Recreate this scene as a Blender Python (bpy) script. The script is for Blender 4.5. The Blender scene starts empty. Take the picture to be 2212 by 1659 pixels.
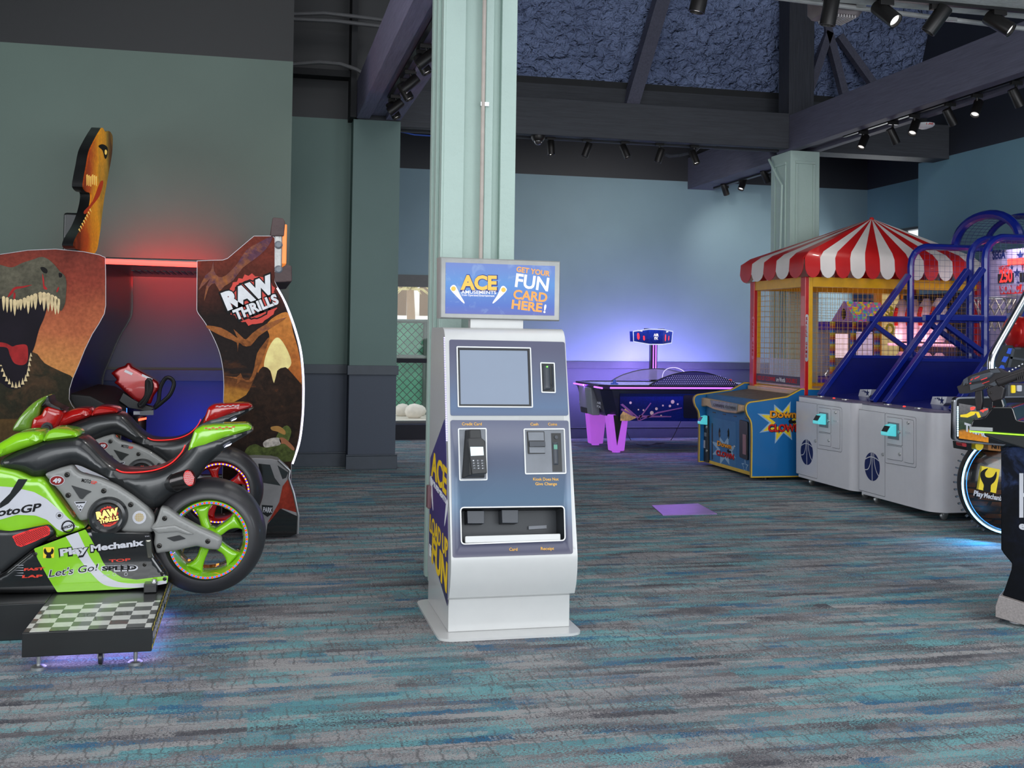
import bpy, bmesh, math, random
import numpy as np
from mathutils import Vector, Matrix
random.seed(7)
R = math.radians
scene = bpy.context.scene
COL = scene.collection

# ---------------------------------------------------------------- camera
FPX, EYE, YAW, PIT, ROL = 2400.0, 1.45, R(13), .026, .014     # focal length in pixels of a 2212 px wide frame
PPX, PPY = 1106.0, 720 - FPX * math.tan(PIT)
CAMROT = Matrix.Rotation(-YAW, 3, 'Z') @ Matrix.Rotation(math.pi / 2 + PIT, 3, 'X') @ Matrix.Rotation(ROL, 3, 'Z')
CAMPOS = Vector((0, 0, EYE))
cd = bpy.data.cameras.new('camera'); cam = bpy.data.objects.new('camera', cd); COL.objects.link(cam)
cd.sensor_width = 36; cd.lens = FPX / 2212 * 36; cd.shift_y = (PPY - 829.5) / 2212
cd.clip_start = .05; cd.clip_end = 200
cam.matrix_world = Matrix.Translation(CAMPOS) @ CAMROT.to_4x4()
scene.camera = cam

# ---------------------------------------------------------------- exposure, sky, large lights
vs = scene.view_settings
vs.view_transform = 'Standard'; vs.look = 'None'; vs.gamma = 1; vs.use_curve_mapping = False
vs.exposure = 0.0
scene.display_settings.display_device = 'sRGB'
w = bpy.data.worlds.new('daylight'); scene.world = w; w.use_nodes = True
bg = w.node_tree.nodes['Background']; bg.inputs[0].default_value = (.86, .93, 1, 1); bg.inputs[1].default_value = 1.5

def lamp(name, kind, loc, energy, color=(1, 1, 1), rot=None, aim=None, **kw):
    d = bpy.data.lights.new(name, kind); o = bpy.data.objects.new(name, d); COL.objects.link(o)
    d.energy = energy; d.color = color; o.location = loc
    if rot: o.rotation_euler = rot
    if aim is not None: o.rotation_euler = (Vector(aim) - Vector(loc)).to_track_quat('-Z', 'Y').to_euler()
    for k, v in kw.items(): setattr(d, k, v)
    return o
# the glazed shop front behind the camera, the corner window, and added lamps
lamp('storefront_daylight', 'AREA', (1.5, -3.2, 2.2), 410, (.95, .98, 1), aim=(2.2, 6, 1.3), shape='RECTANGLE', size=9, size_y=3.4)
lamp('right_side_lamp', 'AREA', (7.9, 1.5, 1.7), 150, (.9, .96, 1), aim=(0, 6, 1.0), shape='RECTANGLE', size=3.5, size_y=2.4)  # soft area lamp before the right wall, where no window is built

lamp('left_fill', 'AREA', (-5.95, 4.5, 1.9), 150, (.95, .98, 1), aim=(0, 5.2, 1.2), shape='RECTANGLE', size=6, size_y=2.6)  # added fill at an unseen opening, brightens left-facing sides
lamp('corner_window_daylight', 'AREA', (8.8, 14.14, 1.95), 35, (.95, .98, 1), aim=(6, 13.6, 1.2), shape='RECTANGLE', size=1.2, size_y=2)
lamp('overhead_fill', 'AREA', (2.6, 3.2, 7.1), 400, (.96, .98, 1), aim=(2.6, 3.4, 0), shape='RECTANGLE', size=8, size_y=7)  # added under the closed ceiling to brighten the floor and tops

# ---------------------------------------------------------------- picture rays -> points in the place
def ray(x, y): return CAMROT @ Vector(((x - PPX) / FPX, -(y - PPY) / FPX, -1))
class PL:
    """a flat plane in the place: origin, right, up; t() reads a traced point on it as plane coordinates"""
    def __init__(s, o, u, v): s.o = Vector(o); s.u = Vector(u).normalized(); s.v = Vector(v).normalized(); s.n = s.u.cross(s.v).normalized()
    def t(s, x, y):
        d = ray(x, y); k = (s.o - CAMPOS).dot(s.n) / d.dot(s.n); p = CAMPOS + d * k - s.o
        return (p.dot(s.u), p.dot(s.v))
    def p(s, a, b, off=0): return s.o + s.u * a + s.v * b + s.n * off
    def tr(s, pts, crop=(0, 0, 1)): return [s.t(crop[0] + x / crop[2], crop[1] + y / crop[2]) for x, y in pts]
    def moved(s, off): return PL(s.o + s.n * off, s.u, s.v)
def YP(y): return PL((0, y, 0), (1, 0, 0), (0, 0, 1))          # wall-like plane facing the camera side (-Y)
def XP(x): return PL((x, 0, 0), (0, -1, 0), (0, 0, 1))         # plane facing -X
def XQ(x): return PL((x, 0, 0), (0, 1, 0), (0, 0, 1))          # plane facing +X
def ZP(z): return PL((0, 0, z), (1, 0, 0), (0, 1, 0))          # plane facing up

# ---------------------------------------------------------------- materials
def S(r, g, b):
    f = lambda c: (c / 255 / 12.92) if c / 255 <= .04045 else ((c / 255 + .055) / 1.055) ** 2.4
    return (f(r), f(g), f(b), 1)
def nn(nt, t, **kw):
    n = nt.nodes.new(t)
    for k, v in kw.items():
        if k.startswith('_'): n.inputs[k[1:]].default_value = v
        else: setattr(n, k, v)
    return n
def ramp(nt, fac, stops, interp='LINEAR'):
    r = nt.nodes.new('ShaderNodeValToRGB'); r.color_ramp.interpolation = interp
    e = r.color_ramp.elements
    while len(e) < len(stops): e.new(.5)
    for el, (p, c) in zip(e, stops): el.position = p; el.color = c
    nt.links.new(fac, r.inputs[0]); return r.outputs[0]
def coords(nt, scale=(1, 1, 1)):
    tc = nt.nodes.new('ShaderNodeTexCoord'); m = nt.nodes.new('ShaderNodeMapping'); m.inputs['Scale'].default_value = scale
    nt.links.new(tc.outputs['Object'], m.inputs[0]); return m.outputs[0]
def noise(nt, vec, scale, detail=4, rough=.55, dist=0):
    n = nn(nt, 'ShaderNodeTexNoise', _Scale=scale, _Detail=detail, _Roughness=rough, _Distortion=dist); nt.links.new(vec, n.inputs['Vector']); return n.outputs['Fac']
def mix(nt, fac, a, b, mode='MIX'):
    m = nt.nodes.new('ShaderNodeMix'); m.data_type = 'RGBA'; m.blend_type = mode
    for i, v in ((0, fac), (6, a), (7, b)):
        if hasattr(v, 'is_output'): nt.links.new(v, m.inputs[i])
        else: m.inputs[i].default_value = v
    return m.outputs[2]
def math_(nt, op, a, b=0.0):
    m = nt.nodes.new('ShaderNodeMath'); m.operation = op
    for i, v in ((0, a), (1, b)):
        if hasattr(v, 'is_output'): nt.links.new(v, m.inputs[i])
        else: m.inputs[i].default_value = v
    return m.outputs[0]
def base(name, rough=.5, metal=0, coat=0, spec=.5):
    m = bpy.data.materials.new(name); m.use_nodes = True; nt = m.node_tree; b = nt.nodes['Principled BSDF']
    b.inputs['Roughness'].default_value = rough; b.inputs['Metallic'].default_value = metal
    b.inputs['Coat Weight'].default_value = coat; b.inputs['Specular IOR Level'].default_value = spec
    return m, nt, b
MATS = {}
def mat(name, col, rough=.5, metal=0, coat=0, var=.08, vs_=14, bump=0, bs=60, es=0, ecol=None, spec=.5):
    """painted / moulded surface: base colour with a faint procedural unevenness, optional bump and glow"""
    if name in MATS: return MATS[name]
    if 'print' in name and not coat: spec, rough = .15, max(rough, .6)      # matt printed film
    m, nt, b = base(name, rough, metal, coat, spec)
    v = coords(nt); f = noise(nt, v, vs_)
    c2 = tuple(min(1, c * (1 - var)) for c in col[:3]) + (1,); c1 = tuple(min(1, c * (1 + var)) for c in col[:3]) + (1,)
    nt.links.new(ramp(nt, f, [(.3, c2), (.7, c1)]), b.inputs['Base Color'])
    if bump:
        bn = nn(nt, 'ShaderNodeBump', _Strength=bump, _Distance=.01); nt.links.new(noise(nt, v, bs, 6), bn.inputs['Height']); nt.links.new(bn.outputs[0], b.inputs['Normal'])
    if es:
        b.inputs['Emission Color'].default_value = ecol or col; b.inputs['Emission Strength'].default_value = es
    MATS[name] = m; return m
def glass(name, tint=(1, 1, 1, 1), rough=.02, fac=.12):
    if name in MATS: return MATS[name]
    m = bpy.data.materials.new(name); m.use_nodes = True; nt = m.node_tree; nt.nodes.clear()
    o = nt.nodes.new('ShaderNodeOutputMaterial'); t = nn(nt, 'ShaderNodeBsdfTransparent', _Color=tint); g = nn(nt, 'ShaderNodeBsdfGlossy', _Roughness=rough)
    x = nt.nodes.new('ShaderNodeMixShader'); fr = nn(nt, 'ShaderNodeLayerWeight', _Blend=.5); a = math_(nt, 'ADD', math_(nt, 'MULTIPLY', math_(nt, 'POWER', fr.outputs['Facing'], 4.0), .35), fac * .12)
    nt.links.new(a, x.inputs[0]); nt.links.new(t.outputs[0], x.inputs[1]); nt.links.new(g.outputs[0], x.inputs[2]); nt.links.new(x.outputs[0], o.inputs[0])
    MATS[name] = m; return m

# ---------------------------------------------------------------- mesh building
def wloc(o):
    v = Vector((0, 0, 0))
    while o is not None: v += o.location; o = o.parent
    return v
class MB:
    def __init__(s): s.bm = bmesh.new(); s.mi = 0; s.words = []
    def face(s, vs_):
        try: f = s.bm.faces.new(vs_); f.material_index = s.mi; return f
        except ValueError: return None
    def box(s, x0, x1, y0, y1, z0, z1):
        v = [s.bm.verts.new((x, y, z)) for x in (x0, x1) for y in (y0, y1) for z in (z0, z1)]
        for q in ((0, 1, 3, 2), (4, 6, 7, 5), (0, 4, 5, 1), (2, 3, 7, 6), (0, 2, 6, 4), (1, 5, 7, 3)): s.face([v[i] for i in q])
        return s
    def loft(s, rings, close=True, cap=True):
        rv = [[s.bm.verts.new(p) for p in r] for r in rings]; n = len(rv[0])
        for a, b in zip(rv, rv[1:]):
            for i in range(n if close else n - 1): s.face([a[i], a[(i + 1) % n], b[(i + 1) % n], b[i]])
        if cap: s.face(rv[0][::-1]); s.face(rv[-1])
        return s
    def prism(s, pl, pts, o0, o1):
        return s.loft([[pl.p(a, b, o0) for a, b in pts], [pl.p(a, b, o1) for a, b in pts]])
    def pillow(s, pl, pts, thick, r, k=5, back=True, h=None):
        """outline lies on the plane; the body swells by r towards the viewer (and away behind), rounded over a rim r wide"""
        from mathutils.geometry import delaunay_2d_cdt
        h = r if h is None else h
        rs = []; step = max(r * .6, 1e-4); per = sum(math.dist(pts[i - 1], pts[i]) for i in range(len(pts))); step = max(step, per / 420)
        for i in range(len(pts)):
            p, c = pts[i], pts[(i + 1) % len(pts)]; m_ = max(1, int(round(math.dist(p, c) / step))) if math.dist(p, c) > step * 1.2 else 1
            rs += [(p[0] + (c[0] - p[0]) * j / m_, p[1] + (c[1] - p[1]) * j / m_) for j in range(m_)]
        ded = []
        for p in rs:
            if not ded or math.dist(p, ded[-1]) > 1e-5: ded.append(p)
        if math.dist(ded[0], ded[-1]) < 1e-5: ded.pop()
        pts = ded
        P = np.array(pts, float); Q = np.roll(P, -1, 0); n = len(P)
        if abs(sum(P[:, 0] * Q[:, 1] - Q[:, 0] * P[:, 1])) < 1e-12: return s
        def dist(X):
            d = Q - P; L = np.maximum((d ** 2).sum(1), 1e-12); w_ = X[:, None, :] - P[None]; t = np.clip((w_ * d).sum(2) / L, 0, 1)
            return np.sqrt((((w_ - t[..., None] * d) ** 2).sum(2))).min(1)
        def inside(X):
            c = np.zeros(len(X), bool)
            for (x0, y0), (x1, y1) in zip(P, Q):
                m = ((y0 > X[:, 1]) != (y1 > X[:, 1])); c ^= m & (X[:, 0] < (x1 - x0) * (X[:, 1] - y0) / ((y1 - y0) or 1e-12) + x0)
            return c
        cand = []
        for i in range(1, k + 1):
            t = i / k * math.pi / 2; di = r * (1 - math.cos(t)); C = np.array(inset_poly(pts, di)); ok = inside(C) & (dist(C) > di * .975); cand += [tuple(c) for c in C[ok]]
        lo, hi = P.min(0), P.max(0); sp_ = max(r * .8, (hi - lo).max() / 40)
        gx, gy = np.meshgrid(np.arange(lo[0], hi[0], sp_), np.arange(lo[1], hi[1], sp_)); Gd = np.stack([gx.ravel(), gy.ravel()], 1)
        if len(Gd): ok = inside(Gd); Gd = Gd[ok]; dd = dist(Gd) if len(Gd) else []; cand += [tuple(g) for g, q in zip(Gd, dd) if q > r * 1.02 + sp_ * .2]
        V, E_, F_, *_r = delaunay_2d_cdt([Vector(p) for p in pts] + [Vector(c) for c in cand], [(i, (i + 1) % n) for i in range(n)], [], 1, 1e-6)
        A = np.array([(v.x, v.y) for v in V]); D = dist(A); D[D < 1e-6] = 0; z = h * np.sqrt(np.clip(1 - (1 - np.minimum(D / r, 1)) ** 2, 0, 1))
        fr = [s.bm.verts.new(pl.p(a, b, q)) for (a, b), q in zip(A, z)]
        bk = [s.bm.verts.new(pl.p(a, b, -thick - (q if back else 0))) for (a, b), q in zip(A, z)]
        cnt = {}
        for f in F_:
            s.face([fr[i] for i in f]); s.face([bk[i] for i in reversed(f)])
            for i in range(len(f)): e = (f[i], f[(i + 1) % len(f)]); cnt[tuple(sorted(e))] = cnt.get(tuple(sorted(e)), 0) + 1
        for (i, j), c in cnt.items():
            if c == 1: s.face([fr[i], fr[j], bk[j], bk[i]])
        return s
    def tube(s, path, r, n=8, closed=False):
        P = [Vector(p) for p in path]; m = len(P); rings = []; prev = None
        for i in range(m):
            a = P[i - 1] if (i > 0 or closed) else P[i]; b = P[(i + 1) % m] if (i < m - 1 or closed) else P[i]
            t = (b - a).normalized()
            if prev is None: up = Vector((0, 0, 1)) if abs(t.z) < .9 else Vector((0, 1, 0)); x = t.cross(up).normalized()
            else: x = (prev - t * prev.dot(t)).normalized()
            prev = x; y = t.cross(x); rr = r[i] if isinstance(r, (list, tuple)) else r
            rings.append([P[i] + (x * math.cos(2 * math.pi * j / n) + y * math.sin(2 * math.pi * j / n)) * rr for j in range(n)])
        if closed: rings.append(rings[0]); return s.loft(rings, cap=False)
        return s.loft(rings)
    def bar(s, p0, p1, w_, h_, up=(0, 0, 1)):
        """rectangular bar between two points"""
        p0 = Vector(p0); p1 = Vector(p1); t = (p1 - p0).normalized(); x = t.cross(Vector(up)).normalized(); y = x.cross(t)
        q = [(-1, -1), (1, -1), (1, 1), (-1, 1)]
        return s.loft([[p + x * (w_ / 2 * a) + y * (h_ / 2 * b) for a, b in q] for p in (p0, p1)])
    def cyl(s, p0, p1, r0, r1=None, n=16):
        return s.tube([p0, p1], [r0, r0 if r1 is None else r1], n)
    def lathe(s, c, axis, prof, n=24, cap=False):
        """profile (offset along axis, radius)"""
        c = Vector(c); a = Vector(axis).normalized(); x = a.cross(Vector((0, 0, 1)) if abs(a.z) < .9 else Vector((0, 1, 0))).normalized(); y = a.cross(x)
        return s.loft([[c + a * o + (x * math.cos(2 * math.pi * j / n) + y * math.sin(2 * math.pi * j / n)) * max(r, 1e-4) for j in range(n)] for o, r in prof], cap=cap)
    def sphere(s, c, r, n=12, m=8, sq=(1, 1, 1)):
        c = Vector(c); rings = []
        for i in range(m + 1):
            t = math.pi * i / m; rr = max(math.sin(t), 1e-3)
            rings.append([c + Vector((sq[0] * r * rr * math.cos(2 * math.pi * j / n), sq[1] * r * rr * math.sin(2 * math.pi * j / n), sq[2] * r * math.cos(t))) for j in range(n)])
        return s.loft(rings)
    def build(s, name, m, parent=None, bevel=0, seg=2, angle=35, recalc=True):
        bm = s.bm
        if s.words and (len(s.words) > 1 or s.words[0] != (0, len(bm.faces))):
            bm.faces.ensure_lookup_table(); bm.verts.index_update(); groups = []; used = set()
            for i0, i1 in s.words: groups.append(list(range(i0, i1))); used.update(range(i0, i1))
            rest = [i for i in range(len(bm.faces)) if i not in used]
            if rest: groups.append(rest)
            out = None
            for g in groups:
                q = MB(); mp_ = {}
                for i in g:
                    f = bm.faces[i]; q.mi = f.material_index
                    for v in f.verts:
                        if v.index not in mp_: mp_[v.index] = q.bm.verts.new(v.co)
                    q.face([mp_[v.index] for v in f.verts])
                o = q.build(name if g is not (rest or None) else name.replace('lettering', 'mark'), m, parent, bevel, seg, angle, recalc); out = out or o
            bm.free(); return out
        if recalc: bmesh.ops.recalc_face_normals(bm, faces=bm.faces[:])
        off = wloc(parent) if parent else Vector((0, 0, 0))
        if parent is None:
            pass
        for v in bm.verts: v.co -= off
        ca = R(angle)
        for f in bm.faces: f.smooth = True
        for e in bm.edges:
            if len(e.link_faces) != 2 or e.calc_face_angle(0) > ca: e.smooth = False
        me = bpy.data.meshes.new(name); bm.to_mesh(me); bm.free()
        for q in (m if isinstance(m, (list, tuple)) else [m]): me.materials.append(q)
        o = bpy.data.objects.new(name, me); COL.objects.link(o)
        if parent: o.parent = parent
        if bevel:
            b = o.modifiers.new('bevel', 'BEVEL'); b.width = bevel; b.segments = seg; b.limit_method = 'ANGLE'; b.angle_limit = R(40); b.harden_normals = True
        return o
def inset_poly(pts, d):
    if abs(d) < 1e-7: return list(pts)
    n = len(pts); A = sum(pts[i][0] * pts[(i + 1) % n][1] - pts[(i + 1) % n][0] * pts[i][1] for i in range(n)); sg = 1 if A > 0 else -1
    out = []
    for i in range(n):
        p, c, q = pts[i - 1], pts[i], pts[(i + 1) % n]
        def nrm(a, b):
            dx, dy = b[0] - a[0], b[1] - a[1]; L = math.hypot(dx, dy) or 1e-9; return (-dy / L * sg, dx / L * sg)
        n1, n2 = nrm(p, c), nrm(c, q); bx, by = n1[0] + n2[0], n1[1] + n2[1]; L = math.hypot(bx, by) or 1e-9; bx /= L; by /= L
        k = d / max(.55, bx * n1[0] + by * n1[1]); out.append((c[0] + bx * k, c[1] + by * k))
    return out
def smooth(pts, n=5, closed=True, sharp=()):
    """Catmull-Rom through the points; indices in sharp stay corners"""
    out = []; m = len(pts)
    for i in range(m if closed else m - 1):
        p1, p2 = pts[i], pts[(i + 1) % m]; p0 = pts[i - 1] if (closed or i > 0) else p1; p3 = pts[(i + 2) % m] if (closed or i < m - 2) else p2
        if i in sharp: p0 = p1
        if (i + 1) % m in sharp: p3 = p2
        for k in range(n):
            t = k / n; out.append(tuple(.5 * (2 * p1[j] + (p2[j] - p0[j]) * t + (2 * p0[j] - 5 * p1[j] + 4 * p2[j] - p3[j]) * t * t + (3 * p1[j] - p0[j] - 3 * p2[j] + p3[j]) * t ** 3) for j in range(len(p1))))
    if not closed: out.append(tuple(pts[-1]))
    return out
def rrect(a0, b0, a1, b1, r, n=4):
    out = []
    for cx, cy, s0 in ((a1 - r, b1 - r, 0), (a0 + r, b1 - r, 90), (a0 + r, b0 + r, 180), (a1 - r, b0 + r, 270)):
        for i in range(n + 1): t = R(s0 + 90 * i / n); out.append((cx + r * math.cos(t), cy + r * math.sin(t)))
    return out
def rpoly(pts, r, n=4):
    """polygon with rounded corners"""
    out = []; m = len(pts)
    for i in range(m):
        p, c, q = Vector(pts[i - 1]), Vector(pts[i]), Vector(pts[(i + 1) % m]); d1 = (p - c); d2 = (q - c); k = min(r, d1.length * .45, d2.length * .45)
        a = c + d1.normalized() * k; b = c + d2.normalized() * k
        for j in range(n + 1): t = j / n; v = a * (1 - t) ** 2 + c * 2 * t * (1 - t) + b * t * t; out.append((v.x, v.y))
    return out
def circ(c, r, n=24, ry=None): return [(c[0] + r * math.cos(2 * math.pi * i / n), c[1] + (ry or r) * math.sin(2 * math.pi * i / n)) for i in range(n)]
def burst(c, r0, r1, k, rot=0, jit=0, sq=1, seed=1):
    rn = random.Random(seed); out = []
    for i in range(2 * k):
        t = rot + math.pi * i / k; r = (r1 if i % 2 == 0 else r0) * (1 + jit * rn.uniform(-1, 1)); out.append((c[0] + r * math.cos(t), c[1] + sq * r * math.sin(t)))
    return out
def star(c, r, rot=math.pi / 2): return burst(c, r * .42, r, 5, rot)

def thing(name, label, cat, loc, group=None):
    o = bpy.data.objects.new(name, None); COL.objects.link(o); o.location = loc; o.empty_display_size = .1
    tag(o, label, cat, group); return o
def tag(o, label, cat, group=None):
    o['label'] = label; o['category'] = cat
    if group: o['group'] = group
    return o
def struct(o): o['kind'] = 'structure'; return o
def dup(root, delta, label=None, rotz=None):
    def rec(o, par):
        c = o.copy(); COL.objects.link(c); c.parent = par
        for ch in o.children: rec(ch, c)
        return c
    c = rec(root, None); c.location = root.location + Vector(delta)
    if label: c['label'] = label
    return c
def plate(pl, pts, o0, o1, name, m, parent, **kw): return MB().prism(pl, pts, o0, o1).build(name, m, parent, **kw)

def bolt(parent, p, d, r, m):
    return MB().lathe(p, d, [(0, r), (r * .45, r * .92), (r * .6, r * .45), (r * .25, 0)], 12).build('bolt', m, parent)
_txt = {}
def text_mesh(s, bold):
    cu = bpy.data.curves.new('lettering', 'FONT'); cu.body = s; cu.resolution_u = 3; cu.offset = bold; cu.extrude = .02
    o = bpy.data.objects.new('lettering', cu); COL.objects.link(o)
    dg = bpy.context.evaluated_depsgraph_get(); dg.update(); me = bpy.data.meshes.new_from_object(o.evaluated_get(dg))
    v = np.zeros(len(me.vertices) * 3); me.vertices.foreach_get('co', v); v = v.reshape(-1, 3)
    fs = [tuple(p.vertices) for p in me.polygons]
    bpy.data.objects.remove(o); bpy.data.curves.remove(cu); bpy.data.meshes.remove(me); return v, fs
def letters(mb, pl, s, A, B, h, off=.002, bold=0.0, shear=0, arc=0, thick=.0012, vert=None):
    """flat lettering s on plane pl from baseline point A to B (plane coordinates), tallest letter h high"""
    if (s, bold) not in _txt: _txt[(s, bold)] = text_mesh(s, bold)
    v, fs = _txt[(s, bold)]
    x0, x1 = v[:, 0].min(), v[:, 0].max(); y1 = v[:, 1].max()
    if y1 <= 0: y1 = .7
    A = Vector(A); B = Vector(B); d = (B - A); L = d.length; d.normalize(); up = Vector((-d.y, d.x)) if vert is None else Vector(vert).normalized()
    vv = []
    for x, y, z in v:
        t = (x - x0) / (x1 - x0); q = A + d * (t * L + shear * y / y1 * h) + up * (y / y1 * h + arc * 4 * t * (1 - t))
        vv.append(mb.bm.verts.new(pl.p(q.x, q.y, off + (thick if z > 0 else 0))))
    n0 = len(mb.bm.faces)
    for f in fs: mb.face([vv[i] for i in f])
    mb.words.append((n0, len(mb.bm.faces))); return mb
def words(pl, s, A, B, h, name, m, parent, **kw): return letters(MB(), pl, s, A, B, h, **kw).build(name, m, parent)

# ================================================================ surfaces of the room
def paint(name, zt, zw=None, up=S(40, 42, 48), mid=S(122, 148, 158), low=S(62, 70, 86), rough=.55):
    """wall paint in bands: slate dado below zw, sea-green field, near-black above zt"""
    m, nt, b = base(name, rough)
    v = coords(nt); sp = nt.nodes.new('ShaderNodeSeparateXYZ'); nt.links.new(v, sp.inputs[0])
    f = noise(nt, v, 1.3, 3); c = ramp(nt, f, [(.3, tuple(x * .95 for x in mid[:3]) + (1,)), (.7, tuple(x * 1.05 for x in mid[:3]) + (1,))])
    c = mix(nt, math_(nt, 'GREATER_THAN', sp.outputs[2], zt), c, up)
    if zw: c = mix(nt, math_(nt, 'LESS_THAN', sp.outputs[2], zw), c, low)
    nt.links.new(c, b.inputs['Base Color'])
    bn = nn(nt, 'ShaderNodeBump', _Strength=.12, _Distance=.004); nt.links.new(noise(nt, v, 120, 3), bn.inputs['Height']); nt.links.new(bn.outputs[0], b.inputs['Normal'])
    return m
def carpet():
    m, nt, b = base('carpet_planks', .95, spec=.1)
    v = coords(nt); sp = nt.nodes.new('ShaderNodeSeparateXYZ'); nt.links.new(v, sp.inputs[0])
    # ragged displacement of the pattern so that streak edges break up into tufts
    fine = noise(nt, coords(nt, (1, 1.6, 1)), 95, 2, .7); fineb = math_(nt, 'SUBTRACT', fine, .5)
    def vm(op, a, b_):
        n = nt.nodes.new('ShaderNodeVectorMath'); n.operation = op
        for i, q in enumerate((a, b_)):
            if hasattr(q, 'is_output'): nt.links.new(q, n.inputs[i])
            else: n.inputs[i].default_value = q
        return n.outputs[0]
    nz0 = nn(nt, 'ShaderNodeTexNoise', _Scale=38, _Detail=4, _Roughness=.75); nt.links.new(v, nz0.inputs['Vector'])
    ragged = vm('ADD', v, vm('MULTIPLY', vm('SUBTRACT', nz0.outputs['Color'], (.5, .5, .5)), (.09, .06, 0)))
    cell = vm('SNAP', ragged, (.085, .05, 10.0)); plank = vm('SNAP', v, (1.02, .26, 10.0))
    wn = nt.nodes.new('ShaderNodeTexWhiteNoise'); wn.noise_dimensions = '2D'; nt.links.new(plank, wn.inputs['Vector']); wsp = nt.nodes.new('ShaderNodeSeparateColor'); nt.links.new(wn.outputs['Color'], wsp.inputs[0]); wch = [math_(nt, 'MULTIPLY', math_(nt, 'SUBTRACT', q, .5), .09) for q in wsp.outputs[:3]]
    vmix = vm('ADD', vm('MULTIPLY', ragged, (.25, .25, 1)), vm('MULTIPLY', cell, (.75, .75, 0)))
    kch = [0]
    def sn(sx, sy, off, det, rg, amt):
        kch[0] += 1
        mp = nt.nodes.new('ShaderNodeMapping'); mp.inputs['Scale'].default_value = (sx, sy, 1); mp.inputs['Location'].default_value = (off, off * 1.7, 0)
        nt.links.new(vmix, mp.inputs[0]); return math_(nt, 'ADD', math_(nt, 'ADD', noise(nt, mp.outputs[0], 1, det, rg), wch[kch[0] % 3]), math_(nt, 'MULTIPLY', fineb, amt))
    g = S(124, 120, 123); dk = S(82, 82, 88); pale = S(164, 162, 162); tq = S(100, 150, 157); bl = S(58, 110, 144); lt = S(118, 170, 174)
    a = sn(1.4, 9, 3.1, 5, .62, .85)
    c = ramp(nt, a, [(0, dk), (.34, dk), (.385, g), (.505, g), (.535, pale), (.60, pale), (.63, g), (.7, g)], 'LINEAR')
    t = sn(1.6, 7.5, 11.3, 4, .6, .85)
    c = mix(nt, ramp(nt, t, [(.535, (0, 0, 0, 1)), (.565, (1, 1, 1, 1))]), c, tq)
    t2 = sn(1.8, 10, 27.9, 4, .6, .85)
    c = mix(nt, ramp(nt, t2, [(.58, (0, 0, 0, 1)), (.61, (1, 1, 1, 1))]), c, bl)
    t3 = sn(1.5, 11, 41.2, 4, .6, .85)
    c = mix(nt, ramp(nt, t3, [(.615, (0, 0, 0, 1)), (.65, (1, 1, 1, 1))]), c, dk)
    t5 = sn(1.3, 10, 91.2, 4, .6, .5)
    c = mix(nt, ramp(nt, t5, [(.575, (0, 0, 0, 1)), (.60, (1, 1, 1, 1))]), c, pale)
    t4 = sn(1.3, 9, 55.2, 4, .6, .85)
    c = mix(nt, ramp(nt, t4, [(.60, (0, 0, 0, 1)), (.63, (1, 1, 1, 1))]), c, lt)
    # cobble-like cells in patches
    wob = nt.nodes.new('ShaderNodeVectorMath'); wob.operation = 'ADD'
    nz = nn(nt, 'ShaderNodeTexNoise', _Scale=9, _Detail=3); nt.links.new(v, nz.inputs['Vector'])
    sc = nt.nodes.new('ShaderNodeVectorMath'); sc.operation = 'SCALE'; sc.inputs['Scale'].default_value = .05; nt.links.new(nz.outputs['Color'], sc.inputs[0])
    nt.links.new(v, wob.inputs[0]); nt.links.new(sc.outputs[0], wob.inputs[1])
    br = nn(nt, 'ShaderNodeTexBrick', _Scale=1, **{'_Brick Width': .085, '_Row Height': .13, '_Mortar Size': .0058, '_Mortar Smooth': .8}); br.offset = .37
    nt.links.new(vm('ADD', wob.outputs[0], vm('MULTIPLY', vm('SUBTRACT', nz0.outputs['Color'], (.5, .5, .5)), (.035, .05, 0))), br.inputs['Vector'])
    area = ramp(nt, sn(.9, 3.5, 71, 3, .5, .25), [(.45, (0, 0, 0, 1)), (.52, (1, 1, 1, 1))])
    c = mix(nt, math_(nt, 'MULTIPLY', math_(nt, 'MULTIPLY', br.outputs['Fac'], area), .7), c, S(96, 95, 98))
    sp2 = noise(nt, v, 330, 2, .8)
    c = mix(nt, 1.0, c, ramp(nt, sp2, [(.3, (.55, .55, .56, 1)), (.72, (1.25, 1.25, 1.25, 1))]), 'MULTIPLY')
    nt.links.new(c, b.inputs['Base Color'])
    bn = nn(nt, 'ShaderNodeBump', _Strength=.5, _Distance=.006); nt.links.new(noise(nt, v, 420, 2), bn.inputs['Height']); nt.links.new(bn.outputs[0], b.inputs['Normal'])
    return m
def foam():
    m, nt, b = base('spray_foam', .85, spec=.2)
    v = coords(nt); f1 = noise(nt, coords(nt, (1, 1, 1.3)), 8, 3, .55, .5); f2 = noise(nt, v, 1.6, 3)
    nt.links.new(ramp(nt, f2, [(.3, S(100, 112, 146)), (.7, S(132, 146, 184))]), b.inputs['Base Color'])
    bn = nn(nt, 'ShaderNodeBump', _Strength=1.0, _Distance=.22); nt.links.new(f1, bn.inputs['Height'])
    bn2 = nn(nt, 'ShaderNodeBump', _Strength=.6, _Distance=.03); nt.links.new(noise(nt, v, 17, 2), bn2.inputs['Height']); nt.links.new(bn.outputs[0], bn2.inputs['Normal'])
    nt.links.new(bn2.outputs[0], b.inputs['Normal']); return m
def timber(name, col, gx=(1, 1, 1)):
    m, nt, b = base(name, .6, spec=.3)
    v = coords(nt, gx); f = noise(nt, v, 6, 6, .6, .4)
    nt.links.new(ramp(nt, f, [(.3, tuple(c * .8 for c in col[:3]) + (1,)), (.7, tuple(c * 1.15 for c in col[:3]) + (1,))]), b.inputs['Base Color'])
    bn = nn(nt, 'ShaderNodeBump', _Strength=.5, _Distance=.012); nt.links.new(f, bn.inputs['Height']); nt.links.new(bn.outputs[0], b.inputs['Normal']); return m
M_carpet = carpet(); M_foam = foam()
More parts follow.
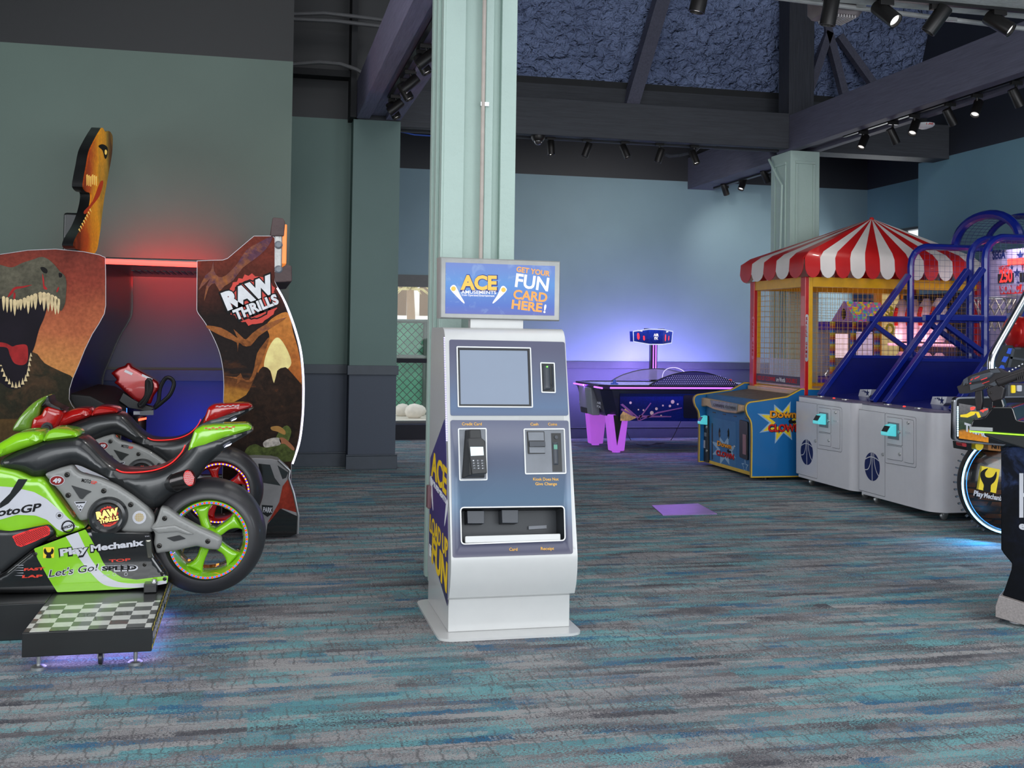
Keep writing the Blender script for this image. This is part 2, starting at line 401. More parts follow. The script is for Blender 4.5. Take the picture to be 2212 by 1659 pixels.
M_beam = timber('dark_stained_timber_across', S(56, 58, 64), (.5, 8, 8)); M_beamY = timber('dark_stained_timber_along_lit', S(84, 84, 100), (8, .5, 8)); M_beamV = timber('dark_stained_timber_upright', S(52, 54, 62), (8, 8, .5))  # lengthwise timber coloured lighter to imitate bounce light on undersides
M_blackceil = mat('black_ceiling_paint', S(34, 35, 38), .8); M_dado = mat('slate_trim_paint', S(58, 66, 78), .45)
M_colpaint = mat('mint_column_paint', S(172, 192, 184), .6, var=.025, vs_=3, bump=.5, bs=26)
M_frame = mat('dark_window_frame', S(70, 70, 70), .4); M_pane = glass('window_glass')

def slab(name, m, *bx): return struct(MB().box(*bx).build(name, m))
ZB = 3.66
slab('floor', M_carpet, -6, 9.05, -4, 15.1, -.1, 0)
# back wall with the window beside the column
wm = paint('wall_paint_back', ZB, 1.075)  # paler, bluer field colour includes the violet LED glow on this wall
mb = MB(); wx0, wx1, wz0, wz1 = 1.5, 3.2, .22, 2.22
for bx in ((1.47, wx0, 14.91, 15.1, 0, 4.4), (wx1, 9.05, 14.91, 15.1, 0, 4.4), (wx0, wx1, 14.91, 15.1, 0, wz0), (wx0, wx1, 14.91, 15.1, wz1, 4.4)): mb.box(*bx)
struct(mb.build('wall_back', wm))
zl = PL((0, 10.15, 0), (1, 0, 0), (0, 0, 1)); zband = (zl.t(0, 85)[1] + zl.t(630, 138)[1]) / 2; xle = zl.t(630, 300)[0]
wl = paint('wall_paint_left', zband, 1.09, up=S(19, 20, 23), mid=S(80, 97, 89))
slab('wall_left', wl, -6, xle, 10.15, 10.4, 0, 7.4)
wr = paint('wall_paint_recess', 3.735, 1.09, mid=S(90, 114, 108), up=S(34, 35, 39))
slab('wall_recess', wr, xle - .02, 1.47, 12.05, 12.3, 0, 7.4)
mb = MB()
for bx in ((-6.2, -6, -4, 1.0, 0, 7.4), (-6.2, -6, 8.0, 10.4, 0, 7.4), (-6.2, -6, 1.0, 8.0, 0, .5), (-6.2, -6, 1.0, 8.0, 3.2, 7.4)): mb.box(*bx)
struct(mb.build('wall_side', wl))  # opening put into the unseen wall to let more light in
slab('wall_link', wr, xle - .25, xle - .02, 10.4, 12.3, 0, 7.4)
PX0, PX1 = .972, 1.47
slab('wall_pilaster', paint('wall_paint_pilaster', 3.69, 1.09, mid=S(92, 116, 112)), PX0, PX1, 11.77, 12.05, 0, 3.69)
wr2 = paint('wall_paint_right', ZB, 1.075, mid=S(100, 136, 150), up=S(36, 40, 50))
mb = MB(); wy0, wy1, v0, v1 = 13.5, 14.78, .9, 3.0
for bx in ((8.86, 9.05, 12.44, wy0, 0, 4.4), (8.86, 9.05, wy1, 14.91, 0, 4.4), (8.86, 9.05, wy0, wy1, 0, v0), (8.86, 9.05, wy0, wy1, v1, 4.4)): mb.box(*bx)
struct(mb.build('wall_return', wr2))
slab('wall_right', wr2, 8.1, 8.86, -4, 12.44, 0, 7.4)
# roofs
RY0, RZ0, RS = 12.6, 4.33, 2.6      # foam slope rises towards the camera from the far beam
f_ = lambda y: RZ0 + (RY0 - y) * RS
mb = MB(); yr = 11.42
mb.loft([[(x, RY0, f_(RY0)), (x, yr, f_(yr)), (x, yr, f_(yr) + .2), (x, RY0, f_(RY0) + .3)] for x in (xle - .25, 9.05)]); struct(mb.build('ceiling_slope', M_foam))
slab('ceiling', M_blackceil, -6.2, 9.05, -4, yr, f_(yr), f_(yr) + .2)
slab('ceiling_back', M_blackceil, xle - .25, 9.05, 12.55, 15.1, 4.36, 4.5)
# trims
for i, (x0, x1, y) in enumerate(((wx1 + .0, 8.86, 14.91), (xle, PX0 - .0, 12.05), (PX0 - .02, PX1 + .02, 11.77), (-6, xle, 10.15))):
    zt = 1.075 if y > 14 else 1.09
    struct(MB().box(x0, x1, y - .022, y, zt - .1, zt).build('trim_%d' % (i + 1), M_dado, bevel=.004))
    struct(MB().box(x0, x1, y - .02, y, 0, .14).box(x0, x1, y - .03, y, .14, .155).build('baseboard_%s' % ('back', 'recess', 'pilaster', 'left')[i], M_dado, bevel=.004))
struct(MB().box(wx0, wx1, 14.89, 14.91, 0, .2).build('baseboard_window', M_blackceil))
# windows
def window(name, pl, a0, a1, b0, b1, mull, rails, head=.12):
    fr = MB(); t = .07
    for q in ((a0, a0 + t, b0, b1), (a1 - t, a1, b0, b1), (a0, a1, b0, b0 + .03), (a0, a1, b1 - head, b1)): fr.prism(pl, [(q[0], q[2]), (q[1], q[2]), (q[1], q[3]), (q[0], q[3])], -.1, .012)
    for a in mull: fr.prism(pl, [(a - .03, b0), (a + .03, b0), (a + .03, b1), (a - .03, b1)], -.08, 0)
    o = struct(fr.build(name, M_frame))
    MB().prism(pl, [(a0, b0), (a1, b0), (a1, b1), (a0, b1)], -.05, -.044).build('glass_pane', M_pane, o)
    for b in rails: MB().prism(pl, [(a0, b - .03), (a1, b - .03), (a1, b + .03), (a0, b + .03)], -.08, .02).build('window_rail', M_blackceil, o)
    return o
window('window_1', YP(14.91), wx0, wx1, wz0, wz1, [], [YP(14.91).t(890, 779)[1]], .16)
window('window_2', XP(8.86), -wy1, -wy0, v0, v1, [-14.0, -14.35], [], .035)
# outside the window: deck, screened fence, buildings
M_deck = mat('pale_deck_boards', S(214, 206, 192), .8); M_screen = mat('green_fence_screen', S(120, 196, 160), .9, var=.2, vs_=3); M_wire = mat('galvanised_wire', S(90, 104, 96), .5, .5)
struct(MB().box(-1, 10, 15.1, 17.8, -.1, .12).build('floor_outside', M_deck))
fe = thing('chain_link_fence', 'chain link fence with green privacy screen outside the narrow window', 'fence', (2.8, 18, 0))
fx0, fx1, fz0, fz1 = 1.2, 6.5, .12, YP(18).t(895, 690)[1]
MB().box(fx0, fx1, 18.03, 18.04, fz0, fz1 - .03).build('privacy_screen', M_screen, fe)
mb = MB(); st = .13; hgt = fz1 - fz0
for i in range(-14, int((fx1 - fx0) / st)):
    for sgn in (1, -1):
        a = fx0 + i * st; pts = [(a, fz0), (a + hgt, fz1)] if sgn > 0 else [(a, fz1), (a + hgt, fz0)]
        (xa, za), (xb, zb) = pts
        if xb < fx0 or xa > 4: continue
        mb.tube([(xa, 18, za), (xb, 18, zb)], .006, 4)
mb.build('wire_mesh', M_wire, fe)
for px in (918, 700, 1180): X = YP(18).t(px, 800)[0]; MB().cyl((X, 17.97, 0), (X, 17.97, fz1), .045, n=8).build('fence_post', M_wire, fe)
for z in (fz1 - .03, 1.05): MB().cyl((fx0, 17.95, z), (fx1, 17.95, z), .03, n=8).build('fence_rail', M_wire, fe)
M_conc = mat('white_concrete', S(232, 224, 212), .8)
bd = thing('parking_structure', 'sunlit white building with open balconies beyond the green fence', 'building', (5, 34, 0))
mb = MB().box(-2, 16, 36, 37, 0, 9)
mb.build('rear_wall', mat('shaded_building_wall', S(196, 170, 140), .8), bd)
for z in (1.2, 3.0, 4.9): MB().box(-2, 16, 34, 36, z, z + .75).build('balcony', M_conc, bd)
for x in (3.4, 4.6, 6.1, 7.5): MB().box(x, x + .35, 34.2, 34.6, 0, 9).build('column', M_conc, bd)
pm = thing('palm_tree', 'pale palm tree in front of the white building outside', 'tree', (YP(30).t(886, 640)[0], 30, 0))
x0 = pm.location.x; MB().tube([(x0, 30, 0), (x0 + .05, 30, 1.5), (x0, 30, 2.6)], [.16, .12, .1], 8).build('trunk', mat('palm_trunk', S(150, 124, 96), .9), pm)
mb = MB()
for i in range(26):
    t = 2 * math.pi * i / 26; L = .5 + .3 * ((i * 7) % 5) / 5; e = .9 - .5 * ((i * 3) % 4)
    mb.tube([(x0, 30, 2.6), (x0 + L * .6 * math.cos(t), 30 + L * .6 * math.sin(t), 2.6 + .3 * e + .2), (x0 + L * math.cos(t), 30 + L * math.sin(t), 2.6 + .25 * e)], [.03, .025, .004], 5)
mb.build('fronds', mat('palm_fronds', S(190, 176, 120), .8), pm)
for i, (px, r) in enumerate(((868, .3), (885, .34), (903, .27), (925, .2))):
    x = YP(17.6).t(px, 880)[0]; rk = MB().sphere((x, 17.5 - .42 * (i % 2) , .12 + r * .3), r * .46, 10, 6, (.95, .6, .8)).build('boulder', M_conc)
    tag(rk, ['pale boulder at the far left foot of the screened fence', 'largest pale boulder at the foot of the fence', 'pale boulder right of the largest one by the fence', 'small pale boulder nearest the column by the fence'][i], 'rock', 'boulders along the fence')

# ---------------------------------------------------------------- beams and columns
def beam(name, m, *bx, **kw): return struct(MB().box(*bx).build(name, m, bevel=.006))
beam('trim_5', M_beam, PX1 - .45, 6.0, 11.8, 11.91, 3.64, 4.05); beam('trim_20', M_beam, PX1 - .45, 6.0, 12.06, 12.12, 3.64, 4.05); beam('trim_21', M_beam, PX1 - .45, 6.0, 11.91, 12.06, 3.68, 4.05)                       # far cross beam
beam('trim_6', M_beamY, 6.0, 6.12, -3.9, 12.12, 3.62, 4.03); beam('trim_22', M_beamY, 6.31, 6.4, -3.9, 12.12, 3.62, 4.03); beam('trim_23', M_beamY, 6.12, 6.31, -3.9, 12.12, 3.66, 4.03)                            # long beam on the right
beam('trim_7', M_beamY, 6.0, 6.4, 12.3, 14.91, 3.55, 4.0)
beam('trim_8', M_beam, 6.4, 8.1, 11.8, 12.12, 3.62, 4.03)
M_beamL = timber('underlit_beam_timber', S(128, 124, 150), (8, .5, 8))  # paler violet colour stands in for light on this beam's underside
beam('trim_9', M_beamL, 1.0, 1.14, -3.9, 11.77, 3.7, 4.1); beam('trim_10', M_beamL, 1.31, 1.47, -3.9, 11.77, 3.7, 4.1); beam('trim_11', M_beamL, 1.14, 1.31, -3.9, 11.77, 3.74, 4.1)
M_stucco = mat('pale_stucco_soffit', S(190, 190, 186), .9, bump=.6, bs=40)
beam('trim_12', M_stucco, 1.5, 8.1, 6.3, 6.82, 3.73, 4.15)                             # near cross beam with pale soffit
beam('trim_13', M_beamV, 6.02, 6.34, 11.85, 12.12, 4.03, 6.5)                          # post above the far column
fpl = PL((0, 12.5, 4.33), (1, 0, 0), (0, -1, 2.6)); ra, rb_ = fpl.t(1359, 226), fpl.t(1434, -30)
struct(MB().bar(fpl.p(*ra, .05), fpl.p(*rb_, .05), .16, .16, up=(0, 1, .3)).build('trim_14', M_beamY))
for i, (x, y, x2, y2) in enumerate(((1785, 55, 1826, 215), (1790, 70, 1748, 195), (1812, 78, 1892, 190))):
    Yb = 12.26; A = YP(Yb).t(x, y); B = YP(Yb).t(x2, y2)
    struct(MB().bar((A[0], Yb, A[1]), (B[0], Yb, B[1]), .09, .09, up=(0, 1, 0)).build('trim_%d' % (15 + i), M_beamY))
struct(MB().box(xle - .2, 9.05, 12.5, 12.56, 3.95, 4.37).build('trim_18', M_beam))
# battened column behind the kiosk
C1 = (1.03, 1.437, 6.2, 6.62)
mb = MB().box(C1[0], C1[1], C1[2] + .045, C1[3], 0, 7.4); pl = YP(6.2)
for a, b in ((959, 1003), (1047, 1064), (1081, 1114)):
    xa, xb = pl.t(a, 300)[0], pl.t(b, 300)[0]; mb.box(xa, xb, 6.195, 6.25, 0, 7.4)
for y in (6.2, 6.4, 6.56): mb.box(C1[0] - .02, C1[0], y, y + .07, 0, 7.4)
struct(mb.build('column_1', M_colpaint, bevel=.004))
mb = MB().box(6.02, 6.39, 11.8, 12.3, 0, 3.62)
for q in ((6.08, 6.11, .2, 3.468), (6.3, 6.33, .2, 3.468), (6.08, 6.33, 3.47, 3.5)): mb.box(q[0], q[1], 11.785, 11.8, q[2], q[3])
for q in ((11.9, 11.93, .2, 3.468), (12.17, 12.2, .2, 3.468), (11.9, 12.2, 3.47, 3.5)): mb.box(6.005, 6.02, q[0], q[1], q[2], q[3])
struct(mb.build('column_2', M_colpaint, bevel=.004))
# conduits
M_cond = mat('painted_conduit', S(150, 150, 150), .5); M_conddk = mat('dark_conduit', S(88, 88, 90), .5); M_strap = mat('zinc_strap', S(190, 190, 190), .35, .9); M_condbeige = mat('beige_conduit', S(176, 164, 156), .5)
def pipe(name, path, r, m, label, straps=()):
    t = thing(name, label, 'conduit', path[0]); MB().tube(path, r, 10).build('pipe', m, t)
    for s_ in straps: MB().box(s_[0] - r * 1.25, s_[0] + r * 3, s_[1] - r * 1.2, s_[1] + r * 1.2, s_[2] - .012, s_[2] + .012).build('strap', M_strap, t)
    return t
cx = pl.t(1041, 300)[0]; zs = pl.t(1041, 226)[1]
pipe('conduit', [(cx, 6.183, .0), (cx, 6.183, 7.39)], .0115, M_condbeige, 'thin beige conduit running down the front of the mint column', [(cx, 6.19, zs)])
pb = [(YP(6.84).t(1560, -20)[0], 6.84, YP(6.84).t(1560, -20)[1])] + [(YP(6.84).t(x, y)[0], 6.84, YP(6.84).t(x, y)[1]) for x, y in ((1740, 3), (1980, 33), (2230, 64))]
pipe('conduit', pb, .017, M_cond, 'pale conduit along the edge of the near white soffit', [(YP(6.84).t(x, y)[0], 6.84, YP(6.84).t(x, y)[1]) for x, y in ((1853, 15), (2050, 42))])
yq = YP(11.6)
for pts, lab in (([(612, 31), (700, 28), (770, 36), (835, 44)], 'topmost of the three dark conduits in the black alcove'), ([(612, 40), (720, 45), (835, 58)], 'middle dark conduit in the black alcove, straight'), ([(612, 140), (690, 134), (735, 138), (770, 150), (790, 162)], 'lowest dark conduit in the black alcove, bending down')):
    pipe('conduit', [(yq.t(*q)[0], 11.6, yq.t(*q)[1]) for q in pts], .022, M_conddk, lab)
struct(MB().box(yq.t(762, 60)[0], yq.t(775, 60)[0], 11.7, 12.05, 3.7, 6.5).box(xle, 1.0, 11.85, 12.05, 4.15, 4.22).build('trim_19', M_blackceil))
q = YP(12.09); pipe('conduit', [(q.t(*a)[0], 12.09, q.t(*a)[1]) for a in ((1437, 333), (1446, 337), (1470, 335), (1500, 327), (1512, 316), (1514, 296))], .02, M_beamV, 'short bent conduit under the far beam between two track lights')
q = YP(12.2); pipe('data_cable', [(q.t(*a)[0], 12.2, q.t(*a)[1]) for a in ((864, 284), (895, 291), (938, 294))], .008, mat('blue_cable', S(50, 90, 190), .5), 'thin blue cable sagging under the far beam left of the mint column')
q = XP(5.99); pipe('conduit', [(5.985, -q.t(*a)[0], q.t(*a)[1]) for a in ((1662, 345), (1680, 383), (1690, 400))] + [(5.985, 12.02, 1.0)], .014, M_colpaint, 'mint painted conduit running down the far column')

# ---------------------------------------------------------------- track lighting
M_blk = mat('black_lamp_metal', S(38, 36, 36), .38, .5); M_lens = mat('lit_lamp_lens', S(240, 236, 230), .3, es=.8, ecol=(1, .97, .93, 1)); M_track = mat('black_track', S(30, 30, 32), .4, .3)
def track(name, a, b, label):
    o = MB().bar(a, b, .036, .02).build('lighting_track', M_track); return tag(o, label, 'lighting track')
track('t', (PX1 + .5, 12.0, 3.668), (YP(12.0).t(1548, 327)[0], 12.0, 3.668), 'black lighting track under the far cross beam')
track('t', (6.22, 10.95, 3.648), (6.22, -3, 3.648), 'black lighting track under the long beam on the right')
track('t', (6.28, 14.6, 3.538), (6.28, 12.4, 3.538), 'short black lighting track behind the far column')
track('t', (1.225, 10.75, 3.728), (1.225, 3.0, 3.728), 'black lighting track under the beam left of the mint column')
track('t', (1.6, 6.62, 3.718), (8.0, 6.62, 3.718), 'black lighting track on the pale near soffit')
def track_light(P, zt, aim, label, group, r=.042, L=.165, on=True):
    """P head centre; zt underside of the track above it"""
    P = Vector(P); a = Vector(aim).normalized(); t = thing('track_light', label, 'track light', (P.x, P.y, zt), group)
    MB().box(P.x - .05, P.x + .05, P.y - .02, P.y + .02, zt - .035, zt).build('adapter', M_blk, t, bevel=.003)
    top = P - a * L * .18
    MB().cyl((P.x, P.y, zt - .03), (top.x, top.y, max(top.z, P.z)), .011, n=8).build('stem', M_blk, t)
    MB().lathe(P, a, [(-L / 2, .0), (-L / 2, r * .9), (-L / 2 + .008, r), (L / 2, r), (L / 2, r * .86), (L / 2 - .02, r * .8)], 18).build('can', M_blk, t)
    MB().lathe(P, a, [(L / 2 - .022, 0), (L / 2 - .018, r * .5), (L / 2 - .02, r * .8)], 14).build('lens', M_lens, t)
    return t
q = YP(12.0)
B1L = [((1190, 319), (.05, -.1, -1)), ((1268, 324), (-.35, .05, -1)), ((1350, 327), (.35, -.3, -1)), ((1425, 336), (-.3, .05, -1)), ((1500, 340), (.25, -.35, -1))]
ordn = ['first', 'second', 'third', 'fourth', 'fifth', 'sixth']
for i, (h, a) in enumerate(B1L):
    X, Z = q.t(*h); track_light((X, 12.0, Z), 3.658, a, 'black track light, %s to the right of the dome camera on the far beam' % ordn[i], 'track lights on the far beam')
B2L = [((1865, 306), (-.6, -.3, -1)), ((1929, 294), (.6, .1, -1)), ((1975, 275), (-.6, -.4, -1)), ((2052, 253), (.65, .1, -1)), ((2110, 234), (-.6, -.4, -1)), ((2195, 211), (.55, .0, -1))]
qx = XP(6.22)
for i, (h, a) in enumerate(B2L):
    aY, Z = qx.t(*h); track_light((6.22, -aY, Z), 3.638, a, 'black track light, %s from the far column along the right-hand beam' % ordn[i], 'track lights on the right-hand beam')
qx = XP(6.28)
for i, (h, a) in enumerate((((1566, 409), (.5, .3, -1)), ((1604, 398), (-.5, -.3, -1)), ((1653, 381), (.6, .2, -1)))):
    aY, Z = qx.t(*h); track_light((6.28, -aY, Z), 3.528, a, ['black track light farthest left on the short track behind the far column', 'middle track light on the short track behind the far column', 'track light closest to the far column on the short track'][i], 'track lights behind the far column')
qx = XP(1.27)
for i, (h, a) in enumerate((((850, 224), (.5, -.2, -1)), ((855, 203), (-.9, .2, -.8)), ((876, 181), (.55, -.2, -1)), ((887, 151), (-.9, .1, -.8)), ((913, 122), (.55, -.2, -1)), ((921, 88), (-.9, .1, -.8)))):
    aY, Z = qx.t(*h); track_light((1.27, -aY, min(Z, 3.6)), 3.718, a, 'track light, %s up from the pilaster on the beam left of the mint column' % ordn[i], 'track lights on the left beam', r=.046)
q = YP(6.62)
for i, (h, a) in enumerate((((1512, -8), (-.2, .1, -1)), ((1793, 22), (-.12, .15, -1)), ((1914, 20), (.35, -.75, -.75)), ((2024, 42), (-.5, .35, -.85)), ((2158, 45), (.5, -.6, -.6)))):
    X, Z = q.t(*h); track_light((X, 6.62, min(Z, 3.62)), 3.708, a, ['track light at the top edge left of the rafter, only its end showing', 'pale grey track light hanging in front of the finned floodlight', 'track light on the near soffit facing the camera, next to the floodlight', 'track light on the near soffit turned away to the lower left', 'track light on the near soffit farthest right, facing the camera'][i], 'track lights on the near soffit', r=.052, L=.2)
# dome camera, smoke alarm, floodlight
X, Z = YP(11.87).t(1163, 296); t = thing('dome_camera', 'black dome security camera under the far beam', 'camera', (X, 11.88, 3.64))
MB().lathe((X, 11.88, 3.64), (0, 0, -1), [(0, .08), (.03, .08), (.06, .06), (.06, 0)], 20, cap=False).build('housing', M_blk, t); MB().sphere((X, 11.88, 3.585), .05, 14, 8).build('dome', mat('smoked_dome', S(70, 66, 66), .08, .3, 1), t)
aY, Z = XP(6.40).t(1996, 250); Y = -aY; t = thing('smoke_alarm', 'round white fire alarm on the underside of the right-hand beam', 'alarm', (6.40, Y, 3.62))
MB().box(6.34, 6.4, Y - .05, Y + .05, 3.57, 3.62).build('backbox', M_track, t); M_wht = mat('white_plastic', S(226, 226, 226), .45)
MB().lathe((6.40, Y, 3.575), (0, 0, -1), [(0, .1), (.015, .1), (.03, .085), (.05, .03), (.055, 0)], 22).build('housing', M_wht, t)
words(PL((6.40, Y - .098, 3.563), (math.cos(YAW), -math.sin(YAW), 0), (0, 0, 1)), 'FIRE', (-.035, -.012), (.035, -.012), .018, 'lettering', mat('red_print', S(200, 40, 30), .5), t, bold=.02)
X, Z = YP(7.02).t(1803, 30); t = thing('floodlight', 'finned grey LED floodlight fixed behind the pale near soffit', 'floodlight', (X, 7.02, 3.9))
MB().loft([[(X + a * .16, 7.02 + b * .13, z) for a, b in rrect(-1, -1, 1, 1, .35)] for z in (Z + .14, Z - .0)] + [[(X + a * .14, 7.02 + b * .11, Z - .03) for a, b in rrect(-1, -1, 1, 1, .35)]]).build('housing', mat('brown_grey_casting', S(120, 110, 112), .5, .2), t)
mb = MB()
for i in range(9): mb.box(X - .07 + i * .021, X - .062 + i * .021, 6.92, 7.12, Z - .048, Z - .02)
mb.build('fins', mat('pale_fins', S(190, 184, 184), .5), t)
MB().box(X - .03, X + .03, 6.87, 7.0, Z + .1, Z + .2).build('bracket', M_blk, t)
# spots of the lamps that are on
for i, (P, aim, e) in enumerate((((3.2, 12, 3.5), (3.0, 14.9, 1.9), 170), ((4.05, 12, 3.5), (4.3, 14.9, 2.0), 200), ((4.95, 12, 3.5), (5.6, 14.9, 2.0), 190), ((6.2, 13.8, 3.4), (7.2, 14.9, 2.2), 50), ((6.2, 9.8, 3.45), (4.2, 9, 0), 25), ((6.2, 8.7, 3.45), (4, 7.6, 0), 25),
                                 ((4.1, 6.6, 3.5), (3.0, 5.0, 0), 25), ((5.0, 6.6, 3.5), (6.0, 8.5, .6), 50), ((1.27, 9.5, 3.5), (.1, 10.2, 1.9), 40), ((1.27, 10.2, 3.5), (2.6, 9, 0), 20), ((1.27, 8, 3.5), (-.6, 7.2, .6), 40))):
    lamp('track_lamp', 'SPOT', P, e, (1, .96, .9), aim=aim, spot_size=R(110), spot_blend=1, shadow_soft_size=.04)

# ================================================================ fun card kiosk
def cut(o, mb):
    c = mb.build('cutter', M_blk); md = o.modifiers.new('cut', 'BOOLEAN'); md.operation = 'DIFFERENCE'; md.solver = 'EXACT'; md.object = c
    c.location = -wloc(o) if o.parent else (0, 0, 0)
    loc = c.location.copy(); c.location = (0, 0, 0)
    dg = bpy.context.evaluated_depsgraph_get(); dg.update(); me = bpy.data.meshes.new_from_object(o.evaluated_get(dg))
    o.modifiers.remove(md); old = o.data; o.data = me; bpy.data.objects.remove(c); bpy.data.meshes.remove(old); return o
M_white = mat('white_powder_coat', S(200, 200, 199), .28, coat=.4, var=.015)
M_whitetrim = mat('white_trim', S(228, 228, 228), .35, var=.01)
M_gold = mat('gold_print', S(240, 184, 92), .5); M_goldy = mat('yellow_print', S(236, 196, 40), .5); M_wprint = mat('white_print', S(232, 232, 236), .5)
M_bplast = mat('black_plastic', S(30, 31, 33), .4); M_gplast = mat('grey_plastic', S(118, 122, 130), .4); M_mid = mat('charcoal_plastic', S(62, 66, 74), .4)
M_screen = mat('kiosk_screen', S(128, 140, 160), .08, coat=1, var=.03, vs_=3)  # pale colour stands in for a window mirrored in the dark glass
def zgrad(name, stops, z0, z1, rough=.35, es=0):
    m, nt, b = base(name, rough); sp = nt.nodes.new('ShaderNodeSeparateXYZ'); nt.links.new(coords(nt), sp.inputs[0])
    mr = nn(nt, 'ShaderNodeMapRange', **{'_From Min': z0, '_From Max': z1}); nt.links.new(sp.outputs[2], mr.inputs['Value'])
    c = ramp(nt, mr.outputs[0], stops); nt.links.new(c, b.inputs['Base Color'])
    if es: nt.links.new(c, b.inputs['Emission Color']); b.inputs['Emission Strength'].default_value = es
    return m
K = thing('card_kiosk', 'white self-service card kiosk with blue fascia and lit sign in front of the mint column', 'kiosk', (1.23, 5.55, 0))
KX0, KX1 = .925, 1.548
MB().loft([[(a, b, z) for a, b in rpoly([(.868, 5.17), (1.572, 5.17), (1.572, 5.97), (.868, 5.97)], .08, 5)] for z in (0, .012)]).build('base_plate', M_white, K)
MB().box(.93, 1.535, 5.295, 5.93, .012, .2).build('plinth', M_white, K, bevel=.004)
prof = [(5.93, .17), (5.30, .165), (5.255, .185), (5.228, .24), (5.213, .31), (5.212, .37), (5.218, .40), (5.478, 1.405), (5.49, 1.435), (5.515, 1.462), (5.55, 1.475), (5.90, 1.475), (5.93, 1.44)]
KP = PL((0, 0, 0), (0, 1, 0), (0, 0, 1))     # side view
body = MB().prism(KP, prof, KX0, KX1).build('body', M_white, K)
FP = PL((0, 5.218, .40), (1, 0, 0), (0, .26, 1.005)); Z5 = (900, 520, 3.77); Z6 = (880, 880, 3.0714)
up = rpoly(FP.tr([(265, 805), (1205, 825), (1235, 1425), (275, 1425)], Z5), .012)
lo = rpoly(FP.tr([(285, 85), (1068, 88), (1098, 972), (300, 998)], Z6), .012)
tray = rpoly(FP.tr([(354, 668), (1036, 660), (1042, 880), (360, 905)], Z6), .016)
zb = K.location.z
g1 = zgrad('fascia_print_upper', [(0, S(80, 82, 108)), (.3, S(84, 106, 138)), (.7, S(88, 94, 118)), (1, S(82, 82, 106))], .96, 1.37)
g2 = zgrad('fascia_print_lower', [(0, S(80, 78, 98)), (.2, S(92, 96, 118)), (.45, S(114, 138, 164)), (.75, S(102, 110, 132)), (1, S(90, 94, 118))], .38, .95)
plate(FP, up, 0, .003, 'upper_fascia', g1, K, bevel=.001)
lf = plate(FP, lo, -.004, .003, 'lower_fascia', g2, K)
cutm = lambda: MB().prism(FP, tray, -.14, .05)
cut(body, cutm()); cut(lf, cutm())
mb = MB(); r1 = inset_poly(tray, .001)
rings = [[FP.p(a, b, o) for a, b in r1] for o in (.004, -.135)] + [[FP.p(a, b, -.13) for a, b in inset_poly(tray, .004)], [FP.p(a, b, .004) for a, b in inset_poly(tray, .004)]]
mb.loft(rings, cap=False); mb.face([mb.bm.verts.new(FP.p(a, b, -.131)) for a, b in r1])
tl = mb.build('card_tray', mat('tray_lining', S(44, 48, 54), .45), K)
def band(pl, poly, wd, o0, o1): return MB().loft([[pl.p(a, b, o0) for a, b in poly], [pl.p(a, b, o1) for a, b in poly], [pl.p(a, b, o1) for a, b in inset_poly(poly, wd)], [pl.p(a, b, o0) for a, b in inset_poly(poly, wd)]], cap=False)
band(FP, inset_poly(tray, -.005), .006, .0, .007).build('tray_frame', M_whitetrim, tl)
for a, b in (((408, 678), (525, 765)), ((640, 672), (752, 762))):
    p = FP.tr([a, (b[0], a[1]), b, (a[0] + 4, b[1])], Z6); MB().prism(FP, p, -.13, -.05).build('card_dispenser', M_mid, tl, bevel=.003)
MB().prism(FP, FP.tr([(842, 775), (963, 768), (963, 790), (842, 797)], Z6), -.13, -.115).build('receipt_slot', M_gplast, tl)
MB().prism(FP, rpoly(FP.tr([(383, 855), (1015, 838), (1015, 885), (383, 900)], Z6), .006), -.02, .002).build('tray_lip', M_white, tl, bevel=.002)
# screen
scr = rpoly(FP.tr([(322, 862), (928, 872), (945, 1362), (333, 1358)], Z5), .006)
sc = band(FP, scr, .006, .002, .009).build('screen_frame', M_whitetrim, K)
s2 = FP.tr([(334, 876), (916, 884), (930, 1350), (342, 1348)], Z5)
band(FP, s2, .009, .0035, .0065).build('screen_bezel', M_bplast, sc)
plate(FP, FP.tr([(343, 892), (898, 897), (914, 1348), (348, 1340)], Z5), .003, .005, 'screen', M_screen, sc)
# card reader on the right
cr_ = rpoly(FP.tr([(1003, 992), (1122, 995), (1131, 1243), (1013, 1240)], Z5), .006)
cr_o = band(FP, cr_, .006, .002, .008).build('reader_frame', M_whitetrim, K)
plate(FP, inset_poly(cr_, .006), .003, .004, 'reader_recess', M_bplast, cr_o)
MB().pillow(FP, rpoly(FP.tr([(1024, 1018), (1084, 1012), (1092, 1215), (1030, 1222)], Z5), .006), .0, .016, back=False).build('reader_body', M_mid, cr_o)
MB().pillow(FP, rpoly(FP.tr([(1096, 1016), (1112, 1018), (1118, 1222), (1098, 1215)], Z5), .003), .0, .012, back=False).build('reader_cheek', M_mid, cr_o)
c = FP.t(900 + 1056 / 3.77, 520 + 1032 / 3.77); MB().lathe(FP.p(*c, .017), FP.n, [(0, .004), (.004, .003), (.005, 0)], 10).build('power_light', mat('green_led', S(90, 255, 60), .4, es=4), cr_o)
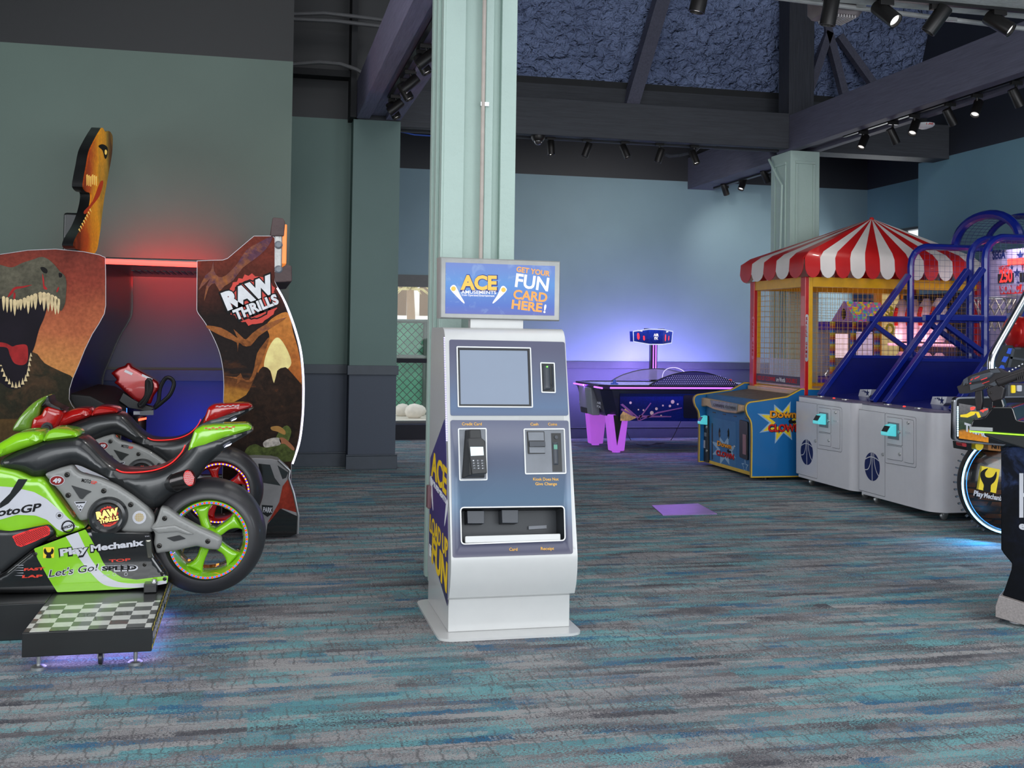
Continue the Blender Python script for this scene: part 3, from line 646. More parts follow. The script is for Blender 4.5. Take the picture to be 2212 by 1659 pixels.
# payment bays
cb = rpoly(FP.tr([(333, 140), (524, 138), (530, 485), (343, 488)], Z6), .008); cbo = band(FP, cb, .006, .002, .008).build('card_bay', M_whitetrim, K)
plate(FP, inset_poly(cb, .006), .002, .004, 'bay_panel', M_gplast, cbo)
term = thing_ = MB()
term.loft([[FP.p(a, b, .003) for a, b in FP.tr([(380, 152), (478, 152), (512, 470), (357, 472)], Z6)], [FP.p(a, b, .06) for a, b in FP.tr([(400, 160), (470, 160), (500, 440), (400, 462)], Z6)]])
to = term.build('terminal_cradle', M_bplast, cbo, bevel=.004)
TP = FP.moved(.06)
dv = rpoly(TP.tr([(397, 208), (485, 205), (512, 228), (524, 440), (425, 448), (400, 240)], Z6), .005); MB().prism(TP, dv, -.02, .02).build('terminal', M_bplast, cbo, bevel=.004)
TQ = FP.moved(.0805)
plate(TQ, TQ.tr([(416, 262), (503, 262), (507, 318), (421, 322)], Z6), 0, .001, 'terminal_screen', mat('terminal_lcd', S(206, 222, 226), .3, es=.35), cbo)
mb = MB()
for r_ in range(4):
    for c_ in range(3): mb.prism(TQ, TQ.tr([(x + 2 * r_, y) for x, y in ((427 + c_ * 28, 348 + r_ * 17), (450 + c_ * 28, 347 + r_ * 17), (450 + c_ * 28, 359 + r_ * 17), (427 + c_ * 28, 360 + r_ * 17))], Z6), 0, .003)
mb.build('keypad', M_mid, cbo)
mb = MB()
for r_ in range(4):
    for c_ in range(3):
        a = TQ.t(880 + (434 + 2 * r_ + c_ * 28) / Z6[2], 880 + (358 + r_ * 17) / Z6[2]); b = TQ.t(880 + (441 + 2 * r_ + c_ * 28) / Z6[2], 880 + (357.5 + r_ * 17) / Z6[2]); letters(mb, TQ, '123456789*0#'[r_ * 3 + c_], a, b, .0055, off=.0032)
mb.build('key_numbers', M_wprint, cbo)
cc = rpoly(FP.tr([(768, 142), (1042, 140), (1053, 442), (778, 446)], Z6), .008); cco = band(FP, cc, .006, .002, .008).build('cash_bay', M_whitetrim, K)
plate(FP, inset_poly(cc, .006), .002, .004, 'bay_panel', M_gplast, cco)
MB().prism(FP, FP.tr([(790, 160), (906, 160), (912, 308), (798, 310)], Z6), .003, .009).build('bill_acceptor', M_bplast, cco, bevel=.002)
plate(FP, FP.tr([(796, 167), (900, 167), (903, 222), (802, 222)], Z6), .009, .012, 'bill_flap', M_gplast, cco); plate(FP, FP.tr([(803, 230), (908, 230), (910, 262), (806, 264)], Z6), .009, .02, 'bill_mouth', M_mid, cco); plate(FP, FP.tr([(806, 266), (908, 266), (910, 304), (808, 304)], Z6), .009, .012, 'bill_tray', M_gplast, cco)
plate(FP, FP.tr([(952, 172), (1016, 172), (1026, 428), (962, 428)], Z6), .003, .006, 'coin_slot', M_bplast, cco); MB().pillow(FP, rpoly(FP.tr([(958, 230), (998, 228), (1002, 385), (964, 385)], Z6), .004), 0, .012, back=False).build('coin_chute', M_mid, cco)
plate(FP, circ(FP.t(880 + 984 / Z6[2], 880 + 200 / Z6[2]), .009, 14), .006, .012, 'coin_entry', M_mid, cco); plate(FP, FP.tr([(966, 250), (990, 250), (991, 280), (968, 280)], Z6), .012, .0135, 'green_label', mat('green_label', S(90, 150, 130), .4), cco)
mb = MB()
def kt(s, x0, y0, x1, y1, h): letters(mb, FP, s, FP.t(880 + x0 / Z6[2], 880 + y0 / Z6[2]), FP.t(880 + x1 / Z6[2], 880 + y1 / Z6[2]), h / Z6[2] / 440, off=.0035, bold=.012)
for a in (('Credit Card', 361, 120, 493, 120, 19), ('Cash', 815, 121, 868, 121, 18), ('Coins', 932, 121, 992, 121, 18), ('Kiosk Does Not', 833, 486, 1002, 486, 19), ('Give Change', 848, 517, 991, 517, 19), ('Card', 675, 952, 729, 951, 19), ('Receipt', 884, 947, 972, 946, 19)): kt(*a)
mb.build('fascia_lettering', M_gold, K)
# left flank graphics
LP = XP(KX0); ZL = (880, 880, 3.0714)
M_navy = zgrad('flank_print', [(0, S(30, 28, 66)), (.5, S(66, 48, 116)), (1, S(52, 52, 116))], .1, 1.0)
fl = LP.tr([(928 - 880, 985 - 880)], (880, 880, 1)) 
sidep = [(-5.88, .32), (-5.29, .14), (-5.29, .42), (-5.40, .9), (-5.45, 1.02), (-5.88, .78)]
plate(LP, sidep, 0, .002, 'flank_graphic', M_navy, K)
mb = MB(); letters(mb, LP, 'ACE', (-5.84, .70), (-5.36, .66), .13, off=.0022, bold=.03); letters(mb, LP, 'LOAD UP', (-5.86, .40), (-5.30, .36), .09, off=.0022, bold=.02); letters(mb, LP, 'FUN', (-5.78, .255), (-5.31, .20), .14, off=.0022, bold=.03); mb.build('flank_lettering', M_goldy, K)
mb = MB(); letters(mb, LP, 'AMUSEMENTS', (-5.84, .655), (-5.36, .615), .028, off=.0022, bold=.02); letters(mb, LP, 'THE', (-5.86, .27), (-5.80, .27), .06, off=.0022)
mb.prism(LP, smooth([(-5.87, .66), (-5.84, .69), (-5.81, .66), (-5.76, .52)], 3), .0022, .0032); mb.prism(LP, smooth([(-5.40, .5), (-5.36, .62), (-5.33, .64), (-5.31, .61)], 3), .0022, .0032); mb.build('flank_white_lettering', M_wprint, K)
MB().box(KX0 - .022, KX0, 5.82, 5.88, .52, .64).build('side_lock', mat('red_beacon', S(120, 84, 90), .3), K, bevel=.006)
MB().box(KX1, KX1 + .03, 5.5, 5.58, 1.03, 1.13).build('lock', mat('chrome', S(210, 210, 214), .15, 1), K, bevel=.01)
mb = MB()
for i in range(60): z = .92 + i * .0085; mb.box(KX0 - .004, KX0, 5.37 + .257 * (z - .92) * .9, 5.385 + .257 * (z - .92) * .9, z, z + .0045)
mb.build('led_or_reflection_strip', mat('violet_led_reflection', S(196, 190, 255), .3, es=1.6), K)  # glowing teeth stand in for LEDs mirrored in the glossy flank
# sign
SP = YP(5.56)
so = SP.tr([(190, 132), (1168, 168), (1162, 655), (188, 632)], Z5); si = SP.tr([(236, 177), (1124, 207), (1119, 610), (232, 592)], Z5)
sg = MB().loft([[SP.p(a, b, o) for a, b in so] for o in (-.1, .0)] + [[SP.p(a, b, .012) for a, b in inset_poly(so, .006)], [SP.p(a, b, .004) for a, b in si]], cap=True).build('sign', mat('silver_frame', S(166, 166, 164), .45, .2), K)
m, nt, b = base('lit_sign_film', .3); v = coords(nt); sp = nt.nodes.new('ShaderNodeSeparateXYZ'); nt.links.new(v, sp.inputs[0])
mr = nn(nt, 'ShaderNodeMapRange', **{'_From Min': 1.52, '_From Max': 1.8}); nt.links.new(sp.outputs[2], mr.inputs['Value'])
c = ramp(nt, mr.outputs[0], [(0, S(84, 82, 180)), (.25, S(20, 96, 208)), (.65, S(48, 142, 228)), (1, S(86, 124, 214))])
c = mix(nt, ramp(nt, noise(nt, v, 9, 4, .6, 1.5), [(.56, (0, 0, 0, 1)), (.72, (.4, .4, .4, 1))]), c, S(160, 196, 240))
nt.links.new(mix(nt, .92, c, (0, 0, .01, 1)), b.inputs['Base Color']); nt.links.new(c, b.inputs['Emission Color']); b.inputs['Emission Strength'].default_value = .72
plate(SP, si, .004, .0065, 'sign_face', m, sg)
SF = SP.moved(.007); t5 = lambda x, y: SF.t(900 + x / 3.77, 520 + y / 3.77)
M_sgold = mat('lit_gold', S(90, 70, 20), .4, es=.85, ecol=S(255, 205, 66)); M_swhite = mat('lit_white', S(100, 98, 100), .4, es=.95, ecol=S(255, 250, 252)); M_sorg = mat('lit_orange', S(90, 60, 20), .4, es=.85, ecol=S(255, 172, 66)); M_sdk = mat('navy_outline', S(20, 40, 120), .5, es=.2)
px5 = 1 / 3.77 / 436
mb = MB(); letters(mb, SF, 'ACE', t5(350, 402), t5(662, 406), 134 * px5, off=.0008, bold=.075); mb.build('sign_outline', M_sdk, sg)
mb = MB(); letters(mb, SF, 'ACE', t5(356, 393), t5(652, 397), 118 * px5, off=.002, bold=.045)
for q in ((299, 391), (706, 400)): mb.prism(SF, circ(t5(*q), 20 * px5, 16), .003, .0045)
mb.build('sign_gold', M_sgold, sg)
mb = MB(); letters(mb, SF, 'AMUSEMENTS', t5(362, 430), t5(647, 435), 27 * px5, off=.001, bold=.012); letters(mb, SF, 'Coin Operated Entertainment', t5(368, 449), t5(634, 457), 17 * px5, off=.001, bold=.01)
for pts in ([(274, 395), (282, 370), (300, 360), (320, 372), (352, 438), (388, 500), (378, 506), (320, 448)], [(732, 405), (724, 380), (706, 368), (686, 380), (656, 445), (620, 500), (628, 508), (686, 456)]): mb.prism(SF, smooth([t5(*q) for q in pts], 4), .0005, .0025)
letters(mb, SF, 'FUN', t5(798, 372), t5(1068, 410), 112 * px5, off=.002, bold=.025); letters(mb, SF, '!', t5(1030, 584), t5(1048, 587), 70 * px5, off=.002, bold=.03); mb.build('sign_white', M_swhite, sg)
mb = MB(); letters(mb, SF, 'GET YOUR', t5(810, 250), t5(1082, 290), 44 * px5, off=.001, bold=.03); letters(mb, SF, 'CARD', t5(784, 470), t5(1060, 500), 78 * px5, off=.001, bold=.03); letters(mb, SF, 'HERE', t5(770, 550), t5(1018, 580), 74 * px5, off=.001, bold=.035); mb.build('sign_orange', M_sorg, sg)
a, b_ = SP.t(900 + 450 / 3.77, 690), SP.t(900 + 885 / 3.77, 690)
MB().box(a[0], b_[0], 5.60, 5.66, 1.47, 1.56).build('sign_bracket', M_white, K, bevel=.003)

# ================================================================ motorcycle simulators
ZA = (0, 820, 3.2529); ZB_ = (0, 860, 5.53)
M_tyre = mat('black_tyre_rubber', S(44, 43, 46), .42, coat=.15, var=.1); M_seat = mat('black_moulded_seat', S(34, 35, 37), .3, coat=.3, var=.1); M_grey = mat('grey_cast_plastic', S(132, 132, 130), .38, coat=.2, var=.06, vs_=6)
M_bolt = mat('dark_bolt', S(50, 48, 46), .3, .7); M_green = mat('lime_green_gloss', S(136, 200, 30), .18, coat=.8, var=.04); M_redp = mat('red_gloss', S(176, 22, 20), .18, coat=.8, var=.04); M_panelw = mat('white_gloss', S(200, 200, 208), .2, coat=.6, var=.03); M_gblack = mat('gloss_black', S(22, 22, 23), .12, coat=.8)
M_ledr = mat('red_led', S(190, 10, 30), .4, es=1.3, ecol=(1, .015, .04, 1)); M_ledb = mat('blue_led', S(30, 40, 200), .4, es=1.8, ecol=(.06, .07, 1, 1)); M_ledo = mat('orange_led', S(200, 90, 10), .4, es=2.2, ecol=(1, .5, .05, 1))
M_glowred = mat('glowing_red_lens', S(150, 16, 16), .4, es=.75, ecol=(1, .02, .02, 1)); M_honey = mat('dark_red_grille', S(60, 8, 8), .5)
M_rawy = mat('logo_yellow', S(250, 214, 110), .4, es=.5, ecol=(1, .7, .25, 1)); M_rawr = mat('logo_red', S(214, 50, 30), .5); M_ink = mat('black_print', S(26, 26, 28), .5)
def inpoly(c, P):
    r_ = False
    for i in range(len(P)):
        (x0, y0), (x1, y1) = P[i - 1], P[i]
        if (y0 > c[1]) != (y1 > c[1]) and c[0] < (x1 - x0) * (c[1] - y0) / (y1 - y0) + x0: r_ = not r_
    return r_
def honey(mb, pl, poly_c, ax, by, ang, cell, off, shape=None):
    """honeycomb bars over an oval / slot"""
    ca, sa = math.cos(ang), math.sin(ang)
    for i in range(-14, 15):
        for j in range(-10, 11):
            x, y = cell * (i + .5 * (j % 2)), cell * .87 * j
            c = (poly_c[0] + x * ca - y * sa, poly_c[1] + x * sa + y * ca)
            if shape is None:
                if (x / ax) ** 2 + (y / by) ** 2 > 1: continue
            elif not inpoly(c, shape): continue
            h = circ(c, cell * .60, 6); h2 = circ(c, cell * .42, 6)
            rot = lambda P: [(c[0] + (a - c[0]) * math.cos(.52) - (b - c[1]) * math.sin(.52), c[1] + (a - c[0]) * math.sin(.52) + (b - c[1]) * math.cos(.52)) for a, b in P]
            h, h2 = rot(h), rot(h2)
            mb.loft([[pl.p(a, b, off) for a, b in h], [pl.p(a, b, off + .002) for a, b in h], [pl.p(a, b, off + .002) for a, b in h2], [pl.p(a, b, off) for a, b in h2]], cap=False)
    return mb
def raw_logo(parent, pl, c, size, ang, glow=False, mw=None, off=.001):
    """white or lit RAW THRILLS lettering over a torn red disc"""
    ca, sa = math.cos(ang), math.sin(ang); T = lambda x, y: (c[0] + size * (x * ca - y * sa), c[1] + size * (x * sa + y * ca))
    plate(pl, [T(x, y) for x, y in burst((0, -.03), .60, .64, 23, .1, .05, 1, 5)], off, off + .001, 'logo_disc', M_rawr, parent)
    rg = [T(x, y) for x, y in burst((0, -.03), .50, .52, 23, .2, .03, 1, 9)]; MB().loft([[pl.p(a, b, z) for a, b in q] for q, z in ((rg, off + .0008), (rg, off + .0013), (inset_poly(rg, size * .035), off + .0013), (inset_poly(rg, size * .035), off + .0008))], cap=False).build('logo_ring', M_ink, parent)
    for s_, p0, p1, h_ in (('RAW', (-.70, -.05), (.70, -.05), .50), ('THRILLS', (-.60, -.39), (.64, -.39), .32)): words(pl, s_, T(*p0), T(*p1), h_ * size, 'logo_lettering', M_ink, parent, off=off + .0014, bold=.13)
    mb = MB(); letters(mb, pl, 'RAW', T(-.66, -.03), T(.66, -.03), .44 * size, off=off + .0018, bold=.075); letters(mb, pl, 'THRILLS', T(-.56, -.36), T(.60, -.36), .26 * size, off=off + .0018, bold=.05); return mb.build('logo_lettering', mw or M_wprint, parent)
def motorbike(name, label, paintm, dY):
    o = thing(name, label, 'motorcycle simulator', (-.5, 5.95, 0), 'motorcycle game seats')
    Y0 = 5.93                                   # middle plane
    P = lambda y: YP(y)
    # rear wheel
    c3 = P(Y0).t(448.8, 1155); C = Vector((c3[0], Y0, c3[1])); wh = None
    rt = .292
    wh = MB().lathe(C, (0, 1, 0), [(-.12, .19), (-.142, .205), (-.143, .225), (-.128, .252), (-.09, .277), (-.045, .289), (0, rt), (.045, .289), (.09, .277), (.128, .252), (.143, .225), (.12, .19)], 64, cap=False).build('tyre', M_tyre, o)
    f = P(5.79); cc = f.t(450.3, 1166.7); cr0 = Vector((cc[0], 5.79, cc[1])); C2 = Vector((cc[0], Y0, cc[1]))
    MB().lathe(cr0, (0, 1, 0), [(.24, .19), (.0, .196), (-.006, .193), (-.006, .181), (.03, .172), (.05, .168), (.22, .168), (.24, .178), (.24, .19)], 64).build('rim', paintm, wh)
    sp = MB(); pf = YP(5.845)
    for i in range(5):
        t0 = R(100 + 72 * i); pts = []
        def pol(r, a): return (cc[0] + r * math.cos(t0 + R(a)), cc[1] + r * math.sin(t0 + R(a)))
        edge = [pol(.035, -35), pol(.07, -14), pol(.11, -6), pol(.15, -10), pol(.176, -17), pol(.176, 19), pol(.15, 16), pol(.11, 17), pol(.07, 24), pol(.035, 40)]
        sp.pillow(pf, smooth(edge, 4, sharp=(0, 4, 5, 9)), .06, .018, 3)
    sp.lathe((cc[0], 5.845, cc[1]), (0, -1, 0), [(-.08, .055), (.02, .055), (.035, .045), (.04, 0)], 24)
    sp.build('spokes', paintm, wh)
    for m_, ph in ((M_ledr, 0), (M_ledb, 1)) if dY == 0 else ((M_ledo, 0), (M_ledb, 1)):
        mb = MB()
        for i in range(104):
            if i % 2 != ph: continue
            t = 2 * math.pi * i / 104; mb.sphere((cc[0] + .187 * math.cos(t), 5.784, cc[1] + .187 * math.sin(t)), .0054, 6, 4)
        mb.build('led_or_reflection_strip', m_, wh)
    # seat and tail moulding
    sp_ = P(5.85); body = smooth(sp_.tr([(5, 600), (30, 550), (150, 492), (300, 438), (420, 415), (520, 405), (580, 412), (640, 460), (720, 545), (800, 610), (880, 640), (1000, 642), (1110, 626), (1210, 575), (1290, 500), (1345, 425), (1420, 395), (1560, 380), (1700, 350), (1780, 352), (1740, 385), (1640, 445), (1540, 525), (1450, 610), (1390, 690), (1300, 770), (1210, 815), (1140, 880), (1080, 905), (1000, 885), (900, 800), (760, 700), (640, 640), (540, 600), (460, 615), (360, 660), (250, 690), (170, 650), (60, 632)], ZA), 3)
    MB().pillow(sp_, body, .2, .058, 4).build('seat', M_seat, o)
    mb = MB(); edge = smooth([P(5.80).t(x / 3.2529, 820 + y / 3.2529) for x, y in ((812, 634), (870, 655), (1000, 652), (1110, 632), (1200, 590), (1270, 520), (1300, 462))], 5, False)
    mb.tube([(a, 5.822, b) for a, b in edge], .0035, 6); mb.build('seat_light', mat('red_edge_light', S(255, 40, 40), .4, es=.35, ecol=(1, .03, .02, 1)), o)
    tp = P(5.80); tail = rpoly(tp.tr([(1316, 503), (1366, 355), (1420, 326), (1500, 318), (1740, 312), (1772, 335), (1765, 352), (1560, 415), (1450, 470)], ZA), .01)
    tc = MB().pillow(P(5.82), rpoly(P(5.82).tr([(1316, 503), (1366, 355), (1420, 326), (1500, 318), (1740, 312), (1772, 335), (1765, 352), (1560, 415), (1450, 470)], ZA), .01), .16, .03, 3).build('tail_cowl', paintm, o)
    cq = P(5.788); mb = MB()
    for i in range(9): mb.prism(cq, cq.tr([(1440 + i * 24, 338 - i * 1.2 + (i % 2) * 8), (1460 + i * 24, 337 - i * 1.2 + (i % 2) * 8), (1458 + i * 24, 344 - i + (i % 2) * 8), (1438 + i * 24, 345 - i + (i % 2) * 8)], ZA), 0, .001)
    mb.build('tail_check', M_panelw if dY else M_rawr, tc)
    mb = MB().pillow(P(5.80), P(5.80).tr([(1575, 478), (1592, 462), (1628, 448), (1618, 462)], ZA), .01, .004, 2); mb.build('tail_light', mat('cold_white_led', S(220, 226, 255), .3, es=2), o)
    # tank shells
    for q in ([(-40, 545), (-30, 470), (55, 412), (120, 378), (200, 364), (280, 366), (306, 395), (300, 436), (150, 492), (0, 545)], [(306, 432), (330, 372), (368, 348), (430, 345), (515, 358), (552, 384), (540, 405), (470, 415), (390, 425)]):
        MB().pillow(P(5.85), smooth(P(5.85).tr(q, ZA), 4), .2, .055, 4).build('tank_cover', paintm, o)
    MB().pillow(P(5.9), P(5.9).tr([(270, 372), (340, 392), (330, 425), (250, 400)], ZA), .1, .02, 2).build('tank_cap', mat('steel', S(200, 200, 200), .3, .9), o)
    # grey frame plate with window, and round cover
    gp = P(5.775)
    fr = rpoly(gp.tr([(530, 905), (720, 835), (862, 800), (905, 862), (960, 900), (1200, 962), (1400, 1045), (1600, 1175), (1760, 1300), (1850, 1420), (1835, 1600), (1480, 1600), (1300, 1500), (1100, 1440), (960, 1468), (900, 1380), (720, 1120)], ZB_), .015)
    go = MB().pillow(gp, fr, .06, .016, 3).build('frame_plate', M_grey, o)
    gq = P(5.7575)
    plate(gq, rpoly(gq.tr([(850, 1040), (1100, 1115), (1040, 1150), (985, 1210), (955, 1200)], ZB_), .006), 0, .0015, 'frame_window', M_seat, go)
    rc = gq.t(1290 / 5.53, 860 + 1408 / 5.53); rv = Vector((rc[0], 5.757, rc[1]))
    eo = MB().lathe(rv, (0, -1, 0), [(-.03, .0945), (.012, .0945), (.03, .085), (.034, .072), (.026, .062), (.024, 0)], 40).build('engine_cover', M_seat, o)
    rp = YP(5.757 - .0245); rl = rp.t(1290 / 5.53, 860 + 1408 / 5.53); plate(rp, circ(rl, .061, 30), 0, .0006, 'cover_disc', M_ink, eo)
    raw_logo(eo, rp, rl, .078, .2, mw=M_rawy, off=.001)
    # bolts
    for x, y in ((802, 915), (815, 1160), (1240, 1108), (1562, 1272)): a = gq.t(x / 5.53, 860 + y / 5.53); bolt(go, (a[0], 5.757, a[1]), (0, -1, 0), .013, M_bolt)
    # stickers
    a = gq.t(682 / 5.53, 860 + 984 / 5.53); plate(gq, circ(a, .034, 24, .024), 0, .0006, 'number_badge', M_panelw, go); plate(gq, circ(a, .031, 24, .0215), .0006, .0012, 'badge_field', mat('maroon_print', S(126, 34, 34), .5), go)
    words(gq, '49', gq.t(632 / 5.53, 860 + 1010 / 5.53), gq.t(732 / 5.53, 860 + 1010 / 5.53), .022, 'badge_number', M_panelw, go, bold=.05, off=.0014)
    mb = MB(); t = lambda x, y: gq.t(x / 5.53, 860 + y / 5.53); letters(mb, gq, 'MOTO', t(972, 1000), t(1082, 1020), .018, bold=.02, off=.0005); mb.build('moto_lettering', M_ink, go); words(gq, 'GP', t(1085, 1020), t(1155, 1030), .015, 'gp_lettering', M_rawr, go, bold=.03, off=.0005)
    plate(gq, gq.tr([(884, 1238), (1036, 1230), (962, 1362)], ZB_), 0, .0007, 'triangle_sticker', M_panelw, go); plate(gq, gq.tr([(898, 1243), (1022, 1236), (1012, 1254), (908, 1260)], ZB_), .0007, .001, 'sticker_print', M_ink, go)
    mb = MB()
    for x, y in ((922, 1282), (940, 1295), (958, 1280), (972, 1292)): mb.prism(gq, gq.tr([(x, y), (x + 14, y - 2), (x + 10, y + 12), (x - 3, y + 12)], ZB_), .0007, .0011)
    mb.prism(gq, gq.tr([(945, 1325), (975, 1323), (962, 1352)], ZB_), .0007, .0011); mb.build('sticker_check', M_ink, go)
    a = t(1664, 1424); plate(gq, circ(a, .0325, 28), 0, .0006, 'globe_sticker', M_panelw, go)
    mb = MB(); mb.prism(gq, circ(a, .0215, 24), .0006, .001); mb.build('globe_disc', mat('sand_print', S(182, 160, 110), .5), go)
    mb = MB()
    for k in range(-2, 3): d = k * .0085; h = math.sqrt(max(0, .0215 ** 2 - d * d)); mb.prism(gq, [(a[0] - h, a[1] + d - .0006), (a[0] + h, a[1] + d - .0006), (a[0] + h, a[1] + d + .0006), (a[0] - h, a[1] + d + .0006)], .001, .0013); mb.prism(gq, [(a[0] + d - .0006, a[1] - h), (a[0] + d + .0006, a[1] - h), (a[0] + d + .0006, a[1] + h), (a[0] + d - .0006, a[1] + h)], .001, .0013)
    mb.build('globe_lines', M_panelw, go)
    # swing arm
    wp = P(5.752); sw = rpoly(wp.tr([(1095, 1000), (1132, 892), (1180, 902), (1270, 965), (1400, 1035), (1530, 1095), (1560, 1112), (1560, 1155), (1535, 1196), (1460, 1190), (1385, 1168), (1250, 1198), (1100, 1222), (1080, 1150), (1090, 1080), (1058, 1040)], ZA), .01)
    wo = MB().pillow(wp, sw, .05, .018, 3).build('swing_arm', M_grey, o)
    wq = P(5.733); plate(wq, rpoly(wq.tr([(1170, 1112), (1262, 1092), (1308, 1118), (1222, 1138)], ZA), .006), 0, .0015, 'arm_slot', M_seat, wo)
    MB().pillow(wq, rpoly(wq.tr([(1060, 1040), (1230, 1020), (1370, 1085), (1320, 1092), (1250, 1070), (1110, 1080)], ZA), .006), .002, .008, 2).build('arm_rib', M_grey, wo)
    for x, y in ((1157, 975), (1120, 1168), (1460, 1136)): a = wq.t(x / 3.2529, 820 + y / 3.2529); bolt(wo, (a[0], 5.733, a[1]), (0, -1, 0), .0125, M_bolt)
    # exhaust
    A = P(5.80).t(1045 / 3.2529, 820 + 795 / 3.2529); B = P(5.74).t(1335 / 3.2529, 820 + 690 / 3.2529); A = Vector((A[0], 5.82, A[1])); B = Vector((B[0], 5.74, B[1])); ax = (B - A).normalized(); ax = (ax + Vector((0, -.45, 0))).normalized()
    A = B - ax * .24
    eo = MB().tube([A, A + ax * .03, A + ax * .09, A + ax * .145], [.02, .035, .045, .049], 20).build('exhaust_cone', M_seat, o)
    MB().lathe(A, ax, [(.145, .046), (.15, .044), (.232, .044), (.238, .041), (.225, .039)], 28).build('exhaust_pipe', mat('dark_chrome', S(70, 66, 66), .2, .8), eo)
    MB().lathe(A, ax, [(.226, .039), (.228, 0)], 24).build('exhaust_lens', M_glowred, eo)
    EP = PL(A + ax * .229, (ax.cross(Vector((0, 0, 1))) * -1), ax.cross((ax.cross(Vector((0, 0, 1))) * 1)).normalized() * -1)
    if EP.n.dot(ax) < 0: EP = PL(A + ax * .229, ax.cross(Vector((0, 0, 1))), (0, 0, 1)); EP.v = EP.u.cross(ax).normalized() * -1; EP.n = ax
    honey(MB(), EP, (0, 0), .034, .034, 0, .0105, .0005).build('exhaust_grille', mat('pale_grille', S(206, 190, 190), .4), eo)
    a = A + ax * .085; MB().lathe(a + Vector((0, -.043, 0)), (0, -1, 0), [(0, .012), (.006, .011), (.008, .005), (.003, 0)], 12).build('bolt', M_bolt, eo)
    # upper fairing
    up_ = P(5.775); uf = rpoly(up_.tr([(-60, 618), (0, 622), (110, 645), (210, 690), (290, 690), (330, 720), (420, 850), (520, 985), (612, 1035), (560, 1060), (392, 1112), (392, 1065), (352, 1022), (260, 1040), (90, 1098), (0, 1062), (-60, 1060)], ZA), .014)
    fo = MB().pillow(up_, uf, .30, .024, 3).build('upper_fairing', paintm, o)
    uq = P(5.7495)
    white = rpoly(uq.tr([(-60, 755), (0, 750), (100, 757), (240, 790), (330, 840), (420, 920), (500, 990), (540, 1035), (440, 1070), (400, 1050), (330, 985), (250, 955), (120, 950), (0, 985), (-60, 1000)], ZA), .008)
    plate(uq, white, 0, .0008, 'white_sweep', M_panelw, fo)
    plate(uq, rpoly(uq.tr([(130, 698), (195, 700), (150, 770), (60, 870), (0, 905), (0, 868), (70, 800)], ZA), .003), .0008, .0016, 'black_flash', M_gblack, fo)
    t = lambda x, y: uq.t(x / 3.2529, 820 + y / 3.2529)
    if dY == 0:
        words(uq, 'motoGP', t(-108, 972), t(282, 920), .036, 'fairing_lettering', M_ink, fo, bold=.03, shear=.35, off=.001)
        a = t(478, 1033); mb = MB(); r_ = burst(a, .0285, .033, 28); mb.loft([[uq.p(x, y, z) for x, y in q] for q, z in ((r_, .0008), (r_, .0014), (circ(a, .0235, 56), .0014), (circ(a, .0235, 56), .0008))], cap=False)
        letters(mb, uq, 'OFFICIAL', t(432, 1058), t(526, 1026), .013, bold=.03, off=.001); mb.build('official_stamp', M_ink, fo)
    a = t(418, 955); MB().lathe((a[0], 5.751, a[1]), (0, -1, 0), [(0, .018), (.003, .016), (-.002, .009), (.006, .008), (.006, 0)], 14).build('bolt', M_bolt, fo)
    # side vent
    vp = P(5.765); MB().pillow(vp, rpoly(vp.tr([(-60, 1050), (60, 1052), (200, 1035), (350, 1012), (386, 1050), (386, 1090), (230, 1195), (90, 1300), (20, 1360), (-60, 1340)], ZA), .012), .2, .02, 3).build('vent_housing', M_seat, o)
    vq = P(5.743); vl = rpoly(vq.tr([(85, 1100), (200, 1058), (325, 1026), (350, 1045), (350, 1088), (250, 1135), (150, 1176), (118, 1165)], ZA), .006)
    vo = plate(vq, vl, -.002, .001, 'vent_lens', M_glowred, o)
    xs = [p[0] for p in vl]; ys = [p[1] for p in vl]; a0 = vq.t(222 / 3.2529, 820 + 1100 / 3.2529); honey(MB(), vq, a0, .04, .0165, R(19), .0083, .0012, inset_poly(vl, .003)).build('vent_grille', M_honey, vo)
    # lower fairing
    lp = P(5.75); lf_ = rpoly(lp.tr([(-60, 1395), (40, 1345), (232, 1190), (600, 1052), (640, 1045), (1062, 1078), (1090, 1232), (1188, 1372), (1180, 1432), (1050, 1458), (900, 1474), (400, 1500), (-60, 1500)], ZA), .012)
    lo_ = MB().pillow(lp, lf_, .36, .022, 3).build('lower_fairing', M_gblack, o)
    lq = P(5.7265); t = lambda x, y: lq.t(x / 3.2529, 820 + y / 3.2529)
    grn = rpoly(lq.tr([(238, 1188), (500, 1090), (600, 1052), (640, 1120), (700, 1230), (760, 1330), (860, 1392), (960, 1405), (1182, 1378), (1176, 1428), (1050, 1456), (900, 1470), (402, 1494), (340, 1395), (265, 1260)], ZA), .006)
    plate(lq, grn, 0, .0007, 'colour_field', paintm, lo_)
    plate(lq, smooth(lq.tr([(462, 1102), (548, 1072), (600, 1180), (640, 1260), (720, 1360), (830, 1420), (980, 1432), (1172, 1408), (1170, 1432), (1000, 1460), (840, 1460), (730, 1440), (650, 1370), (560, 1260)], ZA), 4, sharp=(0, 1, 7, 8)), .0007, .0014, 'white_sweep', M_panelw, lo_)
    plate(lq, smooth(lq.tr([(640, 1075), (700, 1230), (745, 1310), (830, 1370), (960, 1385), (1020, 1370), (1070, 1240), (1050, 1085)], ZA), 3, sharp=(0, 5, 6, 7)), .0012, .0018, 'black_field', M_gblack, lo_)
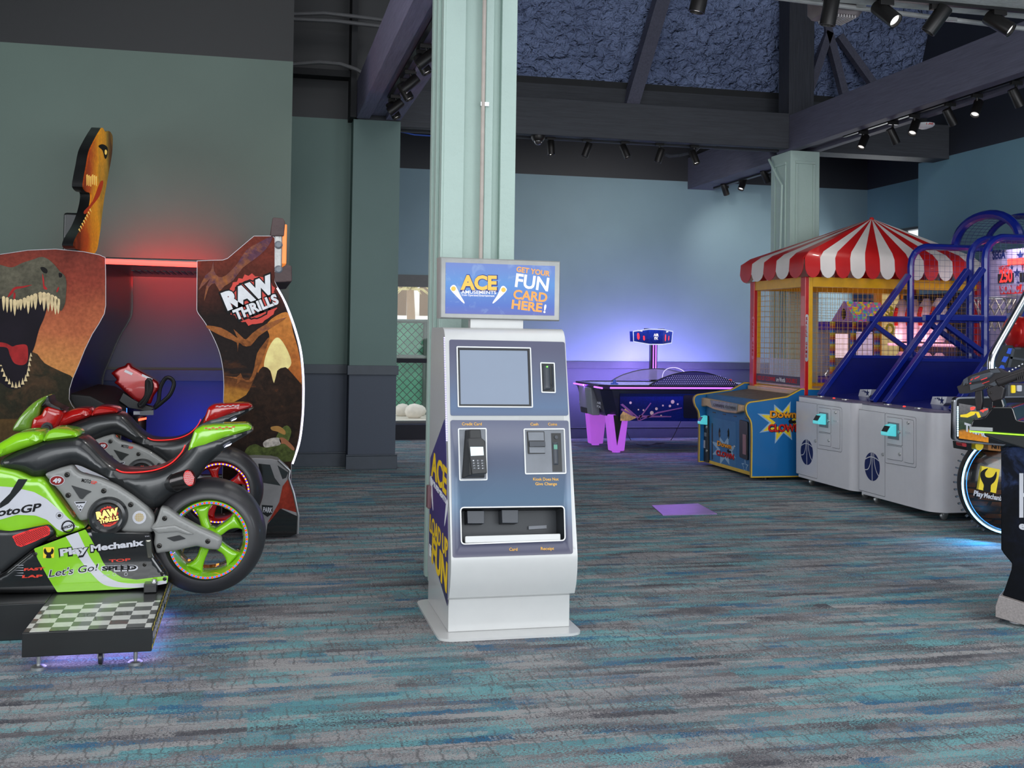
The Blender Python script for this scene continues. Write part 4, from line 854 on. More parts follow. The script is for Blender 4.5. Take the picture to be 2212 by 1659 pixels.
    if dY == 0:
        mb = MB(); letters(mb, lq, 'Play', t(416, 1246), t(632, 1214), .041, off=.0019, bold=.10); letters(mb, lq, 'Mechanix', t(634, 1212), t(1018, 1167), .038, off=.0019, bold=.09); mb.build('maker_outline_lettering', M_ink, lo_)
        mb = MB(); letters(mb, lq, 'Play', t(425, 1238), t(622, 1208), .032, off=.002, bold=.045); letters(mb, lq, 'Mechanix', t(640, 1206), t(1012, 1162), .03, off=.0022, bold=.045); letters(mb, lq, 'TM', t(1018, 1106), t(1048, 1103), .005, off=.0022); mb.build('maker_lettering', M_panelw, lo_)
        plate(lq, rrect(*t(303, 1254), *t(382, 1176), .002), .0015, .002, 'maker_badge', mat('badge_yellow', S(236, 206, 30), .4), lo_)
        plate(lq, smooth([t(*q) for q in ((308, 1200), (318, 1184), (326, 1200), (334, 1212), (352, 1212), (360, 1200), (366, 1184), (378, 1200), (372, 1222), (358, 1230), (362, 1252), (324, 1252), (328, 1232), (314, 1222))], 3), .002, .0025, 'wrench_emblem', M_ink, lo_)
        mb = MB(); letters(mb, lq, "Let's Go!", t(345, 1385), t(680, 1340), .033, off=.0028, bold=.0, shear=.3); mb.build('slogan_lettering', M_ink, lo_); mb = MB(); letters(mb, lq, "Let's Go!", t(338, 1388), t(688, 1343), .036, off=.002, bold=.05, shear=.3); mb.build('slogan_outline', M_panelw, lo_)
        mb = MB(); letters(mb, lq, 'SPEED', t(718, 1340), t(960, 1332), .02, off=.0028, bold=.04); mb.build('speed_lettering', M_ink, lo_); mb = MB(); letters(mb, lq, 'SPEED', t(708, 1346), t(970, 1338), .026, off=.002, bold=.1)
        for x in (805, 885):
            a = t(x, 1366); mb.loft([[lq.p(i, j, z) for i, j in q] for q, z in ((circ(a, .0085, 16), .003), (circ(a, .0085, 16), .0035), (circ(a, .007, 16), .0035), (circ(a, .007, 16), .003))], cap=False)
        letters(mb, lq, 'Since', t(718, 1378), t(768, 1374), .007, off=.003, shear=.3); mb.build('speed_outline', M_panelw, lo_)
        mb = MB(); letters(mb, lq, 'TOP', t(766, 1282), t(918, 1272), .0125, off=.0028, bold=.03); letters(mb, lq, 'FAST', t(168, 1342), t(310, 1335), .0115, off=.002, bold=.05, shear=.2); letters(mb, lq, 'LAP', t(155, 1392), t(298, 1388), .0125, off=.002, bold=.05, shear=.2); mb.build('red_lettering', M_rawr, lo_)
        mb = MB()
        for i in range(5): mb.prism(lq, [t(100 + (i % 2) * 15, 1304 + i * 18), t(165, 1302 + i * 18), t(165, 1306 + i * 18)], .0015, .002)
        mb.build('speed_lines', M_panelw, lo_)
    for x, y in ((248, 1226), (1016, 1300), (1140, 1362), (1158, 1400)): a = t(x, y); bolt(lo_, (a[0], 5.727, a[1]), (0, -1, 0), .01, M_bolt)
    MB().pillow(lq, rpoly(lq.tr([(1020, 1125), (1062, 1122), (1072, 1255), (1038, 1258)], ZA), .006), .0, .006, 2, back=False).build('side_lamp', mat('smoked_chrome', S(120, 118, 110), .1, .8), lo_)
    # handlebar and front cowl (in view on the rear machine)
    if dY:
        q = YP(5.75); q2 = lambda x, y: (lambda p: p)(YP(5.75 + dY).t(x / 3.2529, 820 + y / 3.2529))
        g = q2(345, 330); MB().cyl((g[0] + .01, 5.60, g[1]), (g[0] - .02, 5.80, g[1] + .01), .018, n=16).lathe((g[0] + .005, 5.64, g[1]), (0, 1, 0), [(0, .02), (0, .034), (.02, .034), (.02, .02)], 18).build('handlebar_grip', M_bplast, o)
        cp = YP(5.80); cpts = [q2(*a) for a in ((205, 355), (222, 268), (280, 250), (300, 205), (330, 190), (420, 215), (440, 245), (400, 330), (380, 350))]
        MB().pillow(cp, rpoly(cpts, .01), .22, .03, 3).build('dash_cowl', paintm, o)
        wpts = [q2(*a) for a in ((80, 365), (110, 290), (180, 205), (255, 145), (330, 112), (322, 145), (282, 190), (265, 255), (222, 300), (195, 360))]
        MB().pillow(cp, smooth(wpts, 4), .22, .03, 3).build('windscreen', mat('green_windscreen', S(110, 150, 50), .12, coat=1, var=.25, vs_=8), o)
        MB().pillow(cp, smooth([q2(*a) for a in ((282, 190), (300, 150), (332, 114), (352, 165), (440, 210), (420, 222), (330, 195))], 3), .2, .035, 3).build('instrument_pod', M_bplast, o)
    if dY: o.location.y += dY
    return o
greenbike = motorbike('motorcycle', 'lime green racing motorcycle simulator on a black base with a chequered step', M_green, 0)
redbike = motorbike('motorcycle', 'red racing motorcycle simulator behind the lime green one', M_redp, 1.65)
# ---- platforms
M_blkbox = mat('black_laminate', S(24, 25, 26), .35, coat=.2, var=.2, vs_=4)
m, nt, b = base('chequered_print', .3, coat=.3); v = coords(nt); ck = nn(nt, 'ShaderNodeTexChecker', _Scale=13.0); mp = nt.nodes.new('ShaderNodeMapping'); mp.inputs['Scale'].default_value = (1, 1, .001); mp.inputs['Location'].default_value = (.013, .017, .0005); nt.links.new(v, mp.inputs[0]); nt.links.new(mp.outputs[0], ck.inputs['Vector'])
ck.inputs['Color1'].default_value = S(206, 206, 200); ck.inputs['Color2'].default_value = S(34, 36, 36); c = mix(nt, ramp(nt, noise(nt, v, 30, 5, .7, 1), [(.55, (0, 0, 0, 1)), (.75, (.35, .35, .35, 1))]), ck.outputs[0], S(60, 64, 60)); nt.links.new(c, b.inputs['Base Color']); M_check = m
m, nt, b = base('hazard_stripes', .4); v = coords(nt); sp = nt.nodes.new('ShaderNodeSeparateXYZ'); nt.links.new(v, sp.inputs[0])
q_ = math_(nt, 'FRACT', math_(nt, 'MULTIPLY', math_(nt, 'SUBTRACT', sp.outputs[1], sp.outputs[2]), 12.5)); nt.links.new(mix(nt, math_(nt, 'GREATER_THAN', q_, .45), S(24, 24, 26), S(232, 204, 40)), b.inputs['Base Color']); M_chev = m
def platform(o, dY):
    """the fixed base of a machine: step, beam, mounts and feet are parts of the same thing"""
    z0, z1 = .065, .168; x0, x1 = -.925, -.405; p0 = o.location.copy(); o.location = (-.5, 5.95, 0); wl_ = o
    MB().box(x0, x1, 5.02, 6.3, z0, z1).build('step', M_blkbox, o, bevel=.004)
    MB().box(x0 + .004, x1 - .004, 5.026, 5.50, z1, z1 + .002).build('step_top', M_check, o)
    MB().box(-2.4, x0, 5.55, 6.2, .0, .168).build('floor_beam', M_blkbox, o, bevel=.004)
    MB().box(-1.9, -.75, 5.79, 6.10, z1, .245).build('bike_mount', M_blkbox, o, bevel=.01)
    MB().box(-.75, -.47, 5.79, 6.1, z1 + .002, .245).build('rear_mount', M_blkbox, o, bevel=.008)
    MB().box(-.5, -.44, 5.66, 5.74, z1 + .002, z1 + .045).build('mount_foot', M_blkbox, o, bevel=.004)
    MB().lathe((-.455, 5.70, z1 + .045), (0, 0, 1), [(0, .017), (.004, .017), (.004, .011), (.014, .011), (.014, 0)], 6).build('hex_bolt', M_strap, o)
    q = XQ(x1)
    for zz in (z0 + .006, z1 - .02): plate(q, [(5.04, zz), (6.28, zz), (6.28, zz + .014), (5.04, zz + .014)], 0, .001, 'hazard_strip', M_chev, o)
    words(q, 'CAUTION', (5.08, z0 + .032), (5.62, z0 + .032), .035, 'caution_lettering', M_panelw, o, bold=.02, off=.001)
    words(q, 'CAUTION', (5.7, z0 + .032), (6.2, z0 + .032), .035, 'caution_lettering', M_panelw, o, bold=.02, off=.001)
    for x, y in ((-.865, 5.07), (-.475, 5.07), (-.865, 6.22), (-.475, 6.22)):
        MB().lathe((x, y, 0), (0, 0, 1), [(0, .0), (0, .032), (.012, .032), (.017, .024), (.02, .008), (.03, .009), (z0, .009)], 16).build('levelling_foot', M_strap, o)
    for x, y in ((-.62, 5.1), (-.62, 6.2)): c_ = MB().lathe((x - .01, y, .028), (1, 0, 0), [(0, 0), (0, .022), (.003, .028), (.017, .028), (.02, .022), (.02, 0)], 18).build('caster', M_tyre, o); MB().box(x - .014, x + .014, y - .012, y + .012, .028, z0).build('caster_fork', M_strap, c_)
    MB().box(-.86, -.45, 5.2, 5.215, z0 - .008, z0).build('underglow_strip', mat('violet_underglow', S(150, 130, 255), .4, es=9, ecol=(.35, .3, 1, 1)), o)
    o.location = p0
platform(greenbike, 0); platform(redbike, 1.65)
lamp('platform_underglow', 'AREA', (-.62, 5.55, .06), 3.0, (.45, .4, 1), rot=(0, 0, 0), shape='RECTANGLE', size=.45, size_y=.9)

# ================================================================ dinosaur shooting cabinet (theatre type)
D1 = (0, 500, 4.147); D2 = (400, 460, 2.964); D3 = (0, 250, 3.2529); D4 = (0, 700, 3.2529)
def art(name, stops, axis, lo_, hi_, nscale=3, namt=.35, rough=.4, es=0, detail=6, dist=.6):
    """printed picture ground: a colour run along one axis, roughened by noise"""
    m, nt, b = base(name, rough + .15, spec=.12); v = coords(nt); sp = nt.nodes.new('ShaderNodeSeparateXYZ'); nt.links.new(v, sp.inputs[0])
    mr = nn(nt, 'ShaderNodeMapRange', **{'_From Min': lo_, '_From Max': hi_}); nt.links.new(sp.outputs[axis], mr.inputs['Value'])
    f = math_(nt, 'ADD', mr.outputs[0], math_(nt, 'MULTIPLY', math_(nt, 'SUBTRACT', noise(nt, v, nscale, detail, .65, dist), .5), namt * 2))
    c = ramp(nt, f, stops); c = mix(nt, 1.0, c, ramp(nt, noise(nt, v, 45, 4), [(.3, (.75, .75, .75, 1)), (.7, (1.15, 1.15, 1.15, 1))]), 'MULTIPLY')
    nt.links.new(c, b.inputs['Base Color'])
    if es: nt.links.new(c, b.inputs['Emission Color']); b.inputs['Emission Strength'].default_value = es
    return m
YN, YF = 8.15, 9.9
J = thing('dinosaur_shooter', 'theatre shooting cabinet with dinosaur artwork, lit topper and red light bar', 'arcade cabinet', (-.6, 9.0, 0))
NP = YP(YN)
lpx = [(-70, 566), (0, 549), (60, 540), (120, 537.5), (180, 543), (215, 550), (228, 556), (229, 600), (229, 660), (226, 678), (214, 700), (200, 722), (184, 755), (170, 790), (157, 820), (151, 840), (150, 862), (156, 875), (168, 890), (200, 908), (262, 925)]
lp_ = NP.tr(lpx); lpoly = lp_ + [(lp_[-1][0], .06), (lp_[0][0], .06)]
M_edge = mat('silver_t_moulding', S(150, 146, 150), .3, .3)
A_left = art('sunset_print', [(0, S(52, 46, 30)), (.3, S(96, 70, 36)), (.42, S(196, 134, 74)), (.62, S(176, 98, 64)), (.85, S(136, 58, 44)), (1, S(104, 44, 36))], 2, .5, 2.0, 2.2, .1)
JL = MB().prism(NP, lpoly, -.02, 0).build('side_panel', A_left, J)
band(NP, lpoly, .0038, -.021, .002).build('panel_edge', M_edge, JL)
body_in = [(a - .012, b) for a, b in lpoly]
MB().prism(NP, [(a, min(b, 1.93)) for a, b in body_in], -(YF - YN), -.021).build('screen_housing', M_blkbox, J)
MB().prism(YP(YF), lpoly, -.02, 0).build('far_side_panel', M_blkbox, J)
# printed open-jawed reptile, layer by layer
def lay(pl, crop, pts, k, m, par, name, sm=4, sharp=()): return plate(pl, smooth(pl.tr(pts, crop), sm, sharp=sharp), .0006 * k, .0006 * k + .0005, name, m, par)
def art2(name, c0, c1, sc=9): return mat(name, c0, .45) if c1 is None else art(name, [(0, c0), (1, c1)], 2, 1.0, 1.9, sc, .9)
M_hide = art2('reptile_hide_print', S(20, 21, 18), S(92, 88, 74), 7); M_dark = mat('dark_mouth_print', S(20, 14, 24), .5, var=.3, vs_=5); M_tooth = mat('ivory_tooth_print', S(206, 184, 142), .5, var=.2, vs_=30); M_tongue = mat('red_tongue_print', S(156, 36, 38), .5, var=.35, vs_=12); M_neck = art2('reptile_neck_print', S(40, 38, 26), S(110, 74, 50), 5); M_nost = mat('nostril_print', S(20, 18, 18), .6)
lay(NP, D1, [(-60, 1150), (280, 1075), (400, 1180), (560, 1260), (650, 1310), (625, 1420), (622, 1500), (700, 1600), (800, 1680), (-60, 1680)], 1, M_neck, JL, 'reptile_neck', 3, (0, 7, 8, 9))
lay(NP, D1, [(-60, 600), (20, 590), (130, 620), (250, 590), (345, 560), (420, 640), (400, 760), (350, 880), (310, 1030), (275, 1120), (258, 1260), (200, 1390), (110, 1410), (30, 1370), (-60, 1240)], 2, M_dark, JL, 'open_mouth')
lay(NP, D1, [(-60, 990), (50, 1000), (110, 1030), (150, 1018), (235, 1015), (252, 1080), (245, 1165), (200, 1197), (130, 1180), (90, 1110), (60, 1040), (-60, 1030)], 3, M_tongue, JL, 'tongue')
lay(NP, D1, [(-60, 290), (0, 298), (105, 322), (200, 282), (300, 250), (370, 228), (430, 248), (490, 300), (535, 355), (580, 398), (596, 460), (592, 560), (582, 650), (545, 712), (520, 650), (470, 605), (420, 578), (340, 556), (250, 592), (170, 632), (90, 632), (20, 602), (-60, 585)], 4, M_hide, JL, 'reptile_head')
for pts in ([(362, 325), (395, 320), (425, 345), (420, 375), (385, 365)], [(527, 372), (555, 380), (556, 405), (532, 412)]): lay(NP, D1, pts, 5, M_nost, JL, 'nostril')
for pts in ([(380, 380), (395, 430), (400, 480), (425, 515), (405, 520), (388, 500)], [(70, 590), (90, 545), (130, 500), (200, 490), (290, 478), (210, 505), (140, 520), (110, 560)], [(120, 600), (125, 545), (140, 560), (136, 600)], [(505, 540), (520, 500), (530, 505), (518, 540)]): lay(NP, D1, pts, 5, M_tongue, JL, 'red_crease')
up_t = [(20, 600, 115, 26), (52, 610, 120, 26), (88, 625, 100, 24), (118, 628, 130, 30), (150, 632, 70, 22), (172, 625, 85, 30), (206, 612, 80, 30), (238, 598, 142, 32), (272, 588, 100, 26), (300, 576, 128, 36), (345, 562, 100, 34), (378, 566, 150, 34), (415, 572, 150, 36), (450, 588, 130, 34), (480, 602, 145, 34), (508, 622, 120, 30)]
for x, y, L, w_ in up_t: lay(NP, D1, [(x, y - 14), (x + w_, y - 14), (x + w_ * .92, y + L * .5), (x + w_ * .5, y + L), (x + w_ * .1, y + L * .5)], 6, M_tooth, JL, 'tooth', 2)
lo_t = [(-2, 1200, 24, 10), (8, 1240, 30, 26), (24, 1280, 30, 34), (46, 1320, 28, 36), (72, 1345, 26, 38), (100, 1372, 26, 40), (130, 1378, 28, 40), (160, 1368, 28, 44), (190, 1345, 30, 44), (216, 1315, 30, 44), (234, 1275, 30, 38), (244, 1230, 28, 34), (250, 1185, 28, 34), (258, 1140, 26, 30), (266, 1105, 24, 26)]
for x, y, w_, L in lo_t: lay(NP, D1, [(x, y + L * .6), (x + w_ * .45, y - L * .8), (x + w_, y + L * .6)], 6, M_tooth, JL, 'tooth', 1)
# right panel
rpx = [(75, 305), (160, 302), (240, 300), (270, 290), (440, 146), (560, 146), (576, 160), (576, 440), (600, 490), (650, 610), (700, 750), (735, 890), (750, 1050), (751, 1200), (742, 1350), (722, 1480), (682, 1606)]
inn = [(245, 1300), (242, 1225), (246, 1100), (240, 1000), (220, 900), (180, 800), (130, 710), (80, 640), (73, 610)]
rp_ = smooth(NP.tr(rpx, D2), 4, False, sharp=(0, 2, 3, 4, 5, 6, 7, 8)); ip_ = smooth(NP.tr(inn, D2), 4, False, sharp=(0,))
rpoly_ = rp_ + [(rp_[-1][0], .06), (ip_[0][0], .06)] + ip_
A_right = art('volcano_sky_print', [(0, S(30, 20, 16)), (.18, S(56, 34, 20)), (.33, S(190, 130, 50)), (.42, S(120, 70, 34)), (.5, S(34, 26, 24)), (.66, S(34, 24, 22)), (.8, S(84, 40, 30)), (1, S(116, 50, 38))], 2, .3, 2.1, 2.2, .2)
JR = MB().prism(NP, rpoly_, -.02, 0).build('side_panel', A_right, J); band(NP, rpoly_, .0038, -.021, .002).build('panel_edge', M_edge, JR)
M_lava = art('lava_rock_print', [(0, S(24, 16, 12)), (.55, S(52, 34, 24)), (.72, S(120, 62, 28)), (1, S(190, 110, 50))], 2, .0, 3.0, 16, .75); M_fire = mat('eruption_print', S(250, 222, 150), .5, var=.2, vs_=12); M_glow = art('eruption_glow_print', [(0, S(150, 70, 30)), (1, S(206, 130, 60))], 2, .8, 1.6, 8, .5); M_ptero = art('flying_reptile_print', [(0, S(90, 50, 30)), (.5, S(160, 96, 48)), (1, S(96, 60, 76))], 2, .8, 2.1, 14, .8); M_fern = art('fern_print', [(0, S(28, 34, 16)), (1, S(92, 104, 50))], 2, .3, .8, 25, .9); M_cloth = mat('printed_shirt', S(176, 168, 160), .5, var=.4, vs_=40); M_hat = mat('printed_straw_hat', S(170, 124, 66), .5, var=.2); M_skin = mat('printed_arm', S(156, 100, 70), .5)
lay(NP, D2, [(470, 1040), (490, 900), (540, 800), (520, 720), (580, 660), (660, 640), (690, 760), (728, 900), (744, 1080), (640, 1060)], 1, M_glow, JR, 'eruption_glow')
lay(NP, D2, [(505, 985), (520, 900), (560, 820), (600, 800), (650, 870), (680, 960), (640, 1010), (600, 1000), (570, 1090), (545, 1010)], 2, M_fire, JR, 'eruption')
lay(NP, D2, [(290, 1220), (390, 1165), (430, 1090), (480, 1000), (510, 985), (545, 1010), (568, 1092), (590, 1010), (630, 990), (660, 1000), (746, 1100), (747, 1250), (738, 1350), (718, 1480), (684, 1590), (240, 1590), (240, 1225)], 3, M_lava, JR, 'volcano', 2, (0, 10, 14, 15, 16))
for pts in ([(85, 495), (130, 400), (165, 370), (180, 310), (185, 370), (215, 410), (260, 400), (330, 330), (390, 240), (470, 190), (560, 150), (520, 230), (440, 300), (370, 350), (310, 430), (250, 470), (220, 500), (190, 450), (150, 480), (122, 565), (135, 470), (160, 420)], [(135, 720), (230, 735), (300, 775), (335, 800), (310, 745), (360, 790), (390, 810), (430, 770), (520, 710), (650, 668), (560, 730), (470, 790), (420, 850), (370, 850), (345, 830), (335, 890), (330, 830), (260, 800), (160, 750)], [(245, 1045), (330, 1050), (355, 1025), (370, 1060), (410, 1070), (440, 1000), (460, 900), (500, 840), (540, 795), (500, 920), (450, 1040), (420, 1085), (360, 1075), (320, 1102), (335, 1065)]):
    lay(NP, D2, pts, 4, M_ptero, JR, 'flying_reptile', 2)
lay(NP, D2, [(430, 1590), (380, 1550), (400, 1500), (450, 1480), (500, 1500), (560, 1480), (600, 1400), (650, 1360), (680, 1400), (660, 1480), (700, 1520), (680, 1590)], 4, M_fern, JR, 'ferns', 3)
lay(NP, D2, [(550, 1370), (600, 1365), (640, 1395), (636, 1420), (590, 1400), (555, 1390)], 5, M_hat, JR, 'printed_hat'); lay(NP, D2, [(500, 1470), (540, 1445), (600, 1440), (612, 1480), (560, 1495), (510, 1500)], 5, M_cloth, JR, 'printed_shirt'); lay(NP, D2, [(605, 1440), (640, 1445), (696, 1500), (690, 1520), (640, 1480), (612, 1475)], 5, M_skin, JR, 'printed_arm')
c_ = NP.t(400 + 428 / 2.964, 460 + 545 / 2.964); 
RL = NP.moved(.004); raw_logo(JR, RL, RL.t(400 + 425 / 2.964, 460 + 548 / 2.964), 118 / 2.964 / 290 * 2.05, R(23), off=.0)
led = smooth([NP.t(400 + x / 2.964, 460 + y / 2.964) for x, y in ((586, 480), (620, 540), (655, 615), (703, 750), (738, 890), (753, 1050), (754, 1200), (745, 1350), (725, 1480), (684, 1606))], 4, False)
MB().tube([(a + .004, YN - .004, b) for a, b in led], .0065, 8).build('edge_light', mat('white_violet_led', S(230, 220, 255), .3, es=3.2, ecol=(.84, .78, 1, 1)), JR)
sx0, sx1 = ip_[0][0], .26
MB().prism(NP, [(a + (.012 if a < 0 else -.012), b - .01) for a, b in rpoly_ if b < 1.88], -(YF - YN), -.021).build('seat_housing', M_blkbox, J) if False else None
MB().box(-.10, .22, YN + .03, YF, .06, 1.2).build('seat_back', M_blkbox, J, bevel=.03); MB().box(-.6, -.1, YN + .03, YF, .06, .42).build('seat_base', M_blkbox, J, bevel=.03)
MB().box(-2.0, .2, YN + .02, YF, .06, .14).build('floor_deck', M_blkbox, J, bevel=.01)
# roof with light bar
zt = NP.t(230, 566)[1]; xa, xb = NP.t(229, 560)[0], NP.t(425, 566)[0]
M_redled = mat('red_light_bar', S(200, 10, 10), .4, es=5, ecol=(1, .05, .04, 1))
rf = MB().box(xa - .3, xb + .35, YN + .01, YF, zt - .02, zt + .035).build('roof', M_blkbox, J, bevel=.01)
mb = MB()
for i in range(14): mb.box(xa + .1 + i * .045, xa + .125 + i * .045, 8.8, 9.3, zt - .024, zt - .019)
mb.build('roof_vent', M_mid, rf)
MB().cyl((xa, YN - .006, zt + .004), (xb, YN - .006, zt - .003), .019, n=10).build('light_bar', M_redled, rf)
MB().box(xa + .1, xb - .05, YF - .02, YF + .0, zt + .035, zt + .05).build('rear_light_bar', M_redled, rf)
lamp('red_light_bar_glow', 'AREA', (-.72, 9.84, zt + .05), 9, (1, .015, .01), aim=(-.72, 10.15, zt + .16), shape='RECTANGLE', size=.8, size_y=.06)
lamp('blue_footwell_glow', 'AREA', (-.45, 9.5, .40), 20, (.02, .05, 1), aim=(-.30, 10.15, .62), shape='RECTANGLE', size=.3, size_y=.2)
lamp('red_roof_glow', 'AREA', (-.7, 9.75, zt - .05), 5, (1, .012, .01), aim=(-.7, 10.15, 1.72), shape='RECTANGLE', size=.7, size_y=.1)
# topper
TPp = XQ(-1.2)
tout = smooth(TPp.tr([(560, 945), (525, 915), (540, 860), (585, 780), (620, 690), (640, 600), (640, 545), (615, 535), (590, 500), (598, 430), (613, 350), (625, 280), (640, 230), (680, 150), (705, 108), (722, 85), (740, 112), (768, 108), (790, 140), (792, 200), (785, 285), (770, 370), (750, 480), (730, 600), (715, 720), (700, 840), (668, 965)], D3), 4)
A_top = art('molten_reptile_print', [(0, S(70, 26, 10)), (.3, S(150, 60, 20)), (.55, S(196, 130, 26)), (.75, S(120, 96, 36)), (1, S(60, 34, 20))], 1, -1.0, .9, 1.8, .35, es=.6)
TO = MB().prism(TPp, tout, -.08, -.01).build('topper', M_blkbox, J); plate(TPp, tout, -.01, .0, 'topper_face', A_top, TO)
def lt(pts, k, m, nm, sm=3): plate(TPp, smooth(TPp.tr(pts, D3), sm), .0008 * k, .0008 * k + .0006, nm, m, TO)
M_ty = mat('lit_yellow_print', S(240, 196, 80), .4, es=.4, ecol=(1, .7, .2, 1)); M_tr = mat('lit_red_print', S(190, 60, 24), .4, es=.2)
for i in range(6): x, y = 605 + i * 13, 415 + (i % 3) * 6; lt([(x, y), (x + 10, y - 4), (x + 8, y + 70), (x + 2, y + 78 - i * 4)], 2, M_ty, 'tooth', 1)
for i in range(8): x, y = 548 + i * 11, 800 - i * 20; lt([(x, y), (x + 8, y - 10), (x + 16, y + 18)], 2, M_ty, 'tooth', 1)
lt([(735, 245), (742, 238), (750, 250), (746, 272), (736, 270)], 2, M_ty, 'eye'); lt([(700, 470), (725, 465), (700, 560), (640, 640), (600, 690), (590, 670), (650, 600)], 1, M_tr, 'tongue'); lt([(690, 215), (720, 200), (755, 225), (750, 290), (735, 300), (720, 245)], 1, M_nost, 'brow')
MB().box(-1.4, -1.285, 8.75, 9.6, 1.9, 2.3).build('topper_bracket', M_blkbox, J, bevel=.02)
# marquee on the seat side
mx0, mx1 = NP.t(592, 500)[0], NP.t(626, 500)[0]; mz0, mz1 = NP.t(610, 608)[1], NP.t(610, 474)[1]
MO = MB().box(mx0 + .0, mx1 - .05, YN - .0, YF - .1, mz0, mz1).build('marquee', mat('silver_rock', S(168, 166, 164), .35, .5, bump=.8, bs=20), J, bevel=.012)
MB().prism(NP, rpoly(NP.tr([(548, 110), (560, 30), (625, 35), (640, 60), (632, 150), (548, 150)], D2), .01), -1.5, .02).build('rock_crest', mat('brown_rock', S(84, 66, 66), .6, bump=1, bs=18), MO, bevel=.01)
MB().prism(NP, rpoly(NP.tr([(570, 380), (650, 330), (682, 340), (684, 440), (575, 445)], D2), .01), -1.5, .018).build('rock_base', MATS['brown_rock'], MO, bevel=.01)
MB().box(mx1 - .055, mx1 - .02, YN + .01, YF - .15, NP.t(610, 570)[1], NP.t(610, 484)[1]).build('marquee_light', mat('orange_lightbox', S(230, 110, 40), .4, es=.7, ecol=(1, .3, .06, 1)), MO, bevel=.006)
for y in (205, 362): a = NP.t(400 + 598 / 2.964, 460 + y / 2.964); MB().lathe((a[0], YN - .0, a[1]), (0, -1, 0), [(0, .03), (.02, .028), (.03, .018), (.03, 0)], 18).build('marquee_bolt', M_gplast, MO)
# mounted gun
GP = YP(8.75)
GO = MB().pillow(GP, rpoly(GP.tr([(780, 345), (830, 308), (880, 292), (892, 274), (915, 275), (930, 300), (965, 318), (1050, 368), (1112, 408), (1122, 450), (1085, 500), (1062, 560), (1000, 562), (940, 532), (870, 470), (830, 432), (802, 412), (822, 390)], D4), .008), .12, .02, 5).build('mounted_gun', mat('metallic_red', S(150, 14, 18), .22, .3, .6), J)
gq = GP.moved(.021)
for pts in ([(880, 320), (935, 345), (925, 360), (872, 335)], [(1000, 350), (1075, 385), (1065, 398), (995, 365)]): plate(gq, gq.tr(pts, D4), 0, .003, 'gun_window', M_panelw, GO)
MB().tube([GP.p(*q, .06) for q in smooth(GP.tr([(985, 565), (1035, 500), (1040, 400), (1062, 402), (1062, 470), (1010, 565)], D4), 3)], .017, 8, True).build('gun_grip', M_bplast, GO)
MB().tube([GP.p(*q, .0) for q in smooth(GP.tr([(1085, 590), (1115, 540), (1125, 450), (1165, 380), (1205, 385), (1222, 425), (1195, 495), (1150, 540)], D4), 3)], .015, 8, True).build('gun_grip', M_bplast, GO)
MB().prism(GP, GP.tr([(865, 480), (940, 530), (1000, 560), (1090, 590), (1050, 620), (960, 600), (905, 590), (835, 540)], D4), -.1, .01).build('gun_cradle', M_bplast, GO, bevel=.006)
a, b_ = GP.t(300, 905), GP.t(262, 880); MB().cyl((a[0], 8.8, .4), (a[0], 8.8, a[1] + .02), .05, n=16).build('gun_post', M_bplast, GO)
pp_ = GP.tr([(985, 610), (1080, 605), (1080, 638), (985, 640)], D4); plate(GP, pp_, 0, .02, 'gun_plate', M_gplast, GO); pp_ = GP.tr([(940, 612), (985, 612), (985, 635), (940, 636)], D4); plate(GP, pp_, 0, .02, 'gun_label', M_panelw, GO)
plate(GP, GP.tr([(975, 665), (1030, 655), (1030, 668), (975, 680)], D4), .01, .02, 'trigger_light', mat('red_strip', S(255, 40, 30), .4, es=6, ecol=(1, .05, .02, 1)), GO)
plate(GP, GP.tr([(845, 580), (895, 590), (895, 625), (870, 635), (850, 612)], D4), .02, .03, 'card_reader_light', mat('blue_reader', S(60, 120, 255), .4, es=4, ecol=(.05, .2, 1, 1)), GO)
MB().prism(YP(8.3), [(-1.3, .80), (-.92, .80), (-.92, .86), (-1.12, .97), (-1.3, .99)], -1.4, 0).build('control_shelf', mat('matt_black_shelf', S(16, 16, 18), .6), J, bevel=.015)
# vehicle-shaped boarding step
CP = YP(7.95); ZJ = (0, 820, 3.2529)
car = CP.tr([(1700, 556), (1790, 550), (1905, 555), (1955, 566), (2036, 640), (2028, 690), (2064, 800), (2096, 950), (2092, 1082), (2040, 1104), (1700, 1104)], ZJ)
CO = MB().prism(CP, car, -.2, 0).build('boarding_fender', mat('grey_metal_panel', S(128, 126, 128), .45, .2, var=.2, vs_=6), J, bevel=.008)
cl_ = lambda pts, k, m, nm: plate(CP, CP.tr(pts, ZJ), .0008 * k, .0008 * k + .0006, nm, m, CO)
M_redpr = art('scuffed_red_print', [(0, S(120, 36, 26)), (1, S(176, 66, 46))], 2, .0, .6, 9, .6)
cl_([(1815, 590), (1898, 598), (1930, 690), (1972, 745), (1832, 722)], 1, M_gblack, 'fender_window'); cl_([(1950, 602), (2026, 652), (2010, 690), (1985, 700)], 1, M_gblack, 'fender_window'); cl_([(1755, 590), (1800, 590), (1822, 722), (1720, 722)], 1, M_gblack, 'fender_window')
cl_([(1878, 1010), (1962, 860), (1985, 750), (2026, 695), (2062, 802), (2090, 935), (1985, 905)], 1, M_redpr, 'red_arrow'); cl_([(1868, 1100), (1880, 1015), (1970, 905), (2094, 962), (2090, 1080), (2040, 1102)], 2, M_gblack, 'black_arrow')
cl_([(1840, 880), (1918, 886), (1912, 942), (1880, 965), (1842, 940)], 2, M_gblack, 'logo_shield'); words(CP, 'PARK', CP.t(1847 / 3.2529, 820 + 930 / 3.2529), CP.t(1912 / 3.2529, 820 + 934 / 3.2529), .035, 'logo_lettering', M_panelw, CO, bold=.03, off=.0024)
